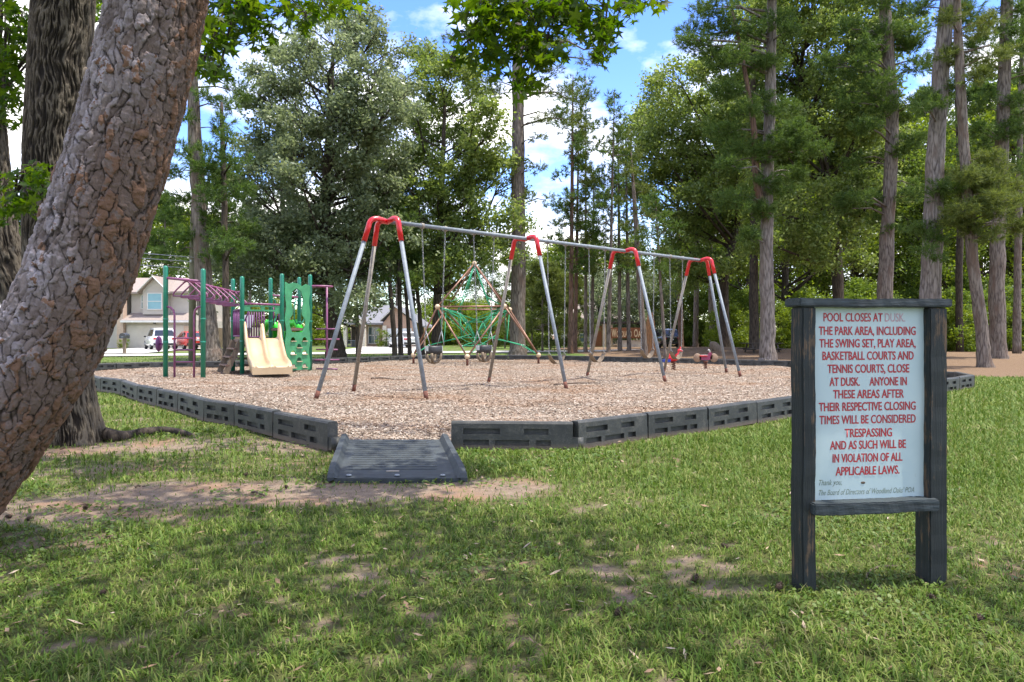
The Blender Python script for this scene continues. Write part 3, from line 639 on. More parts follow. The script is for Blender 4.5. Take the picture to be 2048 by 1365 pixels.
# ------------------------------------------------------------------ border blocks
def block_mesh():
    L, H, T = 1.0, .305, .115; mb = MB(); h = T / 2
    xs = [0, .035, .13, .25, .37, .43, .56, .63, .70, .76, .84, .91, .965, 1.0]; zs = [0, .055, .115, .165, .175, .225, .285, .305]
    pk = [(.10, .40, .175, .235), (.60, .80, .175, .235), (.10, .31, .055, .115), (.36, .64, .055, .115), (.70, .82, .055, .115)]
    X = sorted({0, .02, .98, 1.0} | {v for q in pk for v in q[:2]}); Z = sorted({0, .285, .305} | {v for q in pk for v in q[2:]})
    inp = lambda x, z: any(a < x < b and c < z < d for a, b, c, d in pk)
    dep = .042
    def yy(x, z, s): return s * (h - (.012 if z > .30 else 0))
    for s in (-1, 1):
        for i in range(len(X) - 1):
            for j in range(len(Z) - 1):
                x0, x1, z0, z1 = X[i], X[i + 1], Z[j], Z[j + 1]; p_ = inp((x0 + x1) / 2, (z0 + z1) / 2)
                dd = s * dep if p_ else 0
                q = [(x0, yy(x0, z0, s) - dd, z0), (x1, yy(x1, z0, s) - dd, z0), (x1, yy(x1, z1, s) - dd, z1), (x0, yy(x0, z1, s) - dd, z1)]
                mb.quad(*(q if s < 0 else q[::-1]))
        for a, b, c, d in pk:
            y0, y1 = s * h, s * (h - dep)
            mb.quad((a, y0, c), (b, y0, c), (b, y1, c), (a, y1, c)); mb.quad((a, y0, d), (b, y0, d), (b, y1, d), (a, y1, d))
            mb.quad((a, y0, c), (a, y0, d), (a, y1, d), (a, y1, c)); mb.quad((b, y0, c), (b, y0, d), (b, y1, d), (b, y1, c))
    ht = h - .012
    mb.quad((0, -ht, H), (1, -ht, H), (1, ht, H), (0, ht, H))
    for x in (0, 1):
        mb.add([(x, -h, 0), (x, h, 0), (x, h, .285), (x, ht, H), (x, -ht, H), (x, -h, .285)], [(0, 1, 2, 3, 4, 5)])
    # half height knuckle that laps the next block
    mb.box(.985, 1.045, -.048, .048, .012, .145, .0); mb.lathe((1.045, 0, .012), [(.048, 0), (.048, .133)], 12)
    return mk_mesh('border_block', mb.v, [i for f in mb.f for i in f], [len(f) for f in mb.f], smooth=mb.sm, mats=[M['black_plastic']])
BLOCK = block_mesh()
ORD = ['first', 'second', 'third', 'fourth', 'fifth', 'sixth', 'seventh', 'eighth', 'ninth', 'tenth', 'eleventh', 'twelfth', 'thirteenth']
def block(p, q, label, group, sink=0.0):
    o = link(bpy.data.objects.new('border_block', BLOCK)); d = Vector((q[0] - p[0], q[1] - p[1])); L = d.length
    o.location = (p[0], p[1], -sink); o.rotation_euler = (random.uniform(-.035, .035), random.uniform(-.012, .012), math.atan2(d.y, d.x)); o.scale = ((L - .03), 1, 1)
    return tag(o, label, 'border block', group)
# corner cap at the two blocks beside the ramp is modelled by a rounded end post
gl = 'black plastic border blocks running left from the ramp'
for i in range(len(LEFT) - 1):
    if i < 9: lb = 'black plastic border block, ' + ORD[i] + ' one left of the ramp' if i else 'black plastic border block touching the left side of the ramp'
    else: lb = 'black border block behind the leaning pine trunk at the bed\'s left corner'
    block(LEFT[i + 1], LEFT[i], lb, gl)
gr = 'black plastic border blocks running right from the ramp'
names_r = ['black border block facing the lawn just right of the ramp', 'second black border block right of the ramp, its top tilting up', 'third black border block right of the ramp', 'fourth black border block right of the ramp', 'black border block whose right end disappears behind the sign']
for i in range(len(RIGHT) - 1): block(RIGHT[i], RIGHT[i + 1], names_r[i], gr)
def walk(poly, label, group, step=1.22):
    P = [Vector(p) for p in poly]; pts = [P[0]]; i = 0; cur = P[0].copy(); rem = step
    for a, b in zip(P, P[1:]):
        d = b - a; L = d.length; pos = 0
        while L - pos >= rem: pos += rem; pts.append(a + d * pos / L); rem = step
        rem -= L - pos
    pts.append(P[-1])
    for a, b in zip(pts, pts[1:]):
        if (b - a).length > .3: block(a, b, label, group, 0.0)
walk([RIGHT[-1], RCORN], 'black border block of the bed edge hidden behind the notice board', 'black plastic border blocks behind the sign')
block(RCORN, (10.9, 17.2), 'black border block at the bed\'s right corner on the sunlit lawn beside the sign', 'black plastic border blocks behind the sign')
walk([(10.9, 17.2), BACK[-1]], 'black border block on the bed edge behind the sign\'s right post', 'black plastic border blocks behind the sign')
walk(BACK[::-1], 'low black border block in the far edge of the wood chip bed', 'black border blocks along the far edge of the bed')

# ------------------------------------------------------------------ ramp
r = thing('rubber_ramp', 'dark grey ribbed rubber access ramp between the border blocks', 'ramp', (-1.1, 6.5, 0))
A, B, C_, D = RAMP
def rp(u, v, dz=0.0):
    """u across, v up the slope"""
    x = (A[0] * (1 - u) + B[0] * u) * (1 - v) + (D[0] * (1 - u) + C_[0] * u) * v
    y = (A[1] * (1 - u) + B[1] * u) * (1 - v) + (D[1] * (1 - u) + C_[1] * u) * v
    sag = -.012 * math.sin(math.pi * u) * (1 - v)
    return (x, y, .025 + .10 * v ** .85 + dz + sag * 0)
mb = MB(); N = 140; us = [.075 + .85 * i / 16 for i in range(17)]
vs = []; v = 0.0
for i in range(N + 1): vs.append(i / N)
rows = []
for j, vv in enumerate(vs):
    row = []
    for u in us:
        g = 0
        if .16 < vv < .93 and .18 < u < .80: g = -.016 if (j % 8) in (0, 1, 2) else .0
        mbv = rp(u, vv, g - (.02 * (1 - vv / .08) if vv < .08 else 0) + .006 * math.sin(u * 17) * (vv < .04)); row.append(mbv)
    rows.append(row)
b0 = mb.add([p for rw in rows for p in rw], []); nu = len(us)
for j in range(N):
    for i in range(nu - 1): mb.face((b0 + j * nu + i, b0 + j * nu + i + 1, b0 + (j + 1) * nu + i + 1, b0 + (j + 1) * nu + i))
mb.quad(*[Vector(rp(u, v)) * 1.0 - Vector((0, 0, dz)) for u, v, dz in ((.05, 0, .0), (.95, 0, .0), (.95, 0, .05), (.05, 0, .05))])
mb.build('ribbed_plate', M['rubber'], r)
for s, (u0, u1) in enumerate(((0.0, .075), (.925, 1.0))):
    mb = MB(); sec = []
    inner, outer = (u1, u0) if s == 0 else (u0, u1)
    for vv in (0, .03, .12, .9, 1.0):
        hh = {0: .005, .03: .03, .12: .052, .9: .06, 1.0: .06}[vv]
        sec.append([rp(inner, vv, -.002), rp(inner * .6 + outer * .4, vv, hh), rp(outer, vv, hh * .95), (*rp(outer, vv)[:2], -.01)])
    b0 = mb.add([p for q in sec for p in q], [])
    for k in range(len(sec) - 1):
        for i in range(3):
            f = (b0 + k * 4 + i, b0 + k * 4 + i + 1, b0 + (k + 1) * 4 + i + 1, b0 + (k + 1) * 4 + i); mb.face(f if s else f[::-1])
    mb.face((b0, b0 + 1, b0 + 2, b0 + 3)); e_ = b0 + (len(sec) - 1) * 4; mb.face((e_, e_ + 1, e_ + 2, e_ + 3))
    mb.build('side_rail', M['rubber'], r)
for u in (.15, .5, .83):
    mb = MB(); c = rp(u, .055, -.002); mb.lathe(c, [(.024, 0), (.024, .005), (.016, .010), (.003, .011)], 14); mb.build('bolt', M['galv'], r)
mb = MB(); c = Vector(rp(.47, .135, .003)); mb.obox(c, (.055, .004, 0), (-.003, .018, .0015), (0, 0, .002)); mb.build('maker_plate', M['galv_tan'], r)

# ------------------------------------------------------------------ notice board
SY = math.atan2(.092, .651)
sg = thing('notice_board', 'pale notice board with red lettering framed by weathered dark timber posts', 'sign', (1.368, 3.297, 0), SY)
def wood_bar(x0, x1, y0, y1, z0, z1, ax, seed, amp=.0016, n=40):
    """timber with slightly chewed edges"""
    bm = bmesh.new(); bmesh.ops.create_cube(bm, size=1)
    for v_ in bm.verts: v_.co = (x0 + (v_.co.x + .5) * (x1 - x0), y0 + (v_.co.y + .5) * (y1 - y0), z0 + (v_.co.z + .5) * (z1 - z0))
    no = [(1, 0, 0), (0, 1, 0), (0, 0, 1)][ax]; lo, hi = [(x0, x1), (y0, y1), (z0, z1)][ax]
    bmesh.ops.bevel(bm, geom=bm.edges[:], offset=.006, segments=2, affect='EDGES')
    for i in range(1, n):
        co = [0, 0, 0]; co[ax] = lo + (hi - lo) * i / n
        bmesh.ops.bisect_plane(bm, geom=bm.verts[:] + bm.edges[:] + bm.faces[:], plane_co=co, plane_no=no)
    rr = random.Random(seed); ph = [rr.uniform(0, 6) for _ in range(6)]
    for v_ in bm.verts:
        t = v_.co[ax]
        for k in range(3):
            if k != ax: v_.co[k] += amp * (math.sin(t * 9 + ph[k]) + .6 * math.sin(t * 23 + ph[k + 1]) + .5 * math.sin(t * 71 + ph[k + 2] + v_.co[(k + 1) % 3] * 60))
    me = bpy.data.meshes.new('timber'); bm.to_mesh(me); bm.free(); me.materials.append(M['sign_wood'] if ax == 2 else M['sign_wood_h']); return me
add_obj('post', wood_bar(0, .070, 0, .105, -.03, 1.352, 2, 1), sg, False)
add_obj('post', wood_bar(.662, .758, 0, .105, -.03, 1.352, 2, 2), sg, False)
add_obj('cap_rail', wood_bar(-.022, .772, -.018, .122, 1.353, 1.392, 0, 3, .002), sg, False)
add_obj('bottom_rail', wood_bar(.040, .688, -.036, .060, .372, .428, 0, 4, .002), sg, False)
mb = MB(); mb.box(.066, .664, .040, .052, .428, 1.353); bd = mb.build('board', M['board'], sg, False)
mb = MB(); mb.ball((.338, .0395, .505), .009, 8, (1.4, .15, .7)); mb.build('smudge', M['twig'], bd, False)
def text_mesh(s, shear=0.0, bold=0.0, ext=.0):
    cu = bpy.data.curves.new('t', 'FONT'); cu.body = s; cu.size = 1.0; cu.shear = shear; cu.offset = bold; cu.extrude = ext; cu.resolution_u = 3; cu.align_x = 'LEFT'
    o = link(bpy.data.objects.new('t', cu)); dg = bpy.context.evaluated_depsgraph_get(); dg.update()
    me = bpy.data.meshes.new_from_object(o.evaluated_get(dg)); bpy.data.objects.remove(o); bpy.data.curves.remove(cu)
    n = len(me.vertices); co = np.zeros(n * 3, np.float32); me.vertices.foreach_get('co', co); co = co.reshape(-1, 3)
    nl = np.zeros(len(me.loops), np.int32); me.loops.foreach_get('vertex_index', nl)
    sz = np.zeros(len(me.polygons), np.int32); me.polygons.foreach_get('loop_total', sz)
    bpy.data.meshes.remove(me); return co, nl, sz
CAP = None
def place_text(s, x0, x1, zbase, cap, y, shear=0.0, bold=.012, part=None):
    """lettering fitted between x0 and x1, standing on zbase, caps of height cap; part keeps the first/last words"""
    global CAP
    if CAP is None: c, _, _ = text_mesh('H'); CAP = c[:, 1].max()
    co, nl, sz = text_mesh(s, shear, bold)
    lo, hi = co[:, 0].min(), co[:, 0].max()
    V = np.stack((x0 + (co[:, 0] - lo) / (hi - lo) * (x1 - x0), np.full(len(co), y), zbase + co[:, 1] / CAP * cap), -1)
    return V, nl, sz
def join_text(parts):
    V, L_, S = [], [], []; b = 0
    for v_, l_, s_ in parts: V.append(v_); L_.append(l_ + b); S.append(s_); b += len(v_)
    return np.concatenate(V), np.concatenate(L_), np.concatenate(S)
def bx(px): return .108 + (px - 1638) / 193 * .508
def bz(py): return 1.22 + (670 - py) / 416.0
TXT = [('THE PARK AREA, INCLUDING', 1638, 1831, 662), ('THE SWING SET, PLAY AREA,', 1639, 1831, 687), ('BASKETBALL COURTS AND', 1645, 1827, 712), ('TENNIS COURTS, CLOSE', 1655, 1818, 738),
       ('AT DUSK.     ANYONE IN', 1659, 1813, 764), ('THESE AREAS AFTER', 1666, 1807, 789), ('THEIR RESPECTIVE CLOSING', 1638, 1831, 814), ('TI', 1639, 1651, 840), ('MES WILL BE CONSIDERED', 1653.5, 1831, 840), ('TRESPASSING', 1689, 1783, 867),
       ('AND AS SUCH WILL BE', 1660, 1811, 891), ('IN VIOLATION OF ALL', 1665, 1804, 917), ('APPLICABLE LAWS.', 1671, 1798, 943)]
TY = .0385
pr = [place_text(s, bx(a_), bx(b_), bz(y_ + 8.2), .0395, TY, bold=(.004 if s[:3] != 'MES' else 0.0)) for s, a_, b_, y_ in TXT]
pr.append(place_text('POOL CLOSES AT', bx(1647), bx(1764), bz(635 + 8.2), .0395, TY, bold=.002))
for v_, l_, s_ in pr:
    v_, l_, s_ = join_text([(v_ + np.array([dx, -dx * .12, dz]), l_, s_) for dx, dz in ((-.0011, 0), (.0011, 0), (.0003, .0008), (.0007, -.0008))])
    add_obj('red_lettering', mk_mesh('red_lettering', v_, l_, s_, mats=[M['ink_red']]), bd, False)
v_, l_, s_ = join_text([place_text('DUSK.', bx(1769), bx(1810), bz(635 + 8.2), .0395, TY, bold=.006)])
o = add_obj('faded_lettering', mk_mesh('faded_lettering', v_, l_, s_, mats=[M['ink_faded']]), bd, False); o['label'] = 'faded pink word on the top line'
for v_, l_, s_ in (place_text('Thank you,', bx(1638), bx(1683), bz(970), .026, TY, .35, .0), place_text("The Board of Directors of Woodland Oaks' POA", bx(1638), bx(1828), bz(990), .026, TY, .35, .0)): add_obj('signature', mk_mesh('signature', v_, l_, s_, mats=[M['ink_dark']]), bd, False)
# a dead twig and the red earth under the board
mb = MB(); mb.tube(smooth_path([G(1795, 1138), G(1755, 1140), G(1733, 1155), G(1741, 1168), G(1765, 1182)], 4), [.009 - .0003 * i for i in range(17)], 6)
o = mb.build('dead_root', M['twig'], loc=G(1755, 1150)); o.location.z += .012; tag(o, 'curled bare root lying under the notice board', 'root')

# ------------------------------------------------------------------ swing set
P0, P1 = Vector((-2.33, 13.1, 0)), Vector((.29, 15.5, 0)); U = (P1 - P0); BAY = U.length; U.normalize(); Q = Vector((U.y, -U.x, 0)); ZB = 3.34
P2, P3 = Vector((2.84, 17.75, 0)), Vector((5.35, 19.9, 0))
sw = thing('swing_set', 'long grey arch swing frame with red bent shoulders on its legs', 'swing frame', (1.5, 16.5, MZ))
mb = MB(); mb.tube([P0 + Vector((0, 0, ZB)), P3 + Vector((0, 0, ZB))], .040, 14); mb.build('top_beam', M['galv'], sw)
def arch_leg(top, dirv, spread, foot=None):
    """red shoulder that bends from the beam into a straight leg; returns shoulder path and leg ends"""
    d = Vector(dirv); f = foot or (Vector(top) + d * spread); f = Vector((f.x, f.y, MZ - .02))
    sh = Vector((top.x, top.y, ZB + .03)) + d * .34; lg = (f - sh).normalized()
    elbow_out = sh + lg * .26; end = sh + lg * .46
    path = [Vector((top.x, top.y, ZB - .01)), Vector((top.x, top.y, ZB)) + d * .10 + Vector((0, 0, .012)), sh - d * .13 + Vector((0, 0, .002))]
    ctrl = sh + d * .03
    for k in range(7):
        t = k / 6; a_, b_ = sh - d * .13, sh + lg * .16
        path.append(a_ * (1 - t) ** 2 + ctrl * 2 * t * (1 - t) + b_ * t * t)
    path.append(end); return path, end, f
def frame(P, extra=None):
    for s_ in (1, -1):
        path, end, f = arch_leg(P, Q * s_, 1.25); mb = MB(); mb.tube(path, .050, 12); mb.build('red_shoulder', M['red'], sw)
        lg = (f - end).normalized(); mb = MB(); mb.tube([end - lg * .05, f], .039, 12); lo_ = mb.build('leg', M['galv'] if s_ > 0 else M['galv_tan'], sw)
        mb = MB(); mb.tube([f - lg * .16, f + lg * .005], .0405, 12); mb.build('rusty_foot', M['rust'], lo_)
    if extra:
        path, end, f = arch_leg(P, Vector(extra), 1.42); mb = MB(); mb.tube(path, .050, 12); mb.build('red_shoulder', M['red'], sw)
        lg = (f - end).normalized(); mb = MB(); mb.tube([end - lg * .05, f], .039, 12); lo_ = mb.build('leg', M['galv'], sw)
        mb = MB(); mb.tube([f - lg * .16, f + lg * .005], .0405, 12); mb.build('rusty_foot', M['rust'], lo_)
frame(P0, (-U * .97 - Q * .1)); frame(P1); frame(P2); frame(P3, U)
def hanger_clamp(p):
    mb = MB(); d = U
    mb.tube([p - d * .035, p + d * .035], .056, 12); mb.box(p.x - .012, p.x + .012, p.y - .012, p.y + .012, p.z - .10, p.z - .04); mb.build('hanger', M['galv_tan'], sw)
def chain_mb(mb, a, b, lk=.052):
    a, b = Vector(a), Vector(b); d = b - a; n = max(2, int(d.length / lk)); dn = d.normalized(); s0 = dn.orthogonal().normalized(); s1 = dn.cross(s0)
    for i in range(n):
        c = a + d * ((i + .5) / n); sd = (s0 if i % 2 else s1); P = []
        for k in range(8):
            t = 2 * math.pi * k / 8; P.append(c + dn * math.cos(t) * lk * .62 + sd * math.sin(t) * .0135)
        mb.tube(P, .0052, 4, closed=True)
def swing_pts(P, R_, t): return P + (R_ - P) * t
def bucket_swing(c, label):
    s_ = thing('bucket_swing', label, 'swing', (c.x, c.y, .72), 0, 'bucket swings in the first bay')
    tops = [c + U * k for k in (-.28, .28)]
    for k, tp in zip((-1, 1), tops):
        top = Vector((tp.x, tp.y, ZB - .10)); hanger_clamp(Vector((tp.x, tp.y, ZB)))
        e_ = Vector((c.x, c.y, 1.30)) + U * k * .19
        mb = MB(); chain_mb(mb, top, e_); mb.build('chain', M['chain'], s_)
        mb = MB()
        for j in (-1, 1): mb.tube([e_, Vector((c.x, c.y, .99)) + U * k * .165 + Q * j * .12], .008, 6)
        mb.build('hanger_strap', M['chain'], s_)
    # seat shell: open bucket with leg holes
    mb = MB(); n = 20; rings = [(.145, 1.00), (.165, .97), (.16, .90), (.15, .84)]
    def ring(r_, z_, th): return [Vector((c.x, c.y, z_)) + U * math.cos(2 * math.pi * k / n) * (r_ + th) * 1.1 + Q * math.sin(2 * math.pi * k / n) * (r_ + th) * .85 for k in range(n)]
    outer = [ring(r_, z_, 0) for r_, z_ in rings]; inner = [ring(r_ - .02, z_, 0) for r_, z_ in rings[::-1]]
    allr = outer + inner; b0 = mb.add([p for q in allr for p in q], [])
    for i in range(len(allr)):
        j = (i + 1) % len(allr)
        for k in range(n): mb.face((b0 + i * n + k, b0 + i * n + (k + 1) % n, b0 + j * n + (k + 1) % n, b0 + j * n + k), True)
    mb.build('seat_band', M['seat_black'], s_)
    mb = MB()
    for ang in range(0, 360, 90):
        a_ = math.radians(ang + 45); o1 = U * math.cos(a_) * .155 + Q * math.sin(a_) * .12
        mb.tube([Vector((c.x, c.y, .86)) + o1, Vector((c.x, c.y, .76)) + o1 * .95, Vector((c.x, c.y, .69)) + o1 * .55, Vector((c.x, c.y, .675))], [.03, .032, .035, .03], 8)
    mb.ball((c.x, c.y, .68), .085, 12, (1, 1, .45)); mb.build('crotch_sling', M['seat_tan'], s_)
    mb = MB()
    for k in (-1, 1): mb.obox(Vector((c.x, c.y, .95)) + U * k * .175, U * .008, Q * .05, (0, 0, .05))
    mb.build('side_plate', M['clamp'], s_)
def belt_swing(c, label, zs=.56, sway=0.0):
    s_ = thing('belt_swing', label, 'swing', (c.x, c.y, zs), 0, 'belt swings in the two far bays')
    for k in (-1, 1):
        tp = c + U * k * .30; hanger_clamp(Vector((tp.x, tp.y, ZB)))
        mb = MB(); chain_mb(mb, Vector((tp.x, tp.y, ZB - .10)), Vector((c.x, c.y, zs + .23)) + U * k * .25, .06); mb.build('chain', M['chain'], s_)
        mb = MB(); e_ = Vector((c.x, c.y, zs + .20)) + U * k * .25; mb.tube([e_ + Q * .06, e_ + Vector((0, 0, .06)), e_ - Q * .06], .006, 6); mb.build('triangle_ring', M['chain'], s_)
    mb = MB(); sec = []
    for i in range(15):
        t = -1 + 2 * i / 14; x = .25 * (t * .92 + .08 * t ** 3); z = zs + .20 * abs(t) ** 2.1; wv = .075 if abs(t) < .85 else .055
        o1 = Vector((c.x, c.y, z)) + U * x; sec.append([o1 - Q * wv, o1 + Q * wv, o1 + Q * wv - Vector((0, 0, .014)), o1 - Q * wv - Vector((0, 0, .014))])
    b0 = mb.add([p for q in sec for p in q], [])
    for i in range(14):
        for k in range(4): mb.face((b0 + i * 4 + k, b0 + i * 4 + (k + 1) % 4, b0 + (i + 1) * 4 + (k + 1) % 4, b0 + (i + 1) * 4 + k), False)
    mb.face((b0, b0 + 1, b0 + 2, b0 + 3)); mb.face([b0 + 56 + k for k in range(4)]); mb.build('belt_seat', M['seat_tan'], s_)
bucket_swing(swing_pts(P0, P1, .30), 'black bucket swing nearest the first red arch of the frame')
bucket_swing(swing_pts(P0, P1, .665), 'black bucket swing beside the second red arch, in front of the rope climber')
belt_swing(swing_pts(P1, P2, .29), 'tan belt swing just right of the second red arch')
belt_swing(swing_pts(P1, P2, .70), 'tan belt swing just left of the third red arch')
belt_swing(swing_pts(P2, P3, .28), 'tan belt swing hanging just right of the third red arch', .62)
belt_swing(swing_pts(P2, P3, .66), 'tan belt swing hanging in front of the red spring rider', .56)

# ------------------------------------------------------------------ climbing and slide structure
PP = {'p1': (-9.13, 18.45, 2.93), 'p2': (-8.03, 18.2, 2.83), 'p3': (-8.45, 21.2, 2.81), 'p4': (-7.75, 20.1, 2.79), 'p5': (-7.5, 21.75, 2.88), 'p6': (-6.77, 20.6, 2.91), 'p7': (-6.9, 22.7, 2.98), 'p8': (-6.2, 21.5, 2.96)}
ps = thing('play_structure', 'green post play structure with monkey bars and climbing wall panel', 'playground climber', (-7.6, 20.4, MZ))
def V3(k, z=0.0): return Vector((PP[k][0], PP[k][1], MZ + z))
for k, (x, y, h) in PP.items():
    mb = MB(); mb.lathe((x, y, MZ - .05), [(.062, 0), (.062, h), (.056, h + .03), (.035, h + .055), (.005, h + .062)], 14); mb.build('post', M['green_post'], ps)
    for z in (.9, 1.5):
        mb = MB(); mb.lathe((x, y, MZ + z), [(.062, 0), (.067, .005), (.067, .05), (.062, .055)], 14); mb.build('collar', M['green_post'], ps)
# end ladder between p1 and p2
a_, b_ = V3('p1'), V3('p2'); d_ = (b_ - a_); w_ = d_.length; d_.normalize()
mb = MB(); mb.tube([a_ + Vector((0, 0, 2.62)), b_ + Vector((0, 0, 2.50))], .035, 10); mb.build('end_bar', M['purple'], ps)
for s_, o_ in ((1, a_), (-1, b_)):
    dd = d_ * s_; mb = MB()
    mb.tube([o_ + Vector((0, 0, 1.86)) + dd * .05, o_ + dd * .15 + Vector((0, 0, 1.84)), o_ + dd * .24 + Vector((0, 0, 1.76)), o_ + dd * .27 + Vector((0, 0, 1.62)), o_ + dd * .27 + Vector((0, 0, -.03))], .028, 10); mb.build('ladder_upright', M['purple'], ps)
for z in (1.03, .72, .41):
    mb = MB(); mb.tube([a_ + d_ * .27 + Vector((0, 0, z)), b_ - d_ * .27 + Vector((0, 0, z))], .02, 8); mb.build('rung', M['purple'], ps)
# monkey bars: a centre beam with hanging loops
m0 = (V3('p1') + V3('p2')) / 2 + Vector((0, 0, 2.55)); m1 = (V3('p3') + V3('p4')) / 2 + Vector((0, 0, 2.36)); md = (m1 - m0).normalized(); ms_ = Vector((md.y, -md.x, 0)).normalized()
mb = MB(); mb.tube([m0, m1], .036, 10); mb.build('overhead_beam', M['purple'], ps)
mb = MB(); mb.tube([V3('p3', 2.36), V3('p4', 2.36)], .035, 10); mb.build('end_bar', M['purple'], ps)
for i in range(8):
    c = m0 + (m1 - m0) * (.04 + .90 * i / 7); P = [c + ms_ * s_ * 0 for s_ in (0,)]
    pts = [c, c + ms_ * .14 - Vector((0, 0, .10)), c + ms_ * .36 - Vector((0, 0, .29)), c + ms_ * .39 - Vector((0, 0, .36)), c + ms_ * .33 - Vector((0, 0, .40)), c - ms_ * .33 - Vector((0, 0, .40)), c - ms_ * .39 - Vector((0, 0, .36)), c - ms_ * .36 - Vector((0, 0, .29)), c - ms_ * .14 - Vector((0, 0, .10))]
    mb = MB(); mb.tube(smooth_path(pts + [c], 3), .021, 7); mb.build('trapeze_loop', M['purple'], ps)
# decks
mb = MB(); DZ = MZ + 1.0
for ks in (('p4', 'p6', 'p5', 'p3'), ('p6', 'p8', 'p7', 'p5')):
    mb.prism([PP[k][:2] for k in ks], DZ - .09, DZ, lambda u, v, d: (u, v, d))
    break
mb.build('deck', M['deck_brown'], ps)
mb = MB(); mb.prism([PP[k][:2] for k in ('p6', 'p8', 'p7', 'p5')], DZ + .25, DZ + .33, lambda u, v, d: (u, v, d)); mb.build('deck', M['deck_brown'], ps)
# slide: bar and fascia above the entrance
a_, b_ = V3('p4'), V3('p6'); d_ = (b_ - a_).normalized()
mb = MB(); mb.tube([a_ + Vector((0, 0, 2.02)), b_ + Vector((0, 0, 2.0))], .03, 10); mb.build('entrance_bar', M['purple'], ps)
mb = MB()
for t0, t1, z0, z1 in ((.05, .2, 1.80, 1.97), (.2, .46, 1.93, 1.97), (.2, .46, 1.80, 1.85), (.46, .56, 1.80, 1.97), (.56, .82, 1.93, 1.97), (.56, .82, 1.80, 1.85), (.82, .96, 1.74, 1.97)):
    L_ = (b_ - a_).length; c = a_ + d_ * L_ * (t0 + t1) / 2 + Vector((0, 0, (z0 + z1) / 2)); mb.obox(c, d_ * L_ * (t1 - t0) / 2, Vector((d_.y, -d_.x, 0)) * .012, (0, 0, (z1 - z0) / 2))
mb.build('fascia_panel', M['green_panel'], ps)
# double slide
lat = d_.copy(); out_ = Vector((d_.y, -d_.x, 0)); T0 = (a_ + b_) / 2
prof = [(-.02, 1.02), (.15, 1.0), (.35, .90), (.6, .72), (.85, .54), (1.05, .42), (1.25, .35), (1.55, .31), (1.95, .28), (2.0, .25)]
prof = [tuple(q) for q in smooth_path(prof, 3)]
def wall_h(s): return .30 * max(0, 1 - s / .35) ** .8 + .17 - .05 * min(1, max(0, (s - 1.3) / .7))
hw = .50
def sl(l, s, z): return T0 + lat * l + out_ * s + Vector((0, 0, z))
sec = []
for s_, z in prof:
    hgt = wall_h(s_); hgt *= 1 if s_ < 1.8 else max(.25, 1 - (s_ - 1.8) / .25)
    row = []; bt = -.05 if s_ < 1.3 else -.05 - .13 * min(1, (s_ - 1.3) / .4)
    row += [(-hw - .01, z + bt), (-hw - .01, z + hgt - .03), (-hw + .02, z + hgt), (-hw + .06, z + hgt - .03), (-hw + .08, z + .05), (-hw + .14, z)]
    row += [(-.11, z), (-.06, z + .04), (-.045, z + hgt * .9 - .03), (-.0, z + hgt * .9), (.045, z + hgt * .9 - .03), (.06, z + .04), (.11, z)]
    row += [(hw - .14, z), (hw - .08, z + .05), (hw - .06, z + hgt - .03), (hw - .02, z + hgt), (hw + .01, z + hgt - .03), (hw + .01, z + bt), (0.0, z + bt)]
    sec.append([sl(l, s_, zz) for l, zz in row])
mb = MB(); n_ = len(sec[0]); b0 = mb.add([p for q in sec for p in q], [])
for i in range(len(sec) - 1):
    for k in range(n_): mb.face((b0 + i * n_ + k, b0 + i * n_ + (k + 1) % n_, b0 + (i + 1) * n_ + (k + 1) % n_, b0 + (i + 1) * n_ + k), k in (2, 3, 4, 5, 6, 9, 10, 13, 14, 15) or True)
mb.face([b0 + k for k in range(n_)]); e_ = b0 + (len(sec) - 1) * n_; mb.face([e_ + k for k in range(n_)][::-1])
sd_ = mb.build('double_slide', M['tan_slide'], ps); sd_['label'] = 'tan plastic double slide'
# climbing wall panel between p6 and p8 with holes
def plate(outline, holes, thick, fn, name, m, parent):
    cu = bpy.data.curves.new('pl', 'CURVE'); cu.dimensions = '2D'; cu.fill_mode = 'BOTH'; cu.extrude = thick / 2
    for poly in [outline] + holes:
        sp = cu.splines.new('POLY'); sp.points.add(len(poly) - 1); sp.use_cyclic_u = True
        for p_, q_ in zip(sp.points, poly): p_.co = (q_[0], q_[1], 0, 1)
    o = link(bpy.data.objects.new('pl', cu)); dg = bpy.context.evaluated_depsgraph_get(); dg.update()
    me = bpy.data.meshes.new_from_object(o.evaluated_get(dg)); bpy.data.objects.remove(o); bpy.data.curves.remove(cu)
    for v_ in me.vertices: v_.co = fn(v_.co.x, v_.co.y, v_.co.z)
    me.materials.clear(); me.materials.append(m); me.update()
    return add_obj(name, me, parent)
a_, b_ = V3('p6'), V3('p8'); L_ = (b_ - a_).length; d_ = (b_ - a_).normalized(); nn = Vector((d_.y, -d_.x, 0)); a2 = a_ + nn * .05
fn = lambda u, v, d: a2 + d_ * (.08 + u * (L_ - .15)) + Vector((0, 0, v)) + nn * d
ou = [(0, .06), (1, .06)] + [(1 + .03 * math.sin(k * 1.3), .06 + 2.48 * k / 16) for k in range(1, 16)] + [(1.0, 2.62), (.85, 2.66), (.68, 2.58), (.5, 2.66), (.32, 2.68), (.15, 2.62), (0, 2.68)] + [(-.03 * math.sin(k * 1.3), 2.5 - 2.4 * k / 16) for k in range(1, 16)]
keyhole = [(.26, 1.20), (.70, 1.20), (.82, 1.42), (.80, 1.58), (.68, 1.72), (.66, 1.86), (.72, 2.05), (.72, 2.25), (.62, 2.44), (.44, 2.52), (.28, 2.42), (.24, 2.2), (.25, 2.0), (.30, 1.86), (.28, 1.72), (.17, 1.60), (.16, 1.42)]
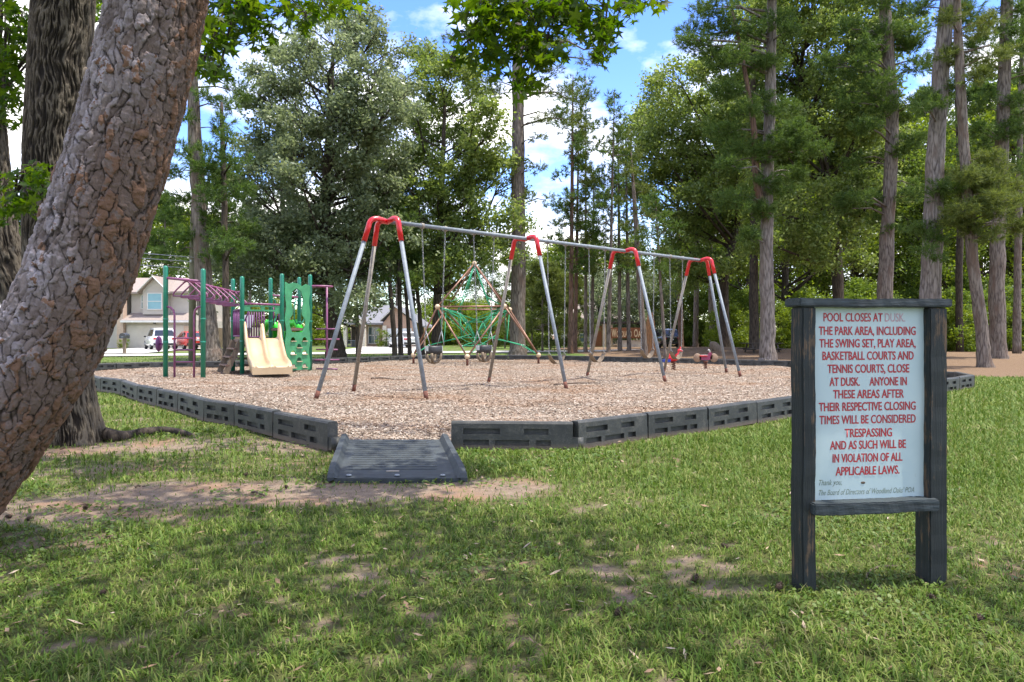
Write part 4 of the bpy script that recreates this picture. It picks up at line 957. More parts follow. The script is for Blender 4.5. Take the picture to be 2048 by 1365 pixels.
def moon(u, v, w=.20, h=.11): return [(u - w / 2, v)] + [(u - w / 2 * math.cos(math.pi * k / 8), v + h * math.sin(math.pi * k / 8)) for k in range(1, 8)] + [(u + w / 2, v)]
holes = [keyhole[::-1]] + [moon(u, v)[::-1] for u, v in ((.30, .94), (.78, .94), (.55, .74), (.30, .54), (.78, .54), (.55, .33), (.32, .14), (.78, .14))]
def resize(p): return [(u, v) for u, v in p]
o = plate(ou, holes, .03, fn, 'climbing_wall', M['green_panel'], ps); o['label'] = 'green climbing wall panel with keyhole opening'
mb = MB()
for u, v in ((.30, .94), (.78, .94), (.55, .74), (.30, .54), (.78, .54), (.55, .33), (.32, .14), (.78, .14)):
    c = fn(u, v - .012, .03); mb.obox(c, d_ * .10, nn * .025, (0, 0, .010))
mb.build('foothold', M['cream_ball'], ps)
# rear and side bars
mb = MB(); mb.tube([V3('p5', 2.35), V3('p7', 2.33)], .028, 8); mb.build('rear_bar', M['purple'], ps)
def slat_panel(k0, k1, z0, z1, n, t0=.08, t1=.92, slant=0.0, name='slat_barrier'):
    a_, b_ = V3(k0), V3(k1); mb = MB()
    for i in range(n):
        t = t0 + (t1 - t0) * i / (n - 1); zt = z1 - slant * max(0, 1 - 3 * i / (n - 1)); p = a_ + (b_ - a_) * t; mb.tube([p + Vector((0, 0, z0)), p + Vector((0, 0, zt))], .022, 6)
    mb.tube([a_ + (b_ - a_) * t0 + Vector((0, 0, z1 - slant)), a_ + (b_ - a_) * (t0 + (t1 - t0) * .33) + Vector((0, 0, z1)), a_ + (b_ - a_) * t1 + Vector((0, 0, z1))], .026, 8); mb.tube([a_ + (b_ - a_) * t0 + Vector((0, 0, z0)), a_ + (b_ - a_) * t1 + Vector((0, 0, z0))], .026, 8)
    mb.build(name, M['plum'], ps)
slat_panel('p3', 'p4', 1.08, 1.85, 6); slat_panel('p3', 'p5', 1.05, 1.85, 10, .22, .82, .55); slat_panel('p5', 'p7', 1.36, 2.0, 3, .1, .28)
for k, sg_ in (('p5', 1), ('p7', -1), ('p7', 1)):
    p = V3(k); d2 = (V3('p7') - V3('p5')).normalized() * (.16 * sg_); mb = MB()
    mb.tube([p + Vector((0, 0, 2.25)), p + d2 + Vector((0, 0, 2.2)), p + d2 * 1.3 + Vector((0, 0, 2.0)), p + d2 * 1.3 + Vector((0, 0, 1.65)), p + d2 * .8 + Vector((0, 0, 1.5)), p + Vector((0, 0, 1.45))], .022, 8); mb.build('grab_handle', M['green_post'], ps)
# lime arch climber behind the decks
for k, off in enumerate((.18, 1.0)):
    c = V3('p5') + (V3('p7') - V3('p5')) * off; o_ = Vector((-.85, .5, 0)); mb = MB()
    mb.tube([c + Vector((0, 0, 1.0)), c + Vector((0, 0, 1.35)), c + o_ * .12 + Vector((0, 0, 1.52)), c + o_ * .35 + Vector((0, 0, 1.50)), c + o_ * .6 + Vector((0, 0, 1.2)), c + o_ * .9 + Vector((0, 0, .6)), c + o_ * 1.1 + Vector((0, 0, -.03))], [.10, .115, .12, .115, .10, .10, .10], 10)
    mb.build('lime_arch', M['lime'], ps)
c0, c1 = V3('p5'), V3('p7')
for k, (z, dx) in enumerate(((1.28, .05), (1.0, .7), (.75, .85), (.5, .95), (.25, 1.05))):
    o_ = Vector((-.85, .5, 0)) * (dx if k else .05); mb = MB(); mb.obox((c0 + c1) / 2 + (c1 - c0) * .08 + o_ + Vector((0, 0, z)), (c1 - c0) * .42, Vector((-.06, .04, 0)), (0, 0, .045)); mb.build('climber_step', M['seat_black'], ps)
# pole climber on the right
c = Vector((-6.2 + .45, 21.5 + .25, MZ)); p8 = V3('p8')
mb = MB(); mb.tube([c + Vector((0, 0, -.03)), c + Vector((0, 0, 2.62))], .03, 8); mb.build('climber_pole', M['purple'], ps)
for z in (1.17, .86, .54, .22, -.02):
    pass
for i, z in enumerate((1.30, .98, .66, .34, .06)):
    mb = MB(); dd = Vector((.36, .12 * (1 if i % 2 else -1), 0)); mb.tube([c - dd * 1.0 + Vector((0, 0, z)), c + dd + Vector((0, 0, z))], .022, 8); mb.build('pole_rung', M['purple'], ps)
mb = MB(); mb.tube(smooth_path([p8 + Vector((0, 0, 2.62)), p8 + Vector((.3, .0, 2.62)), c + Vector((.10, -.12, 2.62)), c + Vector((.16, .05, 2.62)), c + Vector((0, .2, 2.62)), p8 + Vector((.1, .3, 2.62)), V3('p7') + Vector((.1, 0, 2.62))], 4), .026, 8); mb.build('overhead_loop', M['purple'], ps)
# steps below the deck, side stringers
s0 = V3('p3'); o_ = Vector((-.35, .75, 0)).normalized(); ax = (V3('p4') - V3('p3')).normalized()
for t in (.12, .88):
    p = V3('p3') + (V3('p4') - V3('p3')) * t; mb = MB(); mb.beam(p + Vector((0, 0, .95)), p + Vector((-.62, -.30, 0)) * .6 + Vector((0, 0, .0)), .05, .16); mb.build('stringer', M['wood_old'], ps)
for i in range(3):
    t = (i + 1) / 4; p = (V3('p3') + V3('p4')) / 2 + Vector((-.62, -.30, 0)) * .6 * t + Vector((0, 0, .95 * (1 - t))); mb = MB(); mb.obox(p, (V3('p4') - V3('p3')) * .4, Vector((-.09, -.06, 0)), (0, 0, .02)); mb.build('step', M['deck_brown'], ps)
# mesh like steps seen below the slide
for i in range(4):
    mb = MB(); p = (V3('p5') + V3('p3')) / 2 + Vector((0, 0, .2 + .2 * i)); mb.obox(p, (V3('p5') - V3('p3')) * .38, Vector((-.1, .12, 0)), (0, 0, .025)); mb.build('step', M['deck_brown'], ps)
# purple wheel panel
c = Vector(W(317.5, 688, 18.6)); mb = MB(); mb.lathe(c, [(.02, -.03), (.11, -.028), (.125, 0), (.11, .028), (.02, .03)], 20, axis='x')
for v_i in range(len(mb.v)): x, y, z = mb.v[v_i]; mb.v[v_i] = (c.x + (x - c.x) * 1.3, y, c.z + (z - c.z) * 1.7)
mb.build('activity_wheel', M['plum'], ps)
mb = MB(); mb.tube([c, V3('p1', c.z - MZ)], .02, 6); mb.build('wheel_arm', M['plum'], ps)

# ------------------------------------------------------------------ rope climber
CC = Vector((-1.43, 27.9, 0)); feet = [Vector((-3.87, 27.5, MZ)), Vector((-1.63, 25.5, MZ)), Vector((1.04, 27.5, MZ)), Vector((-1.3, 30.6, MZ))]
ap = Vector((-1.5, 27.9, 4.06)); FZ = .42
mids = [Vector((-2.82, 26.5, 2.28)), Vector((-.29, 26.5, 2.30)), Vector((-.1, 29.2, 2.27)), Vector((-2.75, 29.2, 2.27))]
rc = thing('rope_climber', 'pyramid rope climber with copper poles, cream balls and green net', 'rope climber', (CC.x, CC.y, MZ))
fb = [Vector((f.x, f.y, FZ)) for f in feet]
def pole(p, q):
    mb = MB(); mb.tube([p, q], .033, 10); mb.build('pole', M['copper'], rc)
for m_ in mids: pole(ap, m_)
for i in range(4): pole(mids[i], mids[(i + 1) % 4]); pole(mids[i], fb[i]); pole(mids[i], fb[(i + 1) % 4])
for f, b_ in zip(feet, fb):
    mb = MB(); mb.tube([f - Vector((0, 0, .05)), b_], .045, 10); mb.build('foot_post', M['rust'], rc)
for p in [ap] + mids + fb:
    mb = MB(); mb.ball(p, .10, 16); mb.lathe((p.x, p.y, p.z - .005), [(.102, 0), (.102, .01)], 16); mb.build('ball_joint', M['cream_ball'], rc)
core = Vector((-1.45, 27.9, 1.45))
def inner(k, R_, z): a_ = math.pi / 4 + k * math.pi / 2; return Vector((core.x + R_ * math.cos(a_), core.y + R_ * math.sin(a_), z))
ropes = []; knots = []
top4 = [inner(k, .55, 2.75) for k in range(4)]; up4 = [inner(k, .95, 2.1) for k in range(4)]; in4 = [inner(k, .42, 1.72) for k in range(4)]; lo4 = [inner(k + .5, .55, 1.1) for k in range(4)]; lw4 = [inner(k + .5, 1.25, .95) for k in range(4)]
sq = [mids[2], mids[3], mids[0], mids[1]]      # by angle 45,135,225,315
ft = [fb[3], fb[0], fb[1], fb[2]]              # 90,180,270,360
for k in range(4):
    k2 = (k + 1) % 4
    ropes += [(ap, top4[k]), (top4[k], top4[k2]) if k % 2 else (top4[k], up4[k]), (top4[k], sq[k] * .55 + top4[k] * .45), (up4[k], sq[k]), (up4[k], in4[k]), (in4[k], in4[k2]), (in4[k], lo4[k]), (in4[k2], lo4[k]), (lo4[k], lw4[k]), (lo4[k], lo4[k2])]
    lwm = (lw4[k] + lw4[k2]) / 2
    a1 = lw4[k] * .5 + ft[k] * .5 + Vector((0, 0, .12)); sd1 = Vector((-(ft[k] - core).y, (ft[k] - core).x, 0)).normalized() * .32
    ropes += [(lw4[k], a1 + sd1), (lw4[k], a1 - sd1), (a1 + sd1, ft[k]), (a1 - sd1, ft[k]), (a1 + sd1, a1 - sd1), (a1 + sd1, lw4[k2] * .6 + sq[k2] * .1 + core * .3), (sq[k], lw4[k]), (sq[k2], lw4[k]), (up4[k], lo4[k]), (up4[k2], lo4[k]), (sq[k], in4[k2]), (sq[k2], in4[k]), (ap, up4[k])]
    knots += [top4[k], up4[k], in4[k], lo4[k], lw4[k], a1 + sd1, a1 - sd1]
mb = MB()
for p, q in ropes: mb.tube([p, q], .016, 5)
mb.build('rope_net', M['rope'], rc)
mb = MB()
for p in knots: mb.ball(p, .03, 6)
mb.build('rope_clamp', M['clamp'], rc)

# ------------------------------------------------------------------ spring riders
def spring(mb, c, z0, z1, R_=.075, turns=5):
    mb.tube([Vector((c.x + R_ * math.cos(t * 2 * math.pi * turns), c.y + R_ * math.sin(t * 2 * math.pi * turns), z0 + (z1 - z0) * t)) for t in [i / 70 for i in range(71)]], .018, 6)
c = Vector((*G(1347, 741, MZ)[:2], 0)); sr = thing('spring_rider', 'red and blue spring rider with rounded animal body', 'spring rider', (c.x, c.y, MZ))
mb = MB(); spring(mb, c, MZ - .02, .42); mb.lathe((c.x, c.y, .40), [(.11, 0), (.11, .03)], 12); mb.build('coil_spring', M['rust'], sr)
mb = MB(); mb.ball((c.x - .04, c.y, .56), .17, 14, (1.5, .75, .75)); mb.tube([(c.x + .12, c.y, .58), (c.x + .24, c.y, .70), (c.x + .27, c.y, .80)], [.13, .11, .09], 12); mb.ball((c.x + .27, c.y, .84), .10, 12, (1.15, .85, .95)); mb.ball((c.x - .22, c.y, .68), .10, 10, (.8, .9, .9)); mb.build('body', M['red'], sr)
mb = MB(); mb.ball((c.x + .29, c.y, .96), .045, 8); mb.build('crest', M['red'], sr)
mb = MB()
for s_ in (-1, 1): mb.obox((c.x - .30, c.y + .14 * s_, .47), (.14, 0, 0), (0, .05, 0), (.02, 0, .05))
mb.obox((c.x - .30, c.y, .50), (.12, 0, .0), (0, .10, 0), (0, 0, .03)); mb.build('foot_rest', M['blue'], sr)
mb = MB(); mb.tube([(c.x + .22, c.y - .22, .76), (c.x + .22, c.y + .22, .76)], .018, 8); mb.build('handle_bar', M['seat_black'], sr); sr.scale = (.76, .76, .82)
c = Vector((*G(1411, 738, MZ)[:2], 0)); sr = thing('spring_rider', 'magenta spring rider shaped like a bike with two tan wheel discs', 'spring rider', (c.x, c.y, MZ))
mb = MB(); spring(mb, c, MZ - .02, .40); mb.lathe((c.x, c.y, .40), [(.12, 0), (.12, .06)], 12); mb.build('coil_spring', M['rust'], sr)
for s_, r_ in ((-1, .20), (1, .20)):
    mb = MB(); mb.lathe((c.x + .40 * s_, c.y - .02, .60), [(.01, -.03), (r_ - .02, -.03), (r_, -.015), (r_, .015), (r_ - .02, .03), (.01, .03)], 20, axis='y'); mb.build('wheel_disc', M['brown_pl'], sr)
mb = MB(); mb.prism([(-.30, .50), (.12, .50), (.30, .55), (.34, .70), (.26, .86), (.16, .84), (.08, .68), (-.30, .66)], -.05, .05, lambda u, v, d: (c.x + u, c.y + d, v)); mb.build('body', M['pink'], sr)
mb = MB(); mb.box(c.x - .30, c.x + .06, c.y - .13, c.y + .13, .665, .71, .01); mb.build('seat', M['red'], sr)
mb = MB(); mb.box(c.x - .22, c.x + .1, c.y - .07, c.y + .07, .715, .735, .005); mb.build('seat_pad', M['white_pl'], sr)
mb = MB(); mb.tube([(c.x + .22, c.y, .84), (c.x + .19, c.y, .94), (c.x + .13, c.y, .98)], .03, 8); mb.tube([(c.x + .16, c.y - .2, .95), (c.x + .16, c.y + .2, .95)], .016, 8); mb.build('handle_bar', M['white_pl'], sr); sr.scale = (.68, .68, .72)
# sawn log and picnic table in the straw
c = Vector((*G(1432, 711)[:2], 0)); mb = MB(); mb.lathe((c.x, c.y, .38), [(.02, -.28), (.36, -.28), (.40, -.2), (.38, .2), (.36, .28), (.02, .28)], 18, axis='y')
for i_ in range(len(mb.v)): x, y, z = mb.v[i_]; mb.v[i_] = (c.x + (x - c.x) * .7 - (z - .38) * .5, y, z + .05)
o = mb.build('sawn_log', M['wood_old'], loc=(c.x, c.y, 0)); tag(o, 'tan sawn log leaning in the pine straw behind the magenta spring rider', 'log')
c = Vector((*G(1524, 713)[:2], 0)); pt = thing('picnic_table', 'dark weathered picnic table standing behind the thick pine trunk', 'picnic table', (c.x, c.y, 0), math.radians(8))
def tb(n_, x0, x1, y0, y1, z0, z1): mb = MB(); mb.box(x0, x1, y0, y1, z0, z1, .008); mb.build(n_, M['dark_wood'], pt, False)
mb = MB()
for k in range(4): mb.box(-1.1, 1.1, -.38 + k * .195, -.20 + k * .195, .72, .76, .006)
mb.build('table_top', M['dark_wood'], pt, False); tb('bench', -1.1, 1.1, -.78, -.5, .42, .46); tb('bench', -1.1, 1.1, .5, .78, .42, .46)
for x in (-.75, .75):
    for s_ in (-1, 1): mb = MB(); mb.beam((x, .28 * s_, .72), (x, .66 * s_, 0), .09, .045); mb.build('leg', M['dark_wood'], pt, False)
    mb = MB(); mb.box(x - .03, x + .03, -.74, .74, .35, .42); mb.build('cross_brace', M['dark_wood'], pt, False)

# ------------------------------------------------------------------ street
def strip(name, pts, w0, z, m, label):
    mb = MB(); P = [Vector((*p, 0)) for p in pts]; b0 = len(mb.v); rows = []
    for i, p in enumerate(P):
        t = (P[min(i + 1, len(P) - 1)] - P[max(i - 1, 0)]).normalized(); s_ = Vector((-t.y, t.x, 0)) * w0 / 2; mb.v += [tuple(p + s_ + Vector((0, 0, z))), tuple(p - s_ + Vector((0, 0, z)))]
    for i in range(len(P) - 1): mb.face((2 * i, 2 * i + 1, 2 * i + 3, 2 * i + 2))
    o = mb.build(name, m); tag(o, label, kind='structure'); return o
M['concrete'] = pmat('sunlit_concrete', (.50, .475, .43, 1), (.42, .40, .36, 1), rough=.9, scale=2, bump=.1)
strip('road', [(-70, 22), (-40, 33.5), (-22.7, 40.8), (-9.5, 45.7), (4.5, 51), (14, 55), (40, 64), (90, 80)], 4.6, .05, M['concrete'], 'pale concrete street beyond the park')
strip('driveway', [(-26.5, 43.5), (-28.5, 52), (-29.5, 61.5)], 6.5, .058, M['concrete'], 'concrete driveway of the two storey house')
strip('driveway', [(-9.0, 48.5), (-10.5, 56), (-11.2, 68.5)], 5.6, .064, M['concrete'], 'concrete driveway of the low brick house')
strip('path', [(-14.6, 68), (-13.2, 63.5), (-11.5, 60.5)], 1.0, .070, M['concrete'], 'concrete path to the brick house porch')

# ------------------------------------------------------------------ houses
def hx(px, Z): return (px - CX) * Z / F
def hz(py, Z): return CH + (HY - py) * Z / F
class House:
    def __init__(s, name, label, Z, px): s.Z = Z; s.r = thing(name, label, 'house', (hx(px, Z), Z, 0))
    def wall(s, name, x0, x1, y0, y1, m, d0=0.0, d1=6.0, parent=None):
        Z = s.Z; mb = MB(); z0 = hz(y1, Z); mb.box(hx(x0, Z), hx(x1, Z), Z + d0, Z + d1, max(z0, -.1) if y1 < 694 else -.1, hz(y0, Z)); return mb.build(name, m, parent or s.r)
    def pane(s, name, x0, x1, y0, y1, m, d, parent=None, th=.05):
        Z = s.Z; mb = MB(); mb.box(hx(x0, Z), hx(x1, Z), Z + d - th, Z + d, hz(y1, Z), hz(y0, Z)); return mb.build(name, m, parent or s.r)
    def window(s, x0, x1, y0, y1, d, mull=True, glass=None):
        Z = s.Z; mb = MB(); fw = 1.6
        for a in ((x0 - fw, x0, y0 - fw, y1 + fw), (x1, x1 + fw, y0 - fw, y1 + fw), (x0, x1, y0 - fw, y0), (x0, x1, y1, y1 + fw)): mb.box(hx(a[0], Z), hx(a[1], Z), Z + d - .07, Z + d, hz(a[3], Z), hz(a[2], Z))
        if mull: mb.box(hx(x0, Z), hx(x1, Z), Z + d - .06, Z + d, hz((y0 + y1) / 2 + .7, Z), hz((y0 + y1) / 2 - .7, Z))
        f_ = mb.build('window', M['trim_white'], s.r); s.pane('pane', x0, x1, y0, y1, glass or M['glass'], d + .0, f_, .035); return f_
    def poly(s, name, pts, m, parent=None, thick=.18):
        """roof plane from (px, py, depth offset) corners, given thickness downwards"""
        P = [Vector((hx(p[0], s.Z), s.Z + p[2], hz(p[1], s.Z))) for p in pts]; n_ = len(P); mb = MB(); b0 = mb.add([*P, *[p - Vector((0, 0, thick)) for p in P]], [])
        mb.face(range(b0, b0 + n_)); mb.face(list(range(b0 + n_, b0 + 2 * n_))[::-1])
        for i in range(n_): j = (i + 1) % n_; mb.face((b0 + i, b0 + n_ + i, b0 + n_ + j, b0 + j))
        return mb.build(name, m, parent or s.r)
h1 = House('two_storey_house', 'beige two storey house with gabled upper window over a wide garage', 62, 310)
h1.wall('upper_wall', 248, 370, 580, 640, M['siding'], 1.2, 8)
h1.wall('garage_wall', 248, 380, 640, 699, M['siding'], .3, 9)
h1.wall('brick_pier', 235, 247.6, 590, 699, M['brick'], -.1, .5); h1.wall('side_wing', 196, 234.6, 586, 699, M['siding'], 1.4, 8)
h1.wall('brick_return', 366.6, 380.4, 652, 699, M['brick'], .1, .3)
h1.pane('garage_door', 251, 365, 651, 697.5, M['garage_beige'], .3, None, .06)
h1.poly('garage_roof', [(245, 641, -.35), (384, 641, -.35), (371, 625, 1.25), (248, 625, 1.25)], M['roof_tan'])
h1.pane('fascia', 245, 384, 641.5, 645.5, M['trim_white'], -.36, None, .04)
rf = h1.poly('roof', [(190, 584, .6), (374, 582, .6), (350, 547, 5), (212, 547, 5)], M['roof_tan']); h1.poly('roof', [(350, 547, 5), (374, 582, .6), (374, 582, 9.4)], M['roof_tan']); h1.poly('roof', [(190, 584, .6), (212, 547, 5), (190, 584, 9.4)], M['roof_tan'])
h1.wall('gable_front', 279, 328, 580, 629, M['siding'], .55, 1.2)
Z = 62; mb = MB(); mb.prism([(hx(279, Z), hz(580, Z)), (hx(328, Z), hz(580, Z)), (hx(303.5, Z), hz(555, Z))], Z + .55, Z + 4, lambda u, v, d: (u, d, v)); mb.build('gable', M['siding'], h1.r)
h1.poly('gable_roof', [(303.5, 551, .2), (272, 583, .2), (272, 583, 4.5), (303.5, 551, 4.5)], M['roof_tan']); h1.poly('gable_roof', [(303.5, 551, .2), (303.5, 551, 4.5), (334, 583, 4.5), (334, 583, .2)], M['roof_tan'])
mb = MB()
for s_ in (-1, 1): mb.beam((hx(303.5, Z), Z + .12, hz(552.5, Z)), (hx(303.5 + 31.5 * s_, Z), Z + .12, hz(584.5, Z)), .05, .20, up=(0, 1, 0))
mb.build('barge_board', M['trim_white'], h1.r)
h1.window(290, 317, 587, 618, .55, True, M['blind']); h1.window(269.5, 277, 590, 616, 1.2)
h1.pane('porch_lamp', 305.5, 309, 643.5, 648, M['seat_black'], .25, None, .2)
mb = MB(); mb.tube([(hx(225, 62), 63.3, 0), (hx(225, 62), 63.3, 2.2)], .12, 8); mb.build('downpipe', M['trim_white'], h1.r)
h2 = House('brick_house', 'low brick house with grey hip roof, arched porch and white garage door', 69, 768)
h2.wall('brick_wall', 694, 770, 644, 697, M['brick'], 1.6, 9); h2.wall('garage_front', 769, 828, 646, 697, M['brick_red'], -.6, 9)
Z = 69
h2.pane('garage_door', 777, 825, 657.5, 694, M['garage_white'], -.6, None, .06); h2.wall('stone_pier', 768, 775.6, 652, 697, M['stone'], -.8, -.62)
for a_ in ((687.5, 694), (723.6, 731)): h2.wall('stone_pillar', a_[0], a_[1], 640, 697, M['stone'], -.2, .4)
arch = [(687.5, 632), (731, 640), (731, 650), (723.6, 650)] + [(708.8 + 14.8 * math.cos(math.pi * k / 10), 652 - 9 * math.sin(math.pi * k / 10)) for k in range(11)][1:10] + [(694, 650), (687.5, 650)]
mb = MB(); mb.prism([(hx(x, Z), hz(y, Z)) for x, y in arch[::-1]], Z - .2, Z + .3, lambda u, v, d: (u, d, v)); mb.build('porch_arch', M['stone'], h2.r)
h2.window(731.8, 751, 655, 687, 1.55, True); h2.pane('window_mullion', 742.5, 744, 655, 687, M['trim_white'], 1.5, None, .05)
h2.pane('front_door', 696, 703, 656, 696, M['dark_wood'], 1.58, None, .06)
mb = MB()
for k in range(14): mb.box(hx(694 + k * 2.1, Z), hx(694.4 + k * 2.1, Z), Z + .1, Z + .14, hz(695, Z), hz(681, Z))
mb.box(hx(694, Z), hx(723, Z), Z + .09, Z + .15, hz(682, Z), hz(681, Z)); mb.build('porch_railing', M['galv'], h2.r)
h2.poly('roof', [(683, 646, -.6), (775, 646, .9), (765, 606, 6), (730, 606, 6)], M['roof_grey']); h2.poly('roof', [(765, 606, 6), (775, 646, .9), (775, 646, 11)], M['roof_grey']); h2.poly('roof', [(683, 646, -.6), (730, 606, 6), (683, 646, 11)], M['roof_grey'])
mb = MB(); mb.prism([(hx(769, Z), hz(646, Z)), (hx(829, Z), hz(646, Z)), (hx(793, Z), hz(616, Z))], Z - .6, Z + 7, lambda u, v, d: (u, d, v)); mb.build('gable', M['brick_red'], h2.r)
h2.poly('gable_roof', [(793, 612, -1), (764, 640, -1), (764, 640, 8), (793, 612, 8)], M['roof_grey']); h2.poly('gable_roof', [(793, 612, -1), (793, 612, 8), (850, 652, 8), (850, 652, -1)], M['roof_grey'])
mb = MB(); mb.beam((hx(793, Z), Z - 1.03, hz(614, Z)), (hx(849, Z), Z - 1.03, hz(653, Z)), .05, .22, up=(0, 1, 0)); mb.beam((hx(793, Z), Z - 1.03, hz(614, Z)), (hx(765, Z), Z - 1.03, hz(641, Z)), .05, .22, up=(0, 1, 0)); mb.build('barge_board', M['trim_white'], h2.r)
h3 = House('far_house', 'pale house with pinkish roof half hidden behind the thin pines', 84, 1185)
h3.wall('brick_wall', 1130, 1240, 640, 700, M['siding'], 0, 8); h3.window(1160, 1170, 652, 684, 0); h3.pane('fascia', 1128, 1242, 638, 642, M['trim_white'], -.5, None, .05); h3.wall('brick_pier', 1150, 1158, 645, 700, M['brick_red'], -.2, -.02)
h3.poly('roof', [(1126, 642, -.6), (1244, 642, -.6), (1225, 586, 5), (1140, 586, 5)], M['roof_tan'])
h4 = House('grey_roofed_house', 'low house with pale roof just visible between the pine trunk and the play structure', 74, 445)
h4.wall('wall', 425, 500, 655, 700, M['siding'], 0, 7); h4.poly('roof', [(418, 656, -.6), (508, 656, -.6), (480, 628, 4), (440, 628, 4)], M['roof_grey'])
# wooden fence between the houses
fn_ = thing('wooden_fence', 'tan wooden fence panel standing between the two houses', 'fence', (hx(432, 66), 66, 0))
mb = MB(); Z = 66
for k in range(34): mb.box(hx(386, Z) + k * .15, hx(386, Z) + k * .15 + .14, Z, Z + .02, 0, 1.85 + .01 * (k % 3))
mb.build('boards', M['wood_fence'], fn_)
for k in range(3): mb = MB(); mb.box(hx(386, Z) + k * 2.4, hx(386, Z) + k * 2.4 + .1, Z + .025, Z + .12, 0, 1.7); mb.build('post', M['wood_fence'], fn_)

# ------------------------------------------------------------------ neighbourhood sign and pergola
Z = 70; es = thing('entrance_sign', 'orange brown neighbourhood sign with pale carved name between beige pillars', 'sign', (hx(1248, Z), Z, 0))
mb = MB(); mb.box(hx(1222, Z), hx(1297, Z), Z, Z + .2, hz(677, Z), hz(656, Z), .03); sb = mb.build('sign_board', M['wood_orange'], es)
prt = []; zb = hz(674, Z)
for s_, x0, x1, cap in (('W', 1223, 1232.5, .74), ('OODLAND', 1233, 1263.5, .56), ('O', 1268, 1275.5, .74), ('AKS', 1276.2, 1290, .56)): prt.append(place_text(s_, hx(x0, Z), hx(x1, Z), zb, cap, Z - .012, bold=.02))
v_, l_, s__ = join_text(prt); add_obj('carved_name', mk_mesh('carved_name', v_, l_, s__, mats=[M['letter_gold']]), sb)
for x0, x1, y0 in ((1184, 1189, 645), (1206, 1213, 648), (1222, 1226, 650)): mb = MB(); mb.box(hx(x0, Z), hx(x1, Z), Z + .22, Z + .8, -.1, hz(y0, Z), .02); mb.build('pillar', M['beige_post'], es)
mb = MB(); mb.box(hx(1190, Z), hx(1205, Z), Z + .5, Z + .6, -.1, hz(652, Z)); mb.build('orange_panel', M['wood_orange'], es)
mb = MB(); mb.box(hx(1180, Z), hx(1300, Z), Z + .2, Z + 1.6, hz(648, Z), hz(645, Z))
for k in range(12): mb.box(hx(1180, Z) + k * .5, hx(1180, Z) + k * .5 + .1, Z - .1, Z + 1.9, hz(645, Z), hz(643, Z))
mb.build('pergola_roof', M['dark_wood'], es)
mb = MB(); mb.box(hx(1236, Z), hx(1296, Z), Z + .3, Z + .5, -.1, hz(681, Z)); mb.build('low_wall', M['stone'], es)

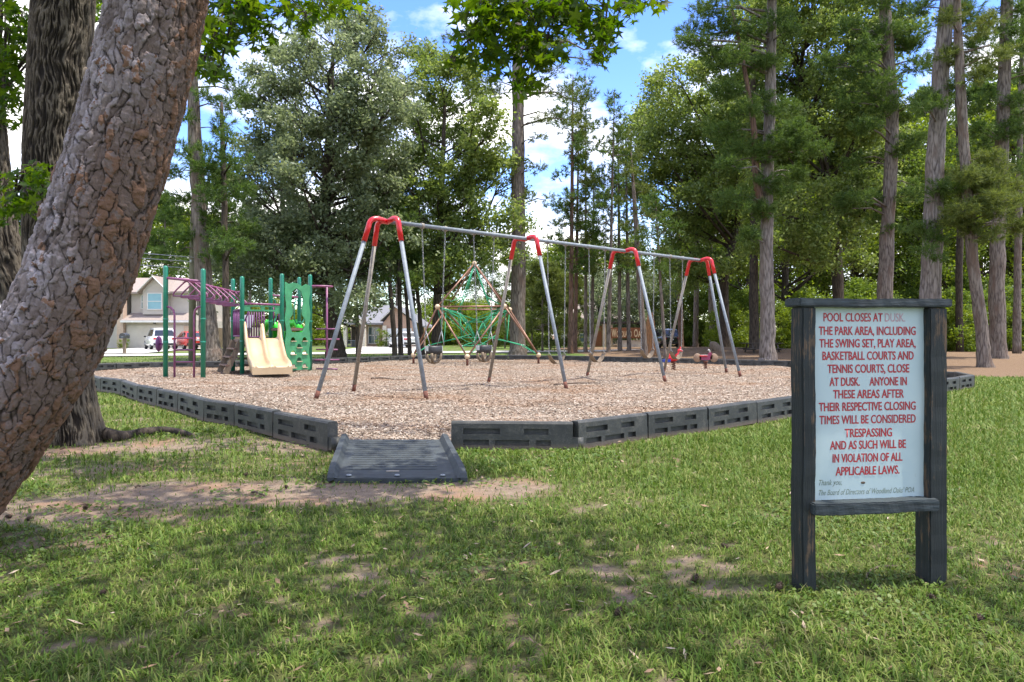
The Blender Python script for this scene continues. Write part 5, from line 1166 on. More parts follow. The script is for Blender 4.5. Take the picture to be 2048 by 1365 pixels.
# ------------------------------------------------------------------ cars
def car(label, paint, loc, heading, suv=True, group=None):
    """+x is forward in local space"""
    r = thing('parked_car', label, 'car', loc, heading, group)
    L, Wd, H = (4.75, 1.88, 1.70) if suv else (4.7, 1.82, 1.45)
    st = [(-L / 2, .50, .88, .70), (-L / 2 + .08, .36, .97, .86), (-L / 2 + .5, .30, 1.02, .93), (-.8, .25, 1.02, .94), (.6, .25, 1.0, .94), (1.3, .28, .96, .92), (L / 2 - .35, .32, .84, .86), (L / 2 - .06, .38, .72, .74), (L / 2, .46, .60, .6)]
    if not suv: st = [(x, z0, z1 - .06, w) for x, z0, z1, w in st]
    rows = []
    for x, z0, z1, w in st: rows.append([(x, -w * .93, z0), (x, -w, z0 + .12), (x, -w, z1 - .18), (x, -w * .94, z1), (x, 0, z1 + .03), (x, w * .94, z1), (x, w, z1 - .18), (x, w, z0 + .12), (x, w * .93, z0)])
    mb = MB(); n_ = 9; b0 = mb.add([p for q in rows for p in q], [])
    for i in range(len(rows) - 1):
        for k in range(n_): mb.face((b0 + i * n_ + k, b0 + (i + 1) * n_ + k, b0 + (i + 1) * n_ + (k + 1) % n_, b0 + i * n_ + (k + 1) % n_), True)
    mb.face(range(b0, b0 + n_)); e_ = b0 + (len(rows) - 1) * n_; mb.face(list(range(e_, e_ + n_))[::-1])
    # cabin
    zb_ = 1.0 if suv else .92
    cab = [(-L / 2 + .20, zb_ - .02, .80, zb_ + .02), (-L / 2 + .52, H - .12, .68, 0), (-L / 2 + .9, H - .02, .66, 0), (-.2, H, .66, 0), (.45, H - .06, .66, 0), (1.35, zb_ - .03, .80, 0)]
    if not suv: cab = [(-L / 2 + .45, zb_ - .02, .78, 0), (-L / 2 + 1.15, H - .10, .62, 0), (-L / 2 + 1.6, H - .01, .60, 0), (-.1, H, .60, 0), (.35, H - .05, .6, 0), (1.35, zb_ - .03, .78, 0)]
    rows = [[(x, -.84, zb_ - .08), (x, -w, z), (x, 0, z + .03), (x, w, z), (x, .84, zb_ - .08)] for x, z, w, _ in cab]; b0 = mb.add([p for q in rows for p in q], [])
    for i in range(len(rows) - 1):
        for k in range(4): mb.face((b0 + i * 5 + k, b0 + (i + 1) * 5 + k, b0 + (i + 1) * 5 + k + 1, b0 + i * 5 + k + 1), False)
    mb.build('body', paint, r, False)
    # glass, a few mm proud of the cabin
    def side(x0, x1, t0, t1, s_):
        def q(x, t):
            # follow the slanted cabin side
            zs = np.interp(x, [c[0] for c in cab], [c[1] for c in cab]); ws = np.interp(x, [c[0] for c in cab], [c[2] for c in cab]); z0 = zb_ - .08
            return (x, s_ * ((.84 * (1 - t) + ws * t) + .008), z0 * (1 - t) + zs * t)
        return [q(x0, t0), q(x1, t0), q(x1, t1), q(x0, t1)]
    for s_ in (-1, 1):
        mb = MB()
        for x0, x1 in ((-L / 2 + (.75 if suv else 1.15), -.62), (-.52, .42)): mb.quad(*side(x0, x1, .18, .86, s_))
        mb.quad(*side(.42, 1.0, .2, .8, s_)); mb.build('side_window', M['car_glass'], r, False)
    def slope(i, name, t0, t1, inset):
        a_, b_ = cab[i], cab[i + 1]; P = []
        for t, sg2 in ((t0, -1), (t0, 1), (t1, 1), (t1, -1)):
            x = a_[0] + (b_[0] - a_[0]) * t; z = a_[1] + (b_[1] - a_[1]) * t; w = (a_[2] + (b_[2] - a_[2]) * t) - inset; P.append((x + (-.012 if i == 0 else .012), sg2 * w, z + .035))
        mb = MB(); mb.quad(*P); mb.build(name, M['car_glass'], r, False)
    slope(0, 'rear_window', .10, .86, .07); slope(4, 'windscreen', .1, .9, .07)
    for x in (-1.42, 1.42):
        for s_ in (-1, 1):
            mb = MB(); c = (x, s_ * (Wd / 2 - .11), .34); mb.lathe(c, [(.20, -.10), (.32, -.10), (.34, -.07), (.34, .07), (.32, .10), (.20, .10)], 20, axis='y'); w_ = mb.build('wheel', M['tyre'], r, False)
            mb = MB(); mb.lathe((x, c[1] + s_ * .085, .34), [(.02, -.02), (.205, -.02), (.205, .02), (.02, .012)], 16, axis='y'); mb.build('rim', M['alloy'], w_, False)
    for s_ in (-1, 1):
        mb = MB(); mb.obox((-L / 2 + .03, s_ * .66, .86 if suv else .80), (.05, 0, .01), (0, .15, 0), (0, 0, .065)); mb.build('tail_light', M['tail_red'], r, False)
        mb = MB(); mb.obox((L / 2 - .12, s_ * .6, .70), (.06, 0, 0), (0, .14, 0), (0, 0, .06)); mb.build('headlight', M['clamp'], r, False)
        mb = MB(); mb.ball((.85, s_ * .98, 1.02), .10, 8, (.7, 1, .8)); mb.build('wing_mirror', M['trim_black'], r, False)
    mb = MB(); mb.box(-L / 2 - .03, -L / 2 + .10, -.80, .80, .34, .50, .02); mb.build('rear_bumper', M['trim_black'], r, False)
    mb = MB(); mb.box(-L / 2 - .012, -L / 2 + .01, -.16, .16, .70, .80); mb.build('number_plate', M['plate'], r, False)
    return r
def at_ground(px, Z): return ((px - CX) * Z / F, Z, .06)
car('white crossover parked in front of the beige garage', M['car_white'], at_ground(320, 57.0), math.radians(125), True)
car('red car parked at the right edge of the beige garage', M['car_red'], at_ground(381, 57.5), math.radians(128), False)
car('white sedan parked before the white garage door', M['car_white'], at_ground(808, 63), math.radians(118), False)
car('black car parked beside the neighbourhood sign', M['car_black'], at_ground(1327, 64), math.radians(96), True)

# ------------------------------------------------------------------ mailbox, pole, wires
c = Vector((*G(249, 708.5)[:2], 0)); mbx = thing('mailbox', 'dark mailbox on a wooden post beside the street', 'mailbox', (c.x, c.y, 0))
mb = MB(); mb.box(c.x - .08, c.x + .08, c.y - .08, c.y + .08, -.05, .98, .01); mb.build('post', M['wood_old'], mbx)
mb = MB(); mb.prism([(-.2, 0), (.2, 0), (.2, .2), (.14, .31), (0, .35), (-.14, .31), (-.2, .2)], -.26, .26, lambda u, v, d: (c.x + u, c.y + d, .985 + v)); mb.build('box', M['mailbox'], mbx)
mb = MB(); mb.box(c.x - .07, c.x + .07, c.y - .275, c.y - .262, 1.06, 1.11); mb.build('door_handle', M['galv'], mbx)
c = Vector(((384 - CX) * 30 / F, 30, 0)); up_ = thing('utility_pole', 'greenish grey wooden utility pole just left of the thick pine', 'utility pole', (c.x, c.y, 0))
mb = MB(); mb.tube([(c.x, c.y, -.1), (c.x + .03, c.y, 4), (c.x + .05, c.y, 6.4)], [.15, .14, .12], 12); mb.build('shaft', M['pole_wood'], up_)
mb = MB(); mb.lathe((c.x + .03, c.y - .17, hz(524, 30) - .06), [(.03, 0), (.05, .03), (.05, .1), (.02, .13)], 10); mb.build('insulator', M['clamp'], up_)
for i, (pa, pb, pc) in enumerate(((W(-260, 470, 26), (c.x - .1, c.y - .22, hz(524, 30)), W(1130, 605, 88)), (W(-260, 490, 26), (c.x - .1, c.y - .22, hz(537, 30)), W(1130, 617, 88)), (W(-260, 452, 26), (c.x + .1, c.y - .22, hz(516, 30)), W(1130, 588, 88)))):
    mb = MB(); P = []
    for p, q in ((pa, pb), (pb, pc)):
        p, q = Vector(p), Vector(q)
        for k in range(10): t = k / 9; P.append(p + (q - p) * t - Vector((0, 0, .5 * 4 * t * (1 - t) * (q - p).length / 90)))
    mb.tube(P, .017, 5); o = mb.build('power_line', M['wire'], loc=pb); tag(o, ['middle', 'lowest', 'topmost'][i] + ' of the three cables running from the utility pole', 'power line', 'cables on the utility pole')

# ------------------------------------------------------------------ pine cones, sticks and a modelled beam shadow line
spots = [(24, 1035, .8, 'green pine cone on the bare earth by the leaning trunk'), (52, 1043, .85, 'black pine cone on bare earth by the leaning trunk'), (170, 1019, .8, 'brown pine cone on the bare earth right of the leaning trunk'), (490, 955, .8, 'dark pine cone at the edge of the dirt left of the ramp'), (573, 976, .7, 'small brown cone on the dirt just left of the ramp'),
         (1555, 1187, .9, 'pine cone at the foot of the sign\'s left post'), (1455, 1100, .8, 'pine cone in the grass left of the sign'), (1386, 1168, .9, 'dark pine cone in the shaded grass left of the sign'), (1866, 1201, .8, 'pine cone in front of the sign\'s right post'), (1962, 1246, .9, 'dark pine cone at the sunny lower right of the lawn'), (1232, 1236, .8, 'pine cone low in the grass at the middle of the lawn'), (201, 1194, .7, 'pine cone in the grass at the lower left'), (742, 1011, .5, 'small cone on the dirt right below the ramp')]
def cone_mesh():
    mb = MB(); mb.ball((0, 0, .03), .028, 10, (1, 1, 1.25)); 
    for r_ in range(6):
        n_ = 9
        for k in range(n_):
            a_ = 2 * math.pi * (k + .5 * (r_ % 2)) / n_; ph = math.radians(-55 + 24 * r_); R_ = .030 * math.cos(ph); z = .033 + .040 * math.sin(ph)
            c = Vector((R_ * math.cos(a_), R_ * math.sin(a_), z)); o_ = Vector((math.cos(a_) * math.cos(ph), math.sin(a_) * math.cos(ph), math.sin(ph))); t_ = Vector((-math.sin(a_), math.cos(a_), 0)); u_ = o_.cross(t_)
            mb.add([c + t_ * .008, c - t_ * .008, c + o_ * .012 + u_ * .006], [(0, 1, 2)])
    return mk_mesh('pine_cone', mb.v, [i for f in mb.f for i in f], [len(f) for f in mb.f], smooth=mb.sm, mats=[M['cone']])
CM = cone_mesh()
for i, (x, y, s_, lb) in enumerate(spots):
    o = link(bpy.data.objects.new('pine_cone', CM)); p = G(x, y); o.location = (p[0], p[1], float(ground_height(np.array(p[0]), np.array(p[1]))) + .014); o.scale = (s_ * .62,) * 3; o.rotation_euler = (random.uniform(.8, 1.6), random.uniform(0, 1), random.uniform(0, 6)); tag(o, lb, 'pine cone', 'pine cones lying in the grass')
for x0, y0, x1, y1, rr, lb in ((742, 757, 812, 759, .02, 'thin dark stick on the wood chips inside the first red arch'), (1108, 770, 1240, 764, .02, 'thin dark tube modelled as the swing beam shadow between the second and third arches'), (505, 985, 530, 991, .012, 'short stick on the dirt left of the ramp'), (270, 975, 290, 972, .01, 'small twig on dirt near the leaning trunk')):  # the long one between the arches is a tube modelled as the beam's shadow
    h_ = MZ + .02 if y0 < 800 else .01; a_, b_ = Vector(G(x0, y0, h_)), Vector(G(x1, y1, h_)); mb = MB(); mb.tube(smooth_path([a_, a_ * .7 + b_ * .3 + Vector((0, .12 * (h_ > .05), .01)), a_ * .35 + b_ * .65 - Vector((0, .08 * (h_ > .05), 0)), b_], 4), [rr * (1 - .05 * k) for k in range(13)], 6)
    o = mb.build('stick_and_shadow_line', M['twig'], loc=a_); tag(o, lb, 'stick')

# ------------------------------------------------------------------ trees
def unit(v): return v / np.maximum(np.linalg.norm(v, axis=-1, keepdims=True), 1e-9)
def leaf_cloud(blobs, leaf, cover=1.0, sub=7):
    """diamond leaves in clumps spread through each blob; blobs: (x, y, z, r)"""
    C, S = [], []
    for x, y, z, r in blobs:
        n = int(cover * 2.2 * math.pi * r * r / (leaf * leaf * .5)); n = max(n, 12)
        sc = RNG.normal(0, .46, (sub, 3)); sc /= np.maximum(1, np.linalg.norm(sc, axis=1, keepdims=True)); sc *= np.array([1, 1, .8]) * r
        w = RNG.random(sub) + .3; k = RNG.choice(sub, n, p=w / w.sum())
        C.append(np.array([x, y, z]) + sc[k] + RNG.normal(0, .24 * r, (n, 3)) * np.array([1, 1, .75]))
    C = np.concatenate(C); n = len(C)
    nr = unit(RNG.normal(0, 1, (n, 3)) + np.array([0, 0, .75])); u = unit(np.cross(nr, RNG.normal(0, 1, (n, 3)))); v = np.cross(nr, u)
    s = leaf * RNG.uniform(.7, 1.3, (n, 1)); bend = nr * s * .12
    V = np.stack((C - u * s * .5, C + v * s * .27 + bend - u * s * .05, C + u * s * .5, C - v * s * .27 + bend - u * s * .05), 1)
    return V.reshape(-1, 3), np.arange(n * 4), np.full(n, 4)
def tuft_cloud(pads, L=.24, per=20, dens=28, width=.011):
    """pine needles: fans of thin blades gathered in pads (x, y, z, r, dirx, diry)"""
    C, D = [], []
    for p in pads:
        x, y, z, r = p[:4]; n = max(5, int(dens * r * r)); q = RNG.normal(0, 1, (n, 3)); q = unit(q) * (RNG.random((n, 1)) ** .45) * r * np.array([1, 1, .55])
        C.append(np.array([x, y, z]) + q); D.append(unit(q + np.array([0, 0, .5 * r]) + RNG.normal(0, .25 * r, (n, 3))))
    C = np.concatenate(C); D = np.concatenate(D); n = len(C)
    C = np.repeat(C, per, 0); D = np.repeat(D, per, 0); N = len(C)
    d = unit(D * .85 + RNG.normal(0, .62, (N, 3))); s = unit(np.cross(d, RNG.normal(0, 1, (N, 3)))) * width
    l = L * RNG.uniform(.65, 1.15, (N, 1)); st = C + D * RNG.uniform(-.12, .12, (N, 1)) * 1.0
    V = np.stack((st - s, st + s, st + d * l - np.array([0, 0, .03]) * 1), 1)
    return V.reshape(-1, 3), np.arange(N * 3), np.full(N, 3)
def tree_core(name, label, cat, loc, trunk, blobs, kind, leafm, bark, leaf=.17, cover=1.0, group=None, limb_r=.28, sub=7, needle=(.26, 20, 69, .012), limbs=True, every=1, nr=10, gnarl=.06):
    """trunk: (x, y, z, r) going up; blobs: (x, y, z, r)"""
    r = thing(name, label, cat, loc, 0, group)
    T = smooth_path(trunk, 5); mb = MB()
    P = [t[:3] for t in T]; R = [max(.012, t[3]) for t in T]; rr = random.Random(hash(label) & 0xffff)
    P = [(p[0] + rr.uniform(-1, 1) * q * gnarl * 1.5, p[1], p[2]) for p, q in zip(P, R)]; R = [q * rr.uniform(1 - gnarl, 1 + gnarl) for q in R]
    mb.tube(P, R, nr)
    if limbs:
        Tz = np.array([t[2] for t in T])
        for i, b in enumerate(blobs):
            if i % every: continue
            hd = math.hypot(b[0] - np.interp(b[2], Tz, [t[0] for t in T]), b[1] - T[0][1])
            za = b[2] - (hd * rr.uniform(.45, .9) if kind == 'leaf' else hd * rr.uniform(.0, .2)); za = min(max(za, Tz[0] + .25 * (Tz[-1] - Tz[0])), Tz[-1] - .05)
            if b[2] < Tz[0] + .15 * (Tz[-1] - Tz[0]): continue
            a_ = Vector([float(np.interp(za, Tz, [t[k] for t in T])) for k in range(3)]); ra = float(np.interp(za, Tz, [t[3] for t in T]))
            e_ = Vector(b[:3]); L = (e_ - a_).length; r0 = min(ra * .6, .018 * L + .012)
            if L < .3: continue
            mid = a_ * .5 + e_ * .5 + Vector((rr.uniform(-.1, .1) * L, rr.uniform(-.1, .1) * L, (-.06 if kind == 'leaf' else .08) * L))
            m2 = a_ * .2 + e_ * .8 + Vector((rr.uniform(-.06, .06) * L, 0, rr.uniform(-.05, .07) * L))
            mb.tube([a_, mid, m2, e_], [r0, r0 * .7, r0 * .45, r0 * .2], 5)
            if kind == 'leaf':
                for k in range(3):
                    q = e_ + Vector((rr.uniform(-1, 1), rr.uniform(-1, 1), rr.uniform(-.3, 1))) * b[3] * .8; mb.tube([m2, (m2 + q) / 2 + Vector((0, 0, .05)), q], [r0 * .4, r0 * .28, r0 * .12], 4)
    mb.build('trunk', bark, r)
    if blobs:
        if kind == 'leaf': V, lo, sz = leaf_cloud(blobs, leaf, cover, sub)
        else: V, lo, sz = tuft_cloud(blobs, *needle)
        add_obj('crown', mk_mesh('crown', V, lo, sz, mats=[leafm]), r)
    return r
def poly_blobs(poly, Z, sp=50, R=48, depth=2.5, drop=.05, rv=.25):
    xs = [p[0] for p in poly]; ys = [p[1] for p in poly]; out = []; y = min(ys); k = 0
    while y <= max(ys):
        x = min(xs) + (sp / 2 if k % 2 else 0)
        while x <= max(xs):
            px, py = x + random.uniform(-.35, .35) * sp, y + random.uniform(-.35, .35) * sp
            if bool(inpoly(np.array([px]), np.array([py]), poly)[0]) and random.random() > drop:
                dz = random.uniform(-1, 1) * depth; ZZ = Z + dz; out.append((*W(px, py, ZZ), R * random.uniform(1 - rv, 1 + rv) * Z / F))
            x += sp
        y += sp * .85; k += 1
    return out
def pxr_(x, y, w, Z): return (*W(x, y, Z), w / 2 * Z / F)
def px_trunk(path, Z):
    out = []
    for x, y, w in path: out.append((*W(x, y, Z), w / 2 * Z / F))
    out[0] = (out[0][0], out[0][1], -.1, out[0][3]); return out
def pads_px(L, Z, depth=1.6):
    out = []
    for p in L:
        x, y, r = p; r *= 1.2
        for k in range(1 + (depth < 1.5 and Z < 36)): out.append((*W(x + k * random.uniform(-34, 34), y + k * random.uniform(-22, 22), Z + random.uniform(-1.2 * depth, .6 * depth)), r * (1 - .22 * k) * Z / F))
    return out
def auto_pads(xt, y0, y1, w0, w1, n, r0=22, r1=30):
    """pads round a thin trunk: xt(y) centre line, from y0 (top) to y1, half widths w0..w1"""
    out = []
    for i in range(n):
        t = (i + random.random()) / n; y = y0 + (y1 - y0) * t; hw = w0 + (w1 - w0) * math.sin(min(1, t * 1.15) * math.pi * .62); x = xt(y) + random.choice((-1, 1)) * hw * random.uniform(.15, 1.0)
        out.append((x, y, r0 + (r1 - r0) * random.random()))
    return out
def tree_px(name, label, Z, path, blobs, kind, leafm, bark, **kw):
    T = px_trunk(path, Z); return tree_core(name, label, 'tree', (T[0][0], T[0][1], 0), T, blobs, kind, M[leafm], M[bark], **kw)

# --- big leafy trees left and centre
B = poly_blobs([(470, 470), (430, 400), (462, 330), (500, 240), (475, 190), (540, 110), (600, 60), (655, 5), (720, 0), (775, 60), (805, 130), (825, 220), (835, 330), (825, 430), (800, 520), (700, 560), (600, 560), (490, 540), (440, 500)], 34, 46, 44, 3.5)
tree_px('broadleaf_tree', 'large silvery green broadleaf tree behind the green play structure', 34, [(674, 722, 46), (670, 690, 36), (664, 640, 30), (655, 560, 26), (650, 480, 24), (653, 380, 20), (658, 280, 17), (661, 190, 12), (668, 90, 6)], B, 'leaf', 'leaf_silver', 'bark_dark', leaf=.19, cover=1.9)
B = poly_blobs([(800, 210), (850, 115), (905, 130), (965, 155), (1000, 210), (1020, 260), (1030, 330), (1035, 420), (1050, 470), (980, 540), (900, 590), (800, 560), (770, 400), (780, 280)], 38, 44, 42, 3)
tree_px('broadleaf_tree', 'bright green broadleaf tree in the middle, left of the tall bare pine trunk', 38, [(874, 714, 24), (873, 660, 18), (876, 560, 15), (880, 460, 13), (885, 340, 10), (890, 200, 6)], B, 'leaf', 'leaf_olive', 'bark_dark', leaf=.20, cover=1.9)
B = poly_blobs([(430, 600), (440, 470), (520, 450), (600, 480), (700, 500), (760, 540), (760, 610), (700, 640), (640, 600), (560, 590), (500, 600)], 33.5, 42, 40, 2.5)
tree_px('broadleaf_tree', 'dark green low broadleaf tree hanging over the slide and climbing wall', 33.5, [(716, 718, 8), (714, 640, 8), (705, 540, 7), (690, 460, 5)], B, 'leaf', 'leaf_silver', 'bark_dark', leaf=.18, cover=1.2, every=4)
# --- left pines
def lx(a, b): return lambda y: a[0] + (b[0] - a[0]) * (y - a[1]) / (b[1] - a[1])
tree_px('pine_tree', 'thick brown pine standing just behind the bed between the pole and the slide structure', 29.4, [(427, 730, 56), (424, 712, 44), (418, 670, 36), (408, 560, 32), (398, 420, 28), (390, 280, 25), (384, 150, 22), (376, 20, 18), (370, -120, 12)],
        pads_px([(350, 150, 22), (430, 130, 22), (410, 190, 22), (360, 230, 24), (440, 260, 22), (370, 300, 26), (400, 330, 24), (345, 345, 24), (420, 370, 26), (375, 400, 30), (430, 420, 28), (350, 430, 26), (390, 470, 28), (440, 470, 26), (355, 500, 24), (415, 330, 26), (460, 350, 26), (480, 180, 28), (455, 210, 24), (440, 60, 30), (330, 60, 30), (400, -20, 40), (360, -90, 40)], 29.4), 'pine', 'needle', 'bark_pine', needle=(.26, 20, 114, .014))
tree_px('pine_tree', 'slim dark trunk right beside the thick brown pine behind the monkey bars', 28.6, [(456, 732, 22), (454, 700, 17), (452, 600, 14), (450, 480, 12), (446, 300, 10), (443, 205, 6)],
        pads_px([(420, 300, 24), (470, 320, 26), (440, 350, 28), (480, 380, 28), (420, 390, 26), (460, 420, 28), (490, 450, 26), (430, 450, 28), (445, 240, 18), (455, 275, 20), (470, 490, 28), (430, 510, 28)], 28.6), 'pine', 'needle', 'bark_dark', needle=(.24, 20, 114, .014))
tree_px('pine_tree', 'small dark pine against blue sky left of the silvery tree', 40, [(566, 715, 12), (566, 600, 11), (565, 400, 9), (563, 290, 5), (562, 250, 3)],
        pads_px(auto_pads(lambda y: 564, 255, 480, 6, 44, 18, 16, 24), 40), 'pine', 'needle', 'bark_dark', needle=(.26, 18, 92, .016))
# three thin trunks behind the first arch
for i, (xb, xt_, w, lb) in enumerate(((790, 775, 10, 'leftmost of the thin pine trunks behind the first red arch'), (802, 797, 10, 'middle one of the thin pine trunks behind the first red arch'), (820, 806, 8, 'rightmost of the thin pine trunks behind the first red arch'), (845, 828, 9, 'lone thin dark pine trunk behind the bucket swing'))):
    Zt = 35 + i; tree_px('pine_tree', lb, Zt, [(xb, 719, w + 3), (xb - 1, 690, w), (xb + (xt_ - xb) * .5, 600, w - 1), (xt_, 500, w - 3), (xt_ - 2, 380, w - 6)], pads_px(auto_pads(lambda y: xt_, 390, 560, 12, 34, 9, 16, 24), Zt), 'pine', 'needle', 'bark_dark', needle=(.24, 18, 92, .014), group='thin pines behind the first red arch')
# --- tall bare pine in the middle
tree_px('pine_tree', 'tall straight pine with long bare trunk behind the second red arch', 39, [(1036, 712, 44), (1036, 695, 34), (1036, 640, 30), (1037, 480, 28), (1036, 300, 25), (1035, 150, 22), (1034, 0, 19), (1033, -150, 14)],
        pads_px([(1085, 240, 20), (1110, 228, 20), (1140, 240, 18), (1075, 275, 16), (1070, 335, 18), (1085, 180, 22), (1130, 185, 24), (1165, 195, 20), (1000, 185, 18), (985, 160, 18), (900, 75, 16), (1060, 395, 14), (1100, 395, 12), (1180, 120, 26), (1120, 90, 30), (1150, 50, 30), (960, 60, 26), (1090, 20, 36), (980, -40, 40), (1100, -60, 40), (1040, -130, 46), (1210, 95, 22), (1100, 140, 26)], 39, 1.2), 'pine', 'needle_pale', 'bark_pine', needle=(.25, 18, 78, .014))
# --- thin pines in the middle, sky between them
TH = [(1141, 708, 1146, 150, 11, 'leftmost slender pine of the middle row, a twin trunk close beside it'), (1150, 707, 1158, 230, 9, 'second slender pine in the middle row, right of its twin'), (1171, 706, 1172, 160, 8, 'slender pine in the middle row left of the third red arch'), (1184, 706, 1188, 330, 8, 'slender pine just right of another, left of the beige pillar'), (1217, 708, 1229, 185, 9, 'slender pine in front of the beige pillar of the neighbourhood sign'),
      (1240, 706, 1236, 250, 9, 'slender pine crossing the first letters of the neighbourhood sign'), (1258, 706, 1251, 270, 9, 'slender pine crossing the middle of the neighbourhood sign'), (1289, 716, 1262, 300, 13, 'leaning slender pine beside the broken orange stump'), (1330, 718, 1310, 380, 7, 'thin leaning sapling pine behind the red spring rider'), (1362, 700, 1354, 330, 11, 'reddish slender pine right of the third red arch'), (1391, 697, 1398, 300, 11, 'slender pine seen under the fourth red arch'), (1424, 698, 1418, 300, 12, 'slender pine right of the fourth red arch, beside the sawn log')]
for i, (xb, yb, xt_, yt, w, lb) in enumerate(TH):
    Zt = 1708 / (yb - HY); Zt = min(Zt, 62); f = lx((xt_, yt), (xb, yb))
    n = 30 if yt < 260 else 16
    tree_px('pine_tree', lb, Zt, [(xb, yb + 1, w + 4), (xb, yb - 18, w), (f(600) , 600, w - 1), (f(480), 480, max(3, w - 3)), ((f(480) + xt_) / 2, (480 + yt) / 2, max(2.5, w - 5)), (xt_, yt, 1.5)], pads_px(auto_pads(f, yt, 545, 5, 40 if i < 8 else 46, n, 12, 20), Zt, 1.5), 'pine', 'needle_pale' if i % 2 else 'needle', 'bark_red' if i in (0, 1, 9) else 'bark_pine', needle=(.32, 16, 46, .02), group='slender pines in the middle of the park')
stp = thing('broken_stump', 'broken orange brown tree stump beside the neighbourhood sign', 'stump', (G(1300, 713)[0], G(1300, 713)[1], 0))
c = Vector(G(1301, 713)); mb = MB(); n_ = 14; rows = []
for z, r_ in ((-.1, .40), (.2, .33), (.8, .29), (1.5, .27), (1.95, .24)): rows.append([c + Vector((math.cos(2 * math.pi * k / n_) * r_, math.sin(2 * math.pi * k / n_) * r_, z)) for k in range(n_)])
rows.append([c + Vector((math.cos(2 * math.pi * k / n_) * .17, math.sin(2 * math.pi * k / n_) * .17, 2.1 + .38 * abs(math.sin(k * 1.7)))) for k in range(n_)])
b0 = mb.add([p for q in rows for p in q], [])
for i in range(len(rows) - 1):
    for k in range(n_): mb.face((b0 + i * n_ + k, b0 + i * n_ + (k + 1) % n_, b0 + (i + 1) * n_ + (k + 1) % n_, b0 + (i + 1) * n_ + k), True)
mb.face([b0 + (len(rows) - 1) * n_ + k for k in range(n_)]); mb.build('stump_wood', M['stump'], stp)
# --- right side
B = poly_blobs([(1265, 260), (1320, 160), (1400, 110), (1480, 120), (1530, 250), (1520, 420), (1490, 560), (1350, 560), (1300, 480), (1260, 380)], 50, 44, 46, 4, drop=.10)
tree_px('broadleaf_tree', 'olive green broadleaf tree with forked dark trunk behind the fourth red arch', 50, [(1451, 705, 22), (1450, 660, 19), (1449, 560, 17), (1462, 500, 14), (1476, 430, 11), (1470, 330, 9), (1460, 220, 6), (1440, 140, 3)], B, 'leaf', 'leaf_olive', 'bark_dark', leaf=.25, cover=1.7)
B = poly_blobs([(1490, 60), (1600, -80), (1760, -80), (1810, 100), (1790, 300), (1770, 450), (1720, 540), (1560, 540), (1510, 400), (1480, 220)], 42, 46, 48, 4, drop=.08)
tree_px('broadleaf_tree', 'broadleaf tree with crooked black trunk rising above the notice board', 42, [(1678, 705, 28), (1677, 660, 24), (1675, 560, 21), (1665, 440, 18), (1650, 330, 15), (1612, 240, 12), (1600, 150, 9), (1625, 10, 5)], B, 'leaf', 'leaf_olive', 'bark_dark', leaf=.22, cover=1.8)
tree_px('pine_tree', 'tall black trunked tree directly left of the thick brown forked pine', 43, [(1510, 706, 28), (1509, 690, 21), (1508, 600, 18), (1508, 450, 16), (1508, 300, 13), (1505, 100, 9), (1503, -60, 6)], pads_px(auto_pads(lambda y: 1507, -50, 330, 20, 70, 14, 26, 36), 43), 'pine', 'needle', 'bark_dark', needle=(.28, 18, 59, .016))
PA = [(1440, 50, 30), (1400, 90, 28), (1470, 115, 30), (1500, 135, 30), (1420, 112, 24), (1445, 185, 26), (1545, 130, 26), (1495, 215, 28), (1460, 262, 26), (1565, 285, 30), (1480, 292, 30), (1530, 305, 28), (1605, 272, 26), (1585, 345, 26), (1480, 392, 26), (1455, 412, 22), (1520, 425, 26), (1560, 380, 26), (1590, 255, 22), (1500, 60, 26), (1560, 40, 28), (1430, 10, 30), (1380, 60, 22), (1500, 470, 20), (1460, 330, 22), (1550, 215, 26), (1620, 305, 20), (1520, -30, 40), (1590, -60, 40), (1480, -80, 40)]
forked = tree_px('pine_tree', 'thick brown pine with a reddish side fork at the bed edge left of the sign', 30, [(1537, 729, 44), (1536, 712, 34), (1535, 660, 29), (1533, 500, 26), (1535, 350, 23), (1540, 200, 21), (1543, 0, 17), (1545, -160, 12)], pads_px(PA, 30, 1.2), 'pine', 'needle', 'bark_pine_grey', needle=(.25, 22, 142, .012))
mb = MB(); fp = smooth_path([pxr_(x, y, w, 29.7) for x, y, w in ((1533, 430, 16), (1517, 385, 15), (1511, 330, 14), (1508, 260, 12), (1498, 190, 10), (1482, 100, 8), (1464, 20, 6))], 4); mb.tube([p[:3] for p in fp], [p[3] for p in fp], 8); mb.build('fork', M['bark_red'], forked)
PA = [(1770, 60, 30), (1800, 92, 26), (1740, 100, 28), (1760, 165, 30), (1825, 60, 26), (1760, 205, 28), (1830, 205, 24), (1720, 135, 26), (1700, 205, 24), (1785, 235, 24), (1805, 300, 22), (1750, 400, 26), (1720, 395, 26), (1825, 275, 22), (1700, 60, 26), (1690, 150, 22), (1730, 250, 24), (1690, 400, 22), (1760, 440, 22), (1820, 390, 24), (1840, 130, 26), (1770, 0, 30), (1720, -30, 36), (1830, -40, 36), (1650, 120, 20), (1700, 330, 20)]
tree_px('pine_tree', 'straight grey brown pine rising behind the middle of the notice board', 35, [(1770, 708, 40), (1770, 680, 32), (1770, 590, 28), (1776, 440, 25), (1785, 250, 23), (1776, 100, 22), (1770, 0, 20), (1766, -140, 14)], pads_px(PA, 35, 1.4), 'pine', 'needle', 'bark_pine', needle=(.25, 22, 126, .013))
PA = [(1850, 195, 22), (1870, 205, 22), (1895, 190, 20), (1850, 460, 24), (1870, 475, 20), (1885, 375, 26), (1905, 370, 26), (1930, 385, 24), (1850, 500, 18), (1830, 20, 24), (1940, 30, 30), (1960, 80, 26), (1930, -40, 40), (1860, -80, 40), (1900, 345, 22)]
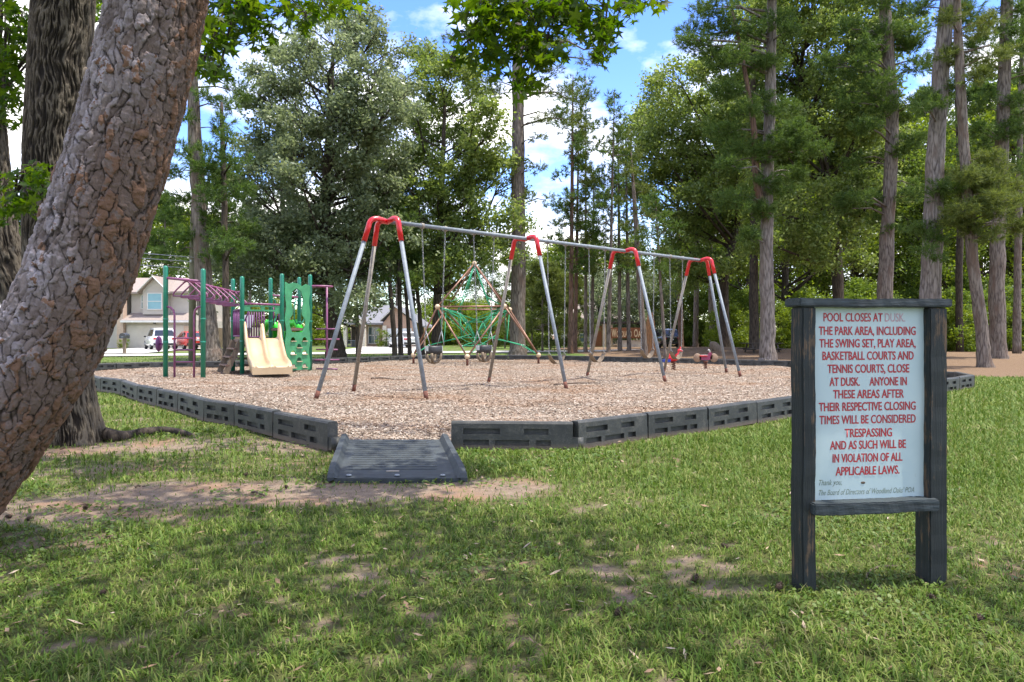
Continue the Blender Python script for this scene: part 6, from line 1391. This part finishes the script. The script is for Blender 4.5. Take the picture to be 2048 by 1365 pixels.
tree_px('pine_tree', 'thickest grey pine leaning right behind the sign', 27, [(1862, 734, 52), (1862, 700, 44), (1862, 590, 39), (1866, 460, 36), (1872, 300, 33), (1882, 150, 30), (1895, 0, 27), (1908, -140, 22)], pads_px(PA, 27, 1.2), 'pine', 'needle', 'bark_pine_grey', needle=(.22, 24, 172, .010))
PA = [(1940, 350, 28), (1980, 325, 28), (2010, 370, 28), (1920, 420, 26), (2000, 425, 26), (2030, 455, 28), (1900, 445, 24), (1950, 410, 28), (1970, 370, 28), (1925, 345, 24), (2040, 400, 26), (1960, 60, 26), (1990, 110, 24), (1905, 30, 26), (1950, 155, 24), (1925, 120, 22), (1890, 110, 20), (1980, 470, 22), (1945, 460, 22), (1990, 350, 26), (1910, -50, 40)]
tree_px('pine_tree', 'slim brown pine leaning left at the far right, front of a crossing pair', 26, [(1971, 737, 36), (1968, 718, 27), (1962, 650, 23), (1945, 520, 21), (1938, 420, 20), (1926, 260, 18), (1917, 80, 15), (1912, -60, 11)], pads_px(PA, 26, 1.0), 'pine', 'needle_pale', 'bark_pine', needle=(.22, 24, 161, .010))
PA = [(2030, 20, 28), (2000, 60, 26), (2040, 200, 26), (1970, 200, 22), (2040, 90, 26), (1960, 260, 22), (2035, 260, 24), (1975, 140, 22), (2060, 150, 30), (2000, -40, 40), (1950, 300, 20), (2045, 330, 22), (2080, 60, 34), (2010, 250, 20)]
tree_px('pine_tree', 'straight brown pine at the far right, rear one of a crossing pair', 33.5, [(1997, 721, 40), (1996, 700, 32), (1994, 600, 28), (1996, 460, 27), (2003, 300, 24), (2010, 120, 22), (2014, 0, 20), (2018, -120, 14)], pads_px(PA, 33.5, 1.3), 'pine', 'needle', 'bark_pine', needle=(.25, 20, 126, .013))
tree_px('pine_tree', 'thin grey pine at the right frame edge behind the crossing pair', 45, [(2034, 706, 16), (2034, 600, 14), (2038, 400, 12), (2042, 200, 10), (2046, 0, 7)], pads_px(auto_pads(lambda y: 2040, -40, 420, 15, 60, 16, 20, 30), 45), 'pine', 'needle', 'bark_pine', needle=(.28, 18, 59, .016))
tree_px('pine_tree', 'dark thin pine between the thickest grey pine and the crossing pair', 50, [(1920, 705, 14), (1918, 560, 13), (1922, 380, 12), (1915, 200, 10), (1910, 20, 7)], pads_px(auto_pads(lambda y: 1915, -20, 380, 15, 55, 14, 20, 30), 50), 'pine', 'needle', 'bark_dark', needle=(.28, 18, 59, .016))

# --- wood behind: copies of a few trees
def proto_leaf(name, seed, H, Wd, m, leaf, cover=.55, z0=.22):
    st = random.getstate(); random.seed(seed); tr = [(0, 0, -.1, .022 * H), (random.uniform(-.2, .2), 0, .3 * H, .016 * H), (random.uniform(-.4, .4), 0, .65 * H, .009 * H), (0, 0, .93 * H, .003 * H)]
    bl = []
    for i in range(58):
        t = random.random(); z = H * (z0 + (1 - z0) * t); rad = Wd * math.sin(math.pi * min(.97, .18 + .8 * t)) ** .7; a_ = random.uniform(0, 2 * math.pi); q = rad * math.sqrt(random.random())
        bl.append((q * math.cos(a_), q * math.sin(a_), z, Wd * random.uniform(.22, .36)))
    random.setstate(st); return name, tr, bl, m, leaf, cover
LEAFY = 'tall leafy tree in the woodland closing the view behind the park'
def wood(kind, spec, places, label, group, name, cat='tree', bark='bark_dark', **kw):
    nm, tr, bl, m, leaf, cover = spec; first = None
    for (px, Z, s, rz) in places:
        loc = ((px - CX) * Z / F, Z, 0)
        if first is None: o = first = tree_core(name, label, cat, (0, 0, 0), tr, bl, kind, M[m], M[bark], leaf=leaf, cover=cover, group=group, **kw)
        else:
            o = first.copy(); link(o)
            for ch in list(first.children): c_ = ch.copy(); link(c_); c_.parent = o
        o.location = loc; o.rotation_euler = (0, 0, rz); o.scale = (s, s, s)
R_ = random.Random(5)
def row(xs, Z, s0, s1): return [(x + R_.uniform(-12, 12), Z + R_.uniform(-4, 4), R_.uniform(s0, s1), R_.uniform(0, 6.28)) for x in xs]
GW = 'leafy trees of the wood behind the park'
pA = proto_leaf('a', 1, 20, 5.2, 'leaf_green', .30); pB = proto_leaf('b', 2, 22, 5.8, 'leaf_bright', .30); pC = proto_leaf('c', 3, 17, 5.0, 'leaf_dark', .28); pD = proto_leaf('d', 4, 12, 4.6, 'leaf_green', .26, .6, .10)
wood('leaf', pA, row([1500, 1610, 1700, 1820, 1930, 2020, 2120], 70, .95, 1.25) + row([1580, 1880], 60, .7, .9), 'fresh green leafy tree in the wood along the right back of the park', GW, 'broadleaf_tree')
wood('leaf', pB, row([1470, 1560, 1660, 1790, 1900, 2000, 2100], 80, 1.05, 1.35) + row([1840], 64, .8, 1.0), 'olive leafy tree in the wood along the right back of the park', GW, 'broadleaf_tree', every=2)
wood('leaf', pC, row([500, 560, 620, 690, 760, 830, 900], 96, .95, 1.2) + row([970, 1040, 1090], 100, .7, .8) + row([-560, -420, -300, -190, -110, -40, 40, 110, 190], 85, .9, 1.1), 'dark green leafy tree in the far row behind the houses', 'leafy trees behind the houses', 'broadleaf_tree', every=2)
wood('leaf', pD, row([200, 265, 330, 390, 450], 92, 1.25, 1.55) + row([1120, 1180, 1260, 1330, 1390, 1440], 96, .95, 1.2), 'light green round leafy tree standing behind a house roof', 'leafy trees behind the houses', 'broadleaf_tree', every=2)
pE = proto_leaf('e', 6, 6.5, 3.0, 'leaf_silver', .19, .6, .06); pF = proto_leaf('f', 7, 4.2, 2.4, 'leaf_bright', .17, .65, .02); pG = proto_leaf('g', 8, 3.4, 2.2, 'leaf_green', .16, .7, .0)
wood('leaf', pE, row([1195, 1250, 1300], 76, 1.15, 1.3), 'silvery green small tree right behind the neighbourhood sign', 'small trees behind the neighbourhood sign', 'small_tree', every=2)
wood('leaf', pF, row([1480, 1560, 1620, 1700, 1760, 1830, 1900, 1960, 2030, 2100], 56, .8, 1.2) + row([1500, 1600, 1720, 1820, 1920, 2050], 64, 1.1, 1.5) + row([1360, 1410, 1450], 76, 1.3, 1.6), 'fresh green shrub in the understory along the right edge of the wood', 'understory shrubs', 'shrub', 'shrub', every=3)
wood('leaf', pG, row([1470, 1580, 1650, 1740, 1880, 1990, 2060, 1935], 53, .8, 1.2) + row([1070, 1020, 960], 72, .9, 1.2) + row([470, 500, 540, 580, 620, 655, 860, 890, 930, 970, 1010], 84, 1.2, 1.7), 'dark green shrub standing low at the edge of the wood', 'understory shrubs', 'shrub', 'shrub', every=3)
# young pines at mid height right of the tall bare trunk
def proto_pine(seed, H, Wd, n, z0=.05):
    st = random.getstate(); random.seed(seed); tr = [(0, 0, -.1, .014 * H), (0, 0, .5 * H, .009 * H), (0, 0, H, .002 * H)]; bl = []
    for i in range(n):
        t = random.random(); z = H * (z0 + (1 - z0) * t); rad = Wd * (1 - t) ** .6; a_ = random.uniform(0, 6.28); q = rad * math.sqrt(random.random()); bl.append((q * math.cos(a_), q * math.sin(a_), z, Wd * random.uniform(.24, .34)))
    random.setstate(st); return tr, bl
tr, bl = proto_pine(3, 6.5, 2.1, 40)
wood('pine', ('p', tr, bl, 'needle_pale', .2, 1), [(1085, 50, 1.0, 0), (1115, 53, .9, 2), (1150, 58, .95, 4), (1064, 54, .9, 1), (1010, 62, .8, 3), (1100, 57, 1.1, 5), (1135, 66, 1.1, 2)], 'bushy young pine between the tall bare pine trunk and the slender pines', 'young bushy pines', 'young_pine', bark='bark_pine', needle=(.30, 18, 69, .022))
tr, bl = proto_pine(4, 22, 3.4, 60, .45)
wood('pine', ('p', tr, bl, 'needle', .2, 1), [(730, 74, .95, 0), (795, 78, .9, 2), (1450, 78, 1.2, 1), (1740, 72, 1.3, 3), (1960, 75, 1.3, 5), (1600, 84, 1.35, 2), (330, 80, .8, 4), (500, 82, .75, 2), (1860, 80, 1.35, 1), (2050, 70, 1.25, 1)], 'tall far pine rising over the leafy wood', 'far pines', 'pine_tree', bark='bark_pine', needle=(.5, 14, 27, .035))
# garden plants by the brick house
tr, bl = [(0, 0, -.1, .05), (0, 0, .5, .04), (0, 0, 1.0, .02)], [(0, 0, .6, .5), (.2, 0, 1.1, .45), (-.2, .1, 1.5, .35), (0, 0, .3, .5)]
wood('leaf', ('s', tr, bl, 'leaf_green', .13, 1.0), [(763, 67.3, 1.1, 0)], 'upright yellow green shrub by the brick house window', 'garden plants', 'garden_shrub', 'shrub')
wood('leaf', ('s', tr, bl, 'leaf_dark', .13, 1.0), [(778, 67, .8, 1), (785, 66.5, .7, 1), (771, 66.8, .5, 1)], 'low dark garden shrub beside the white sedan', 'low garden shrubs', 'garden_shrub', 'shrub')
wood('leaf', ('s', tr, bl, 'leaf_green', .13, 1.0), [(252, 61.2, .55, 1), (240, 61.3, .5, 2)], 'small green shrub at the brick pier behind the mailbox', 'pier shrubs', 'garden_shrub', 'shrub')

# ------------------------------------------------------------------ the two big trunks in front
def big_trunk(axis, kind, nu, nv, seed):
    """axis: (x, y, z, r) control points; bark modelled as relief"""
    A_ = np.array(smooth_path(axis, 12)); seg = np.linalg.norm(np.diff(A_[:, :3], axis=0), axis=1); s = np.concatenate(([0], np.cumsum(seg))); S = s[-1]
    vv = np.linspace(0, S, nv); ax = np.stack([np.interp(vv, s, A_[:, k]) for k in range(4)], -1)
    T = unit(np.gradient(ax[:, :3], axis=0)); e1 = unit(np.cross(T, np.array([0, 1.0, 0]))); e2 = np.cross(e1, T)
    th = np.linspace(0, 2 * math.pi, nu, endpoint=False); TH_, VV = np.meshgrid(th, vv); R0 = ax[:, 3].mean()
    u = TH_ * R0; per = 2 * math.pi * R0
    if kind == 'plate':
        cu, cv = .050, .108; nc = int(round(per / cu)); cu = per / nc
        wob = (fbm(u * 6 + 3, VV * 4, 3, seed) - .5) * .11; wob2 = (fbm(u * 26, VV * 20, 3, seed + 5) - .5) * .035
        U_ = (u + wob + wob2) / cu; V_ = (VV + wob2 * 1.6 + wob * .6) / cv; V_ = V_ + .5 * (np.floor(U_) % 2)
        iu = np.floor(U_); iv = np.floor(V_); f1 = np.full(U_.shape, 9.); f2 = np.full(U_.shape, 9.); cid = np.zeros(U_.shape); lx_ = np.zeros(U_.shape); ly_ = np.zeros(U_.shape)
        def h(a, b, k): return (np.abs(np.sin(np.mod(a, nc) * 127.1 + b * 311.7 + k * 74.7 + seed) * 43758.5453)) % 1
        for du in (-1, 0, 1):
            for dv in (-1, 0, 1):
                a_, b_ = iu + du, iv + dv; px_ = a_ + .08 + .84 * h(a_, b_, 1); py_ = b_ + .08 + .84 * h(a_, b_, 2); d = np.sqrt((U_ - px_) ** 2 + (V_ - py_) ** 2)
                nw = d < f1; f2 = np.where(nw, f1, np.minimum(f2, d)); cid = np.where(nw, h(a_, b_, 3), cid); lx_ = np.where(nw, U_ - px_, lx_); ly_ = np.where(nw, V_ - py_, ly_); f1 = np.where(nw, d, f1)
        rag = (fbm(u * 60, VV * 60, 3, seed + 21) - .5) * .35; crack = np.clip((f2 - f1) * 1.5 + rag * .25, 0, 1); ed = np.clip(crack / .09, 0, 1); ed = ed * ed * (3 - 2 * ed)
        # plates are piles of thin flakes: terraces that follow the plate outline
        ter = np.clip((crack + rag * .6) * 3.2, 0, 2.2); ter = (np.floor(ter) + np.clip((ter % 1) * 6, 0, 1)) * .0032
        gr = np.abs(fbm(u * 11 + (fbm(u * 4, VV * 3, 2, seed + 50) - .5) * 1.6, VV * 1.6, 3, seed + 51) - .5); gv = np.clip(1 - gr / .035, 0, 1); crack = crack * (1 - .9 * gv)
        hgt = ed * .0068 * (.4 + .9 * cid) - gv * .011 + ter * (.3 + cid) + (ly_ * .0045 - lx_ * .0025) * np.where(cid > .4, 1, -1) * ed + (fbm(u * 60, VV * 34, 4, seed + 9) - .5) * .0045 * ed
        sc = fbm(u * 18 + cid * 20, VV * 40 + cid * 40, 3, seed + 2); hgt += np.where(sc > .55, .0034, 0) * ed; sc2 = fbm(u * 40 + cid * 9, VV * 26, 2, seed + 77); hgt += np.where(sc2 > .56, .0026, 0) * ed
        cellv = np.clip(.0 + cid * .66 + .16 * np.where(sc > .55, 1, 0) + .14 * np.where(sc2 > .56, 1, 0) + (fbm(u * 9, VV * 6, 2, seed + 31) - .5) * .5, 0, 1)
    else:
        w = (fbm(u * 5, VV * 3.2, 3, seed) - .5) * .09; n1 = fbm((u + w) * 52, VV * 5.2 + 7, 3, seed + 3); n2 = fbm((u + w) * 75, VV * 14, 2, seed + 4)
        rdg = 1 - np.abs(n1 - .5) * 4.2; rdg = np.clip(rdg, 0, 1); fur = np.clip(rdg * 1.15 + (n2 - .5) * .5, 0, 1)
        hgt = fur * .026 + (n2 - .5) * .008; crack = np.clip(fur * .8 + .02, 0, 1); cellv = np.clip(.15 + .6 * fur + .5 * (n2 - .5), 0, 1)
        # blend the seam
    big = (fbm(np.cos(TH_) * 1.5 + 7, VV * 1.6 + np.sin(TH_) * 1.5, 3, seed + 8) - .5) * .035 * R0
    R = ax[:, 3][:, None] + hgt + big
    if kind == 'furrow':
        fl = np.clip(1 - VV / .9, 0, 1) ** 2; R = R + fl * R0 * (.18 + .28 * np.clip(np.cos(TH_ * 5 + .6), -1, 1) + .4 * np.clip(np.cos(TH_ - 0.2), 0, 1))
    P = ax[:, None, :3] + (np.cos(TH_)[..., None] * e1[:, None, :] + np.sin(TH_)[..., None] * e2[:, None, :]) * R[..., None]
    i = np.arange(nv - 1)[:, None] * nu; k = np.arange(nu)[None, :]; k2 = (k + 1) % nu
    q = np.stack((i + k, i + k2, i + nu + k2, i + nu + k), -1).reshape(-1, 4)
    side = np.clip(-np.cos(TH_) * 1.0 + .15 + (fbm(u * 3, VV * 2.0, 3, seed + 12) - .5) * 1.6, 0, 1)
    return P.reshape(-1, 3), q, {'cell': cellv.ravel(), 'crack': crack.ravel(), 'side': side.ravel()}
def trunk_obj(root, axis, kind, nu, nv, seed, m):
    V, q, at = big_trunk(axis, kind, nu, nv, seed); me = mk_mesh('trunk', V, q, np.full(len(q), 4), smooth=True, mats=[m])
    for k, d in at.items(): a_ = me.attributes.new(k, 'FLOAT', 'POINT'); a_.data.foreach_set('value', d.astype(np.float32))
    o = add_obj('trunk', me, root); return o
ZP = 3.95
def pxr(x, y, w, Z): return (*W(x, y, Z), w / 2 * Z / F)
ax_p = [pxr(-215, 1140, 215, ZP), pxr(-118, 1000, 200, ZP), pxr(-24, 870, 192, ZP), pxr(58, 750, 187, ZP), pxr(118, 640, 183, ZP), pxr(176, 500, 180, ZP), pxr(254, 256, 172, ZP), pxr(317, 0, 168, ZP), pxr(380, -300, 168, ZP + .1), pxr(430, -620, 150, ZP + .2)]
lp = thing('leaning_pine', 'big leaning pine trunk with scaly grey and orange bark at the left edge', 'tree', (ax_p[0][0], ax_p[0][1], 0))
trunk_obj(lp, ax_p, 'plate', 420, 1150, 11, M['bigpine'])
ZG = 7.9
ax_g = [pxr(142, 893, 98, ZG), pxr(138, 840, 92, ZG), pxr(126, 740, 96, ZG), pxr(112, 560, 102, ZG), pxr(110, 400, 103, ZG), pxr(113, 256, 103, ZG), pxr(127, 0, 102, ZG), pxr(140, -300, 104, ZG), pxr(150, -560, 90, ZG)]
ax_g[0] = (ax_g[0][0], ax_g[0][1], -.12, ax_g[0][3])
gum = thing('sweetgum_tree', 'dark furrowed tree behind the leaning pine with star shaped leaves hanging overhead', 'tree', (ax_g[0][0], ax_g[0][1], 0))
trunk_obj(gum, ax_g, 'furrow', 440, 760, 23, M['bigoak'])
mb = MB(); kx = Vector(W(172, 148, ZG - .32)); mb.ball(kx, .075, 14, (.5, .5, 1)); mb.build('branch_scar', M['wood_old'], gum)
mb = MB(); mb.tube(smooth_path([(*G(175, 876)[:2], .10), (*G(232, 882)[:2], .05), (*G(262, 872)[:2], .0), (*G(285, 873)[:2], .045), (*G(330, 869)[:2], .05), (*G(375, 874)[:2], .03), (*G(405, 878)[:2], -.05)], 5), [.085 - .002 * k for k in range(31)], 10); mb.build('root', M['bark_dark'], gum)
# second dark stem at the left frame edge
ax_s = [pxr(70, 850, 56, 8.6), pxr(45, 650, 52, 8.6), pxr(16, 520, 48, 8.6), pxr(-2, 400, 44, 8.6), pxr(-14, 260, 40, 8.6), pxr(-20, 60, 34, 8.6), pxr(-10, -300, 26, 8.6)]; ax_s[0] = (ax_s[0][0], ax_s[0][1], -.1, ax_s[0][3])
st_ = thing('dark_tree', 'curved dark trunk at the far left edge behind the furrowed trunk', 'tree', (ax_s[0][0], ax_s[0][1], 0)); trunk_obj(st_, ax_s, 'furrow', 140, 420, 31, M['bigoak'])

def star_leaves(C, size, droop=.9):
    """five pointed leaves with a stalk, hanging"""
    n = len(C); ang = []; rad = []
    for k in range(5): ang += [math.radians(-124 + 62 * k), math.radians(-93 + 62 * k)]; rad += [1.0 if k == 2 else .92 if k in (1, 3) else .72, .36]
    ang = ang[:-1]; rad = rad[:-1]; ang += [math.radians(180)]; rad += [.16]
    ang = np.array(ang); rad = np.array(rad); m_ = len(ang)
    nr = unit(RNG.normal(0, .75, (n, 3)) + np.array([0, 0, .9])); dr = unit(RNG.normal(0, .7, (n, 3)) + np.array([0, 0, -droop])); u = unit(dr - nr * np.sum(dr * nr, -1, keepdims=True)); v = np.cross(nr, u); s = size * RNG.uniform(.65, 1.2, (n, 1))
    ring = C[:, None] + (u[:, None] * np.cos(ang)[None, :, None] + v[:, None] * np.sin(ang)[None, :, None]) * (rad[None, :, None] * s[:, None]) - nr[:, None] * (np.abs(np.sin(ang)) * rad * .16)[None, :, None] * s[:, None]
    V = np.concatenate((C[:, None], ring), 1); k = m_ + 1
    lo = (np.arange(n)[:, None, None] * k + np.stack((np.zeros(m_, int), 1 + np.arange(m_), 1 + (np.arange(m_) + 1) % m_), -1)[None]).reshape(-1)
    return V.reshape(-1, 3), lo, np.full(n * m_, 3)
NEAR = [  # px, py, rx, ry, Z, leaf radius: what shows of the crown
    (20, 110, 45, 70, 8.3, .085), (15, 200, 40, 60, 8.3, .085), (45, 60, 30, 50, 8.5, .085), (10, 20, 30, 40, 8.4, .085), (195, 20, 22, 30, 9.0, .085), (40, 375, 60, 42, 6.8, .085), (20, 420, 35, 30, 6.8, .085), (75, 345, 30, 25, 6.8, .085), (60, 415, 30, 22, 6.8, .085),
    (450, 40, 70, 60, 6.0, .085), (430, 100, 42, 48, 6.0, .085), (520, 60, 55, 45, 6.2, .085), (410, 135, 28, 30, 5.8, .085), (440, 150, 26, 22, 5.8, .085), (570, 25, 50, 30, 6.2, .085), (650, 12, 60, 24, 6.4, .085), (610, 45, 30, 26, 6.4, .085), (480, 10, 80, 30, 6.0, .085), (700, 5, 35, 14, 6.4, .085),
    (960, 30, 60, 45, 5.6, .085), (1030, 50, 80, 60, 5.6, .085), (1100, 30, 70, 45, 5.8, .085), (930, 95, 40, 42, 5.6, .085), (985, 110, 48, 52, 5.6, .085), (1055, 120, 52, 55, 5.6, .085), (1040, 170, 36, 30, 5.5, .085), (1095, 100, 40, 45, 5.7, .085), (1170, 45, 60, 42, 5.9, .085), (1200, 75, 38, 38, 5.9, .085), (1205, 110, 22, 24, 5.8, .085), (1240, 25, 45, 25, 6.0, .085), (1290, 8, 40, 16, 6.1, .085), (1010, 15, 120, 30, 5.7, .085), (900, 125, 16, 14, 5.5, .085), (1150, 15, 110, 26, 5.9, .085)]
CS = []; ends = []
for px, py, rx, ry, Z, ls in NEAR:
    n = int(4.2 * math.pi * rx * ry / ((ls * F / Z) ** 2 * 1.15)) + 2
    q = RNG.normal(0, .5, (n, 2)); q /= np.maximum(1, np.linalg.norm(q, axis=1, keepdims=True)); Zs = Z + RNG.uniform(-.35, .35, n)
    X = px + q[:, 0] * rx; Y = py + q[:, 1] * ry; CS.append(np.stack(((X - CX) * Zs / F, Zs, CH + (HY - Y) * Zs / F), -1)); ends.append(W(px, py - ry * .7, Z))
# the rest of the crown stands above the frame and shades the lawn
over = []
for i in range(160):
    x = random.uniform(-4.6, 4.6); y = random.uniform(-1.0, 8.4)
    if x > 2.4 and (y > 4.2 or random.random() < .5): continue
    if y > 5 and random.random() < .35: continue
    zmin = CH + .5 * max(y, 0) + .9
    z = random.uniform(max(zmin, 4.4), max(zmin, 4.4) + 3.2); over.append((x, y, z, random.uniform(.45, .8)))
for x, y, z, r_ in over:
    n = int(110 * r_ / .6); q = unit(RNG.normal(0, 1, (n, 3))) * (RNG.random((n, 1)) ** .4) * r_ * np.array([1, 1, .55]); c = np.array([x, y, z]) + q
    k = c[:, 2] > CH + .495 * np.maximum(c[:, 1], 0) + .15; CS.append(c[k])
C_ = np.concatenate(CS); V, lo, sz = star_leaves(C_, .085)
add_obj('crown', mk_mesh('crown', V, lo, sz, mats=[M['leaf_star']]), gum)
mb = MB(); hub = Vector(W(140, -300, ZG))
def bough(a_, pts, r0):
    P = smooth_path([a_] + pts, 4); mb.tube(P, [r0 * (1 - .85 * k / (len(P) - 1)) for k in range(len(P))], 7)
b1 = [Vector((-2.6, 6.6, 6.2)), Vector((-1.2, 6.0, 5.9)), Vector((.2, 5.7, 5.2)), Vector((.9, 5.8, 4.6))]; bough(hub, b1, .10)
b2 = [Vector((-3.6, 6.8, 5.6)), Vector((-2.9, 6.3, 5.0)), Vector((-2.3, 6.1, 4.3))]; bough(hub, b2, .07)
b3 = [Vector((-3.5, 5, 7.0)), Vector((-2.2, 3, 7.2)), Vector((-.5, 1.5, 6.6))]; bough(hub, b3, .10)
b4 = [Vector(W(60, 100, 8.3)), Vector(W(10, 180, 8.3))]; bough(Vector(W(127, 0, ZG)), b4, .05); b5 = [Vector(W(75, 365, 7.4)), Vector(W(30, 390, 6.8))]; bough(Vector(W(108, 400, ZG)), b5, .03)
alltips = [Vector(p) for p in b1 + b2]
for e_ in ends:
    e_ = Vector(e_); nb = min(alltips + [Vector(W(10, 180, 8.3)), Vector(W(30, 390, 6.8))], key=lambda p: (p - e_).length)
    if .1 < (nb - e_).length < 2.6: mb.tube([nb, nb * .5 + e_ * .5 + Vector((0, 0, .12)), e_, e_ - Vector((0, 0, .12))], [.016, .011, .006, .003], 5)
for px, py, rx, ry, Z, ls in NEAR:
    h_ = Vector(W(px + random.uniform(-.3, .3) * rx, py - ry * .8, Z))
    for k in range(7):
        e_ = Vector(W(px + random.uniform(-.8, .8) * rx, py + random.uniform(-.5, .85) * ry, Z + random.uniform(-.25, .25))); mb.tube([h_, h_ * .5 + e_ * .5 + Vector((random.uniform(-.04, .04), 0, .03)), e_], [.0055, .004, .002], 4)
mb.build('branch', M['bark_dark'], gum)
# crown of the leaning pine, high above the frame
pads = [(random.uniform(-3.6, 1.6), random.uniform(2.2, 6.5), random.uniform(9.0, 12.5), random.uniform(.5, .8)) for _ in range(14)]
V, lo, sz = tuft_cloud(pads, .22, 18, 40, .006); add_obj('crown', mk_mesh('crown', V, lo, sz, mats=[M['needle']]), lp)
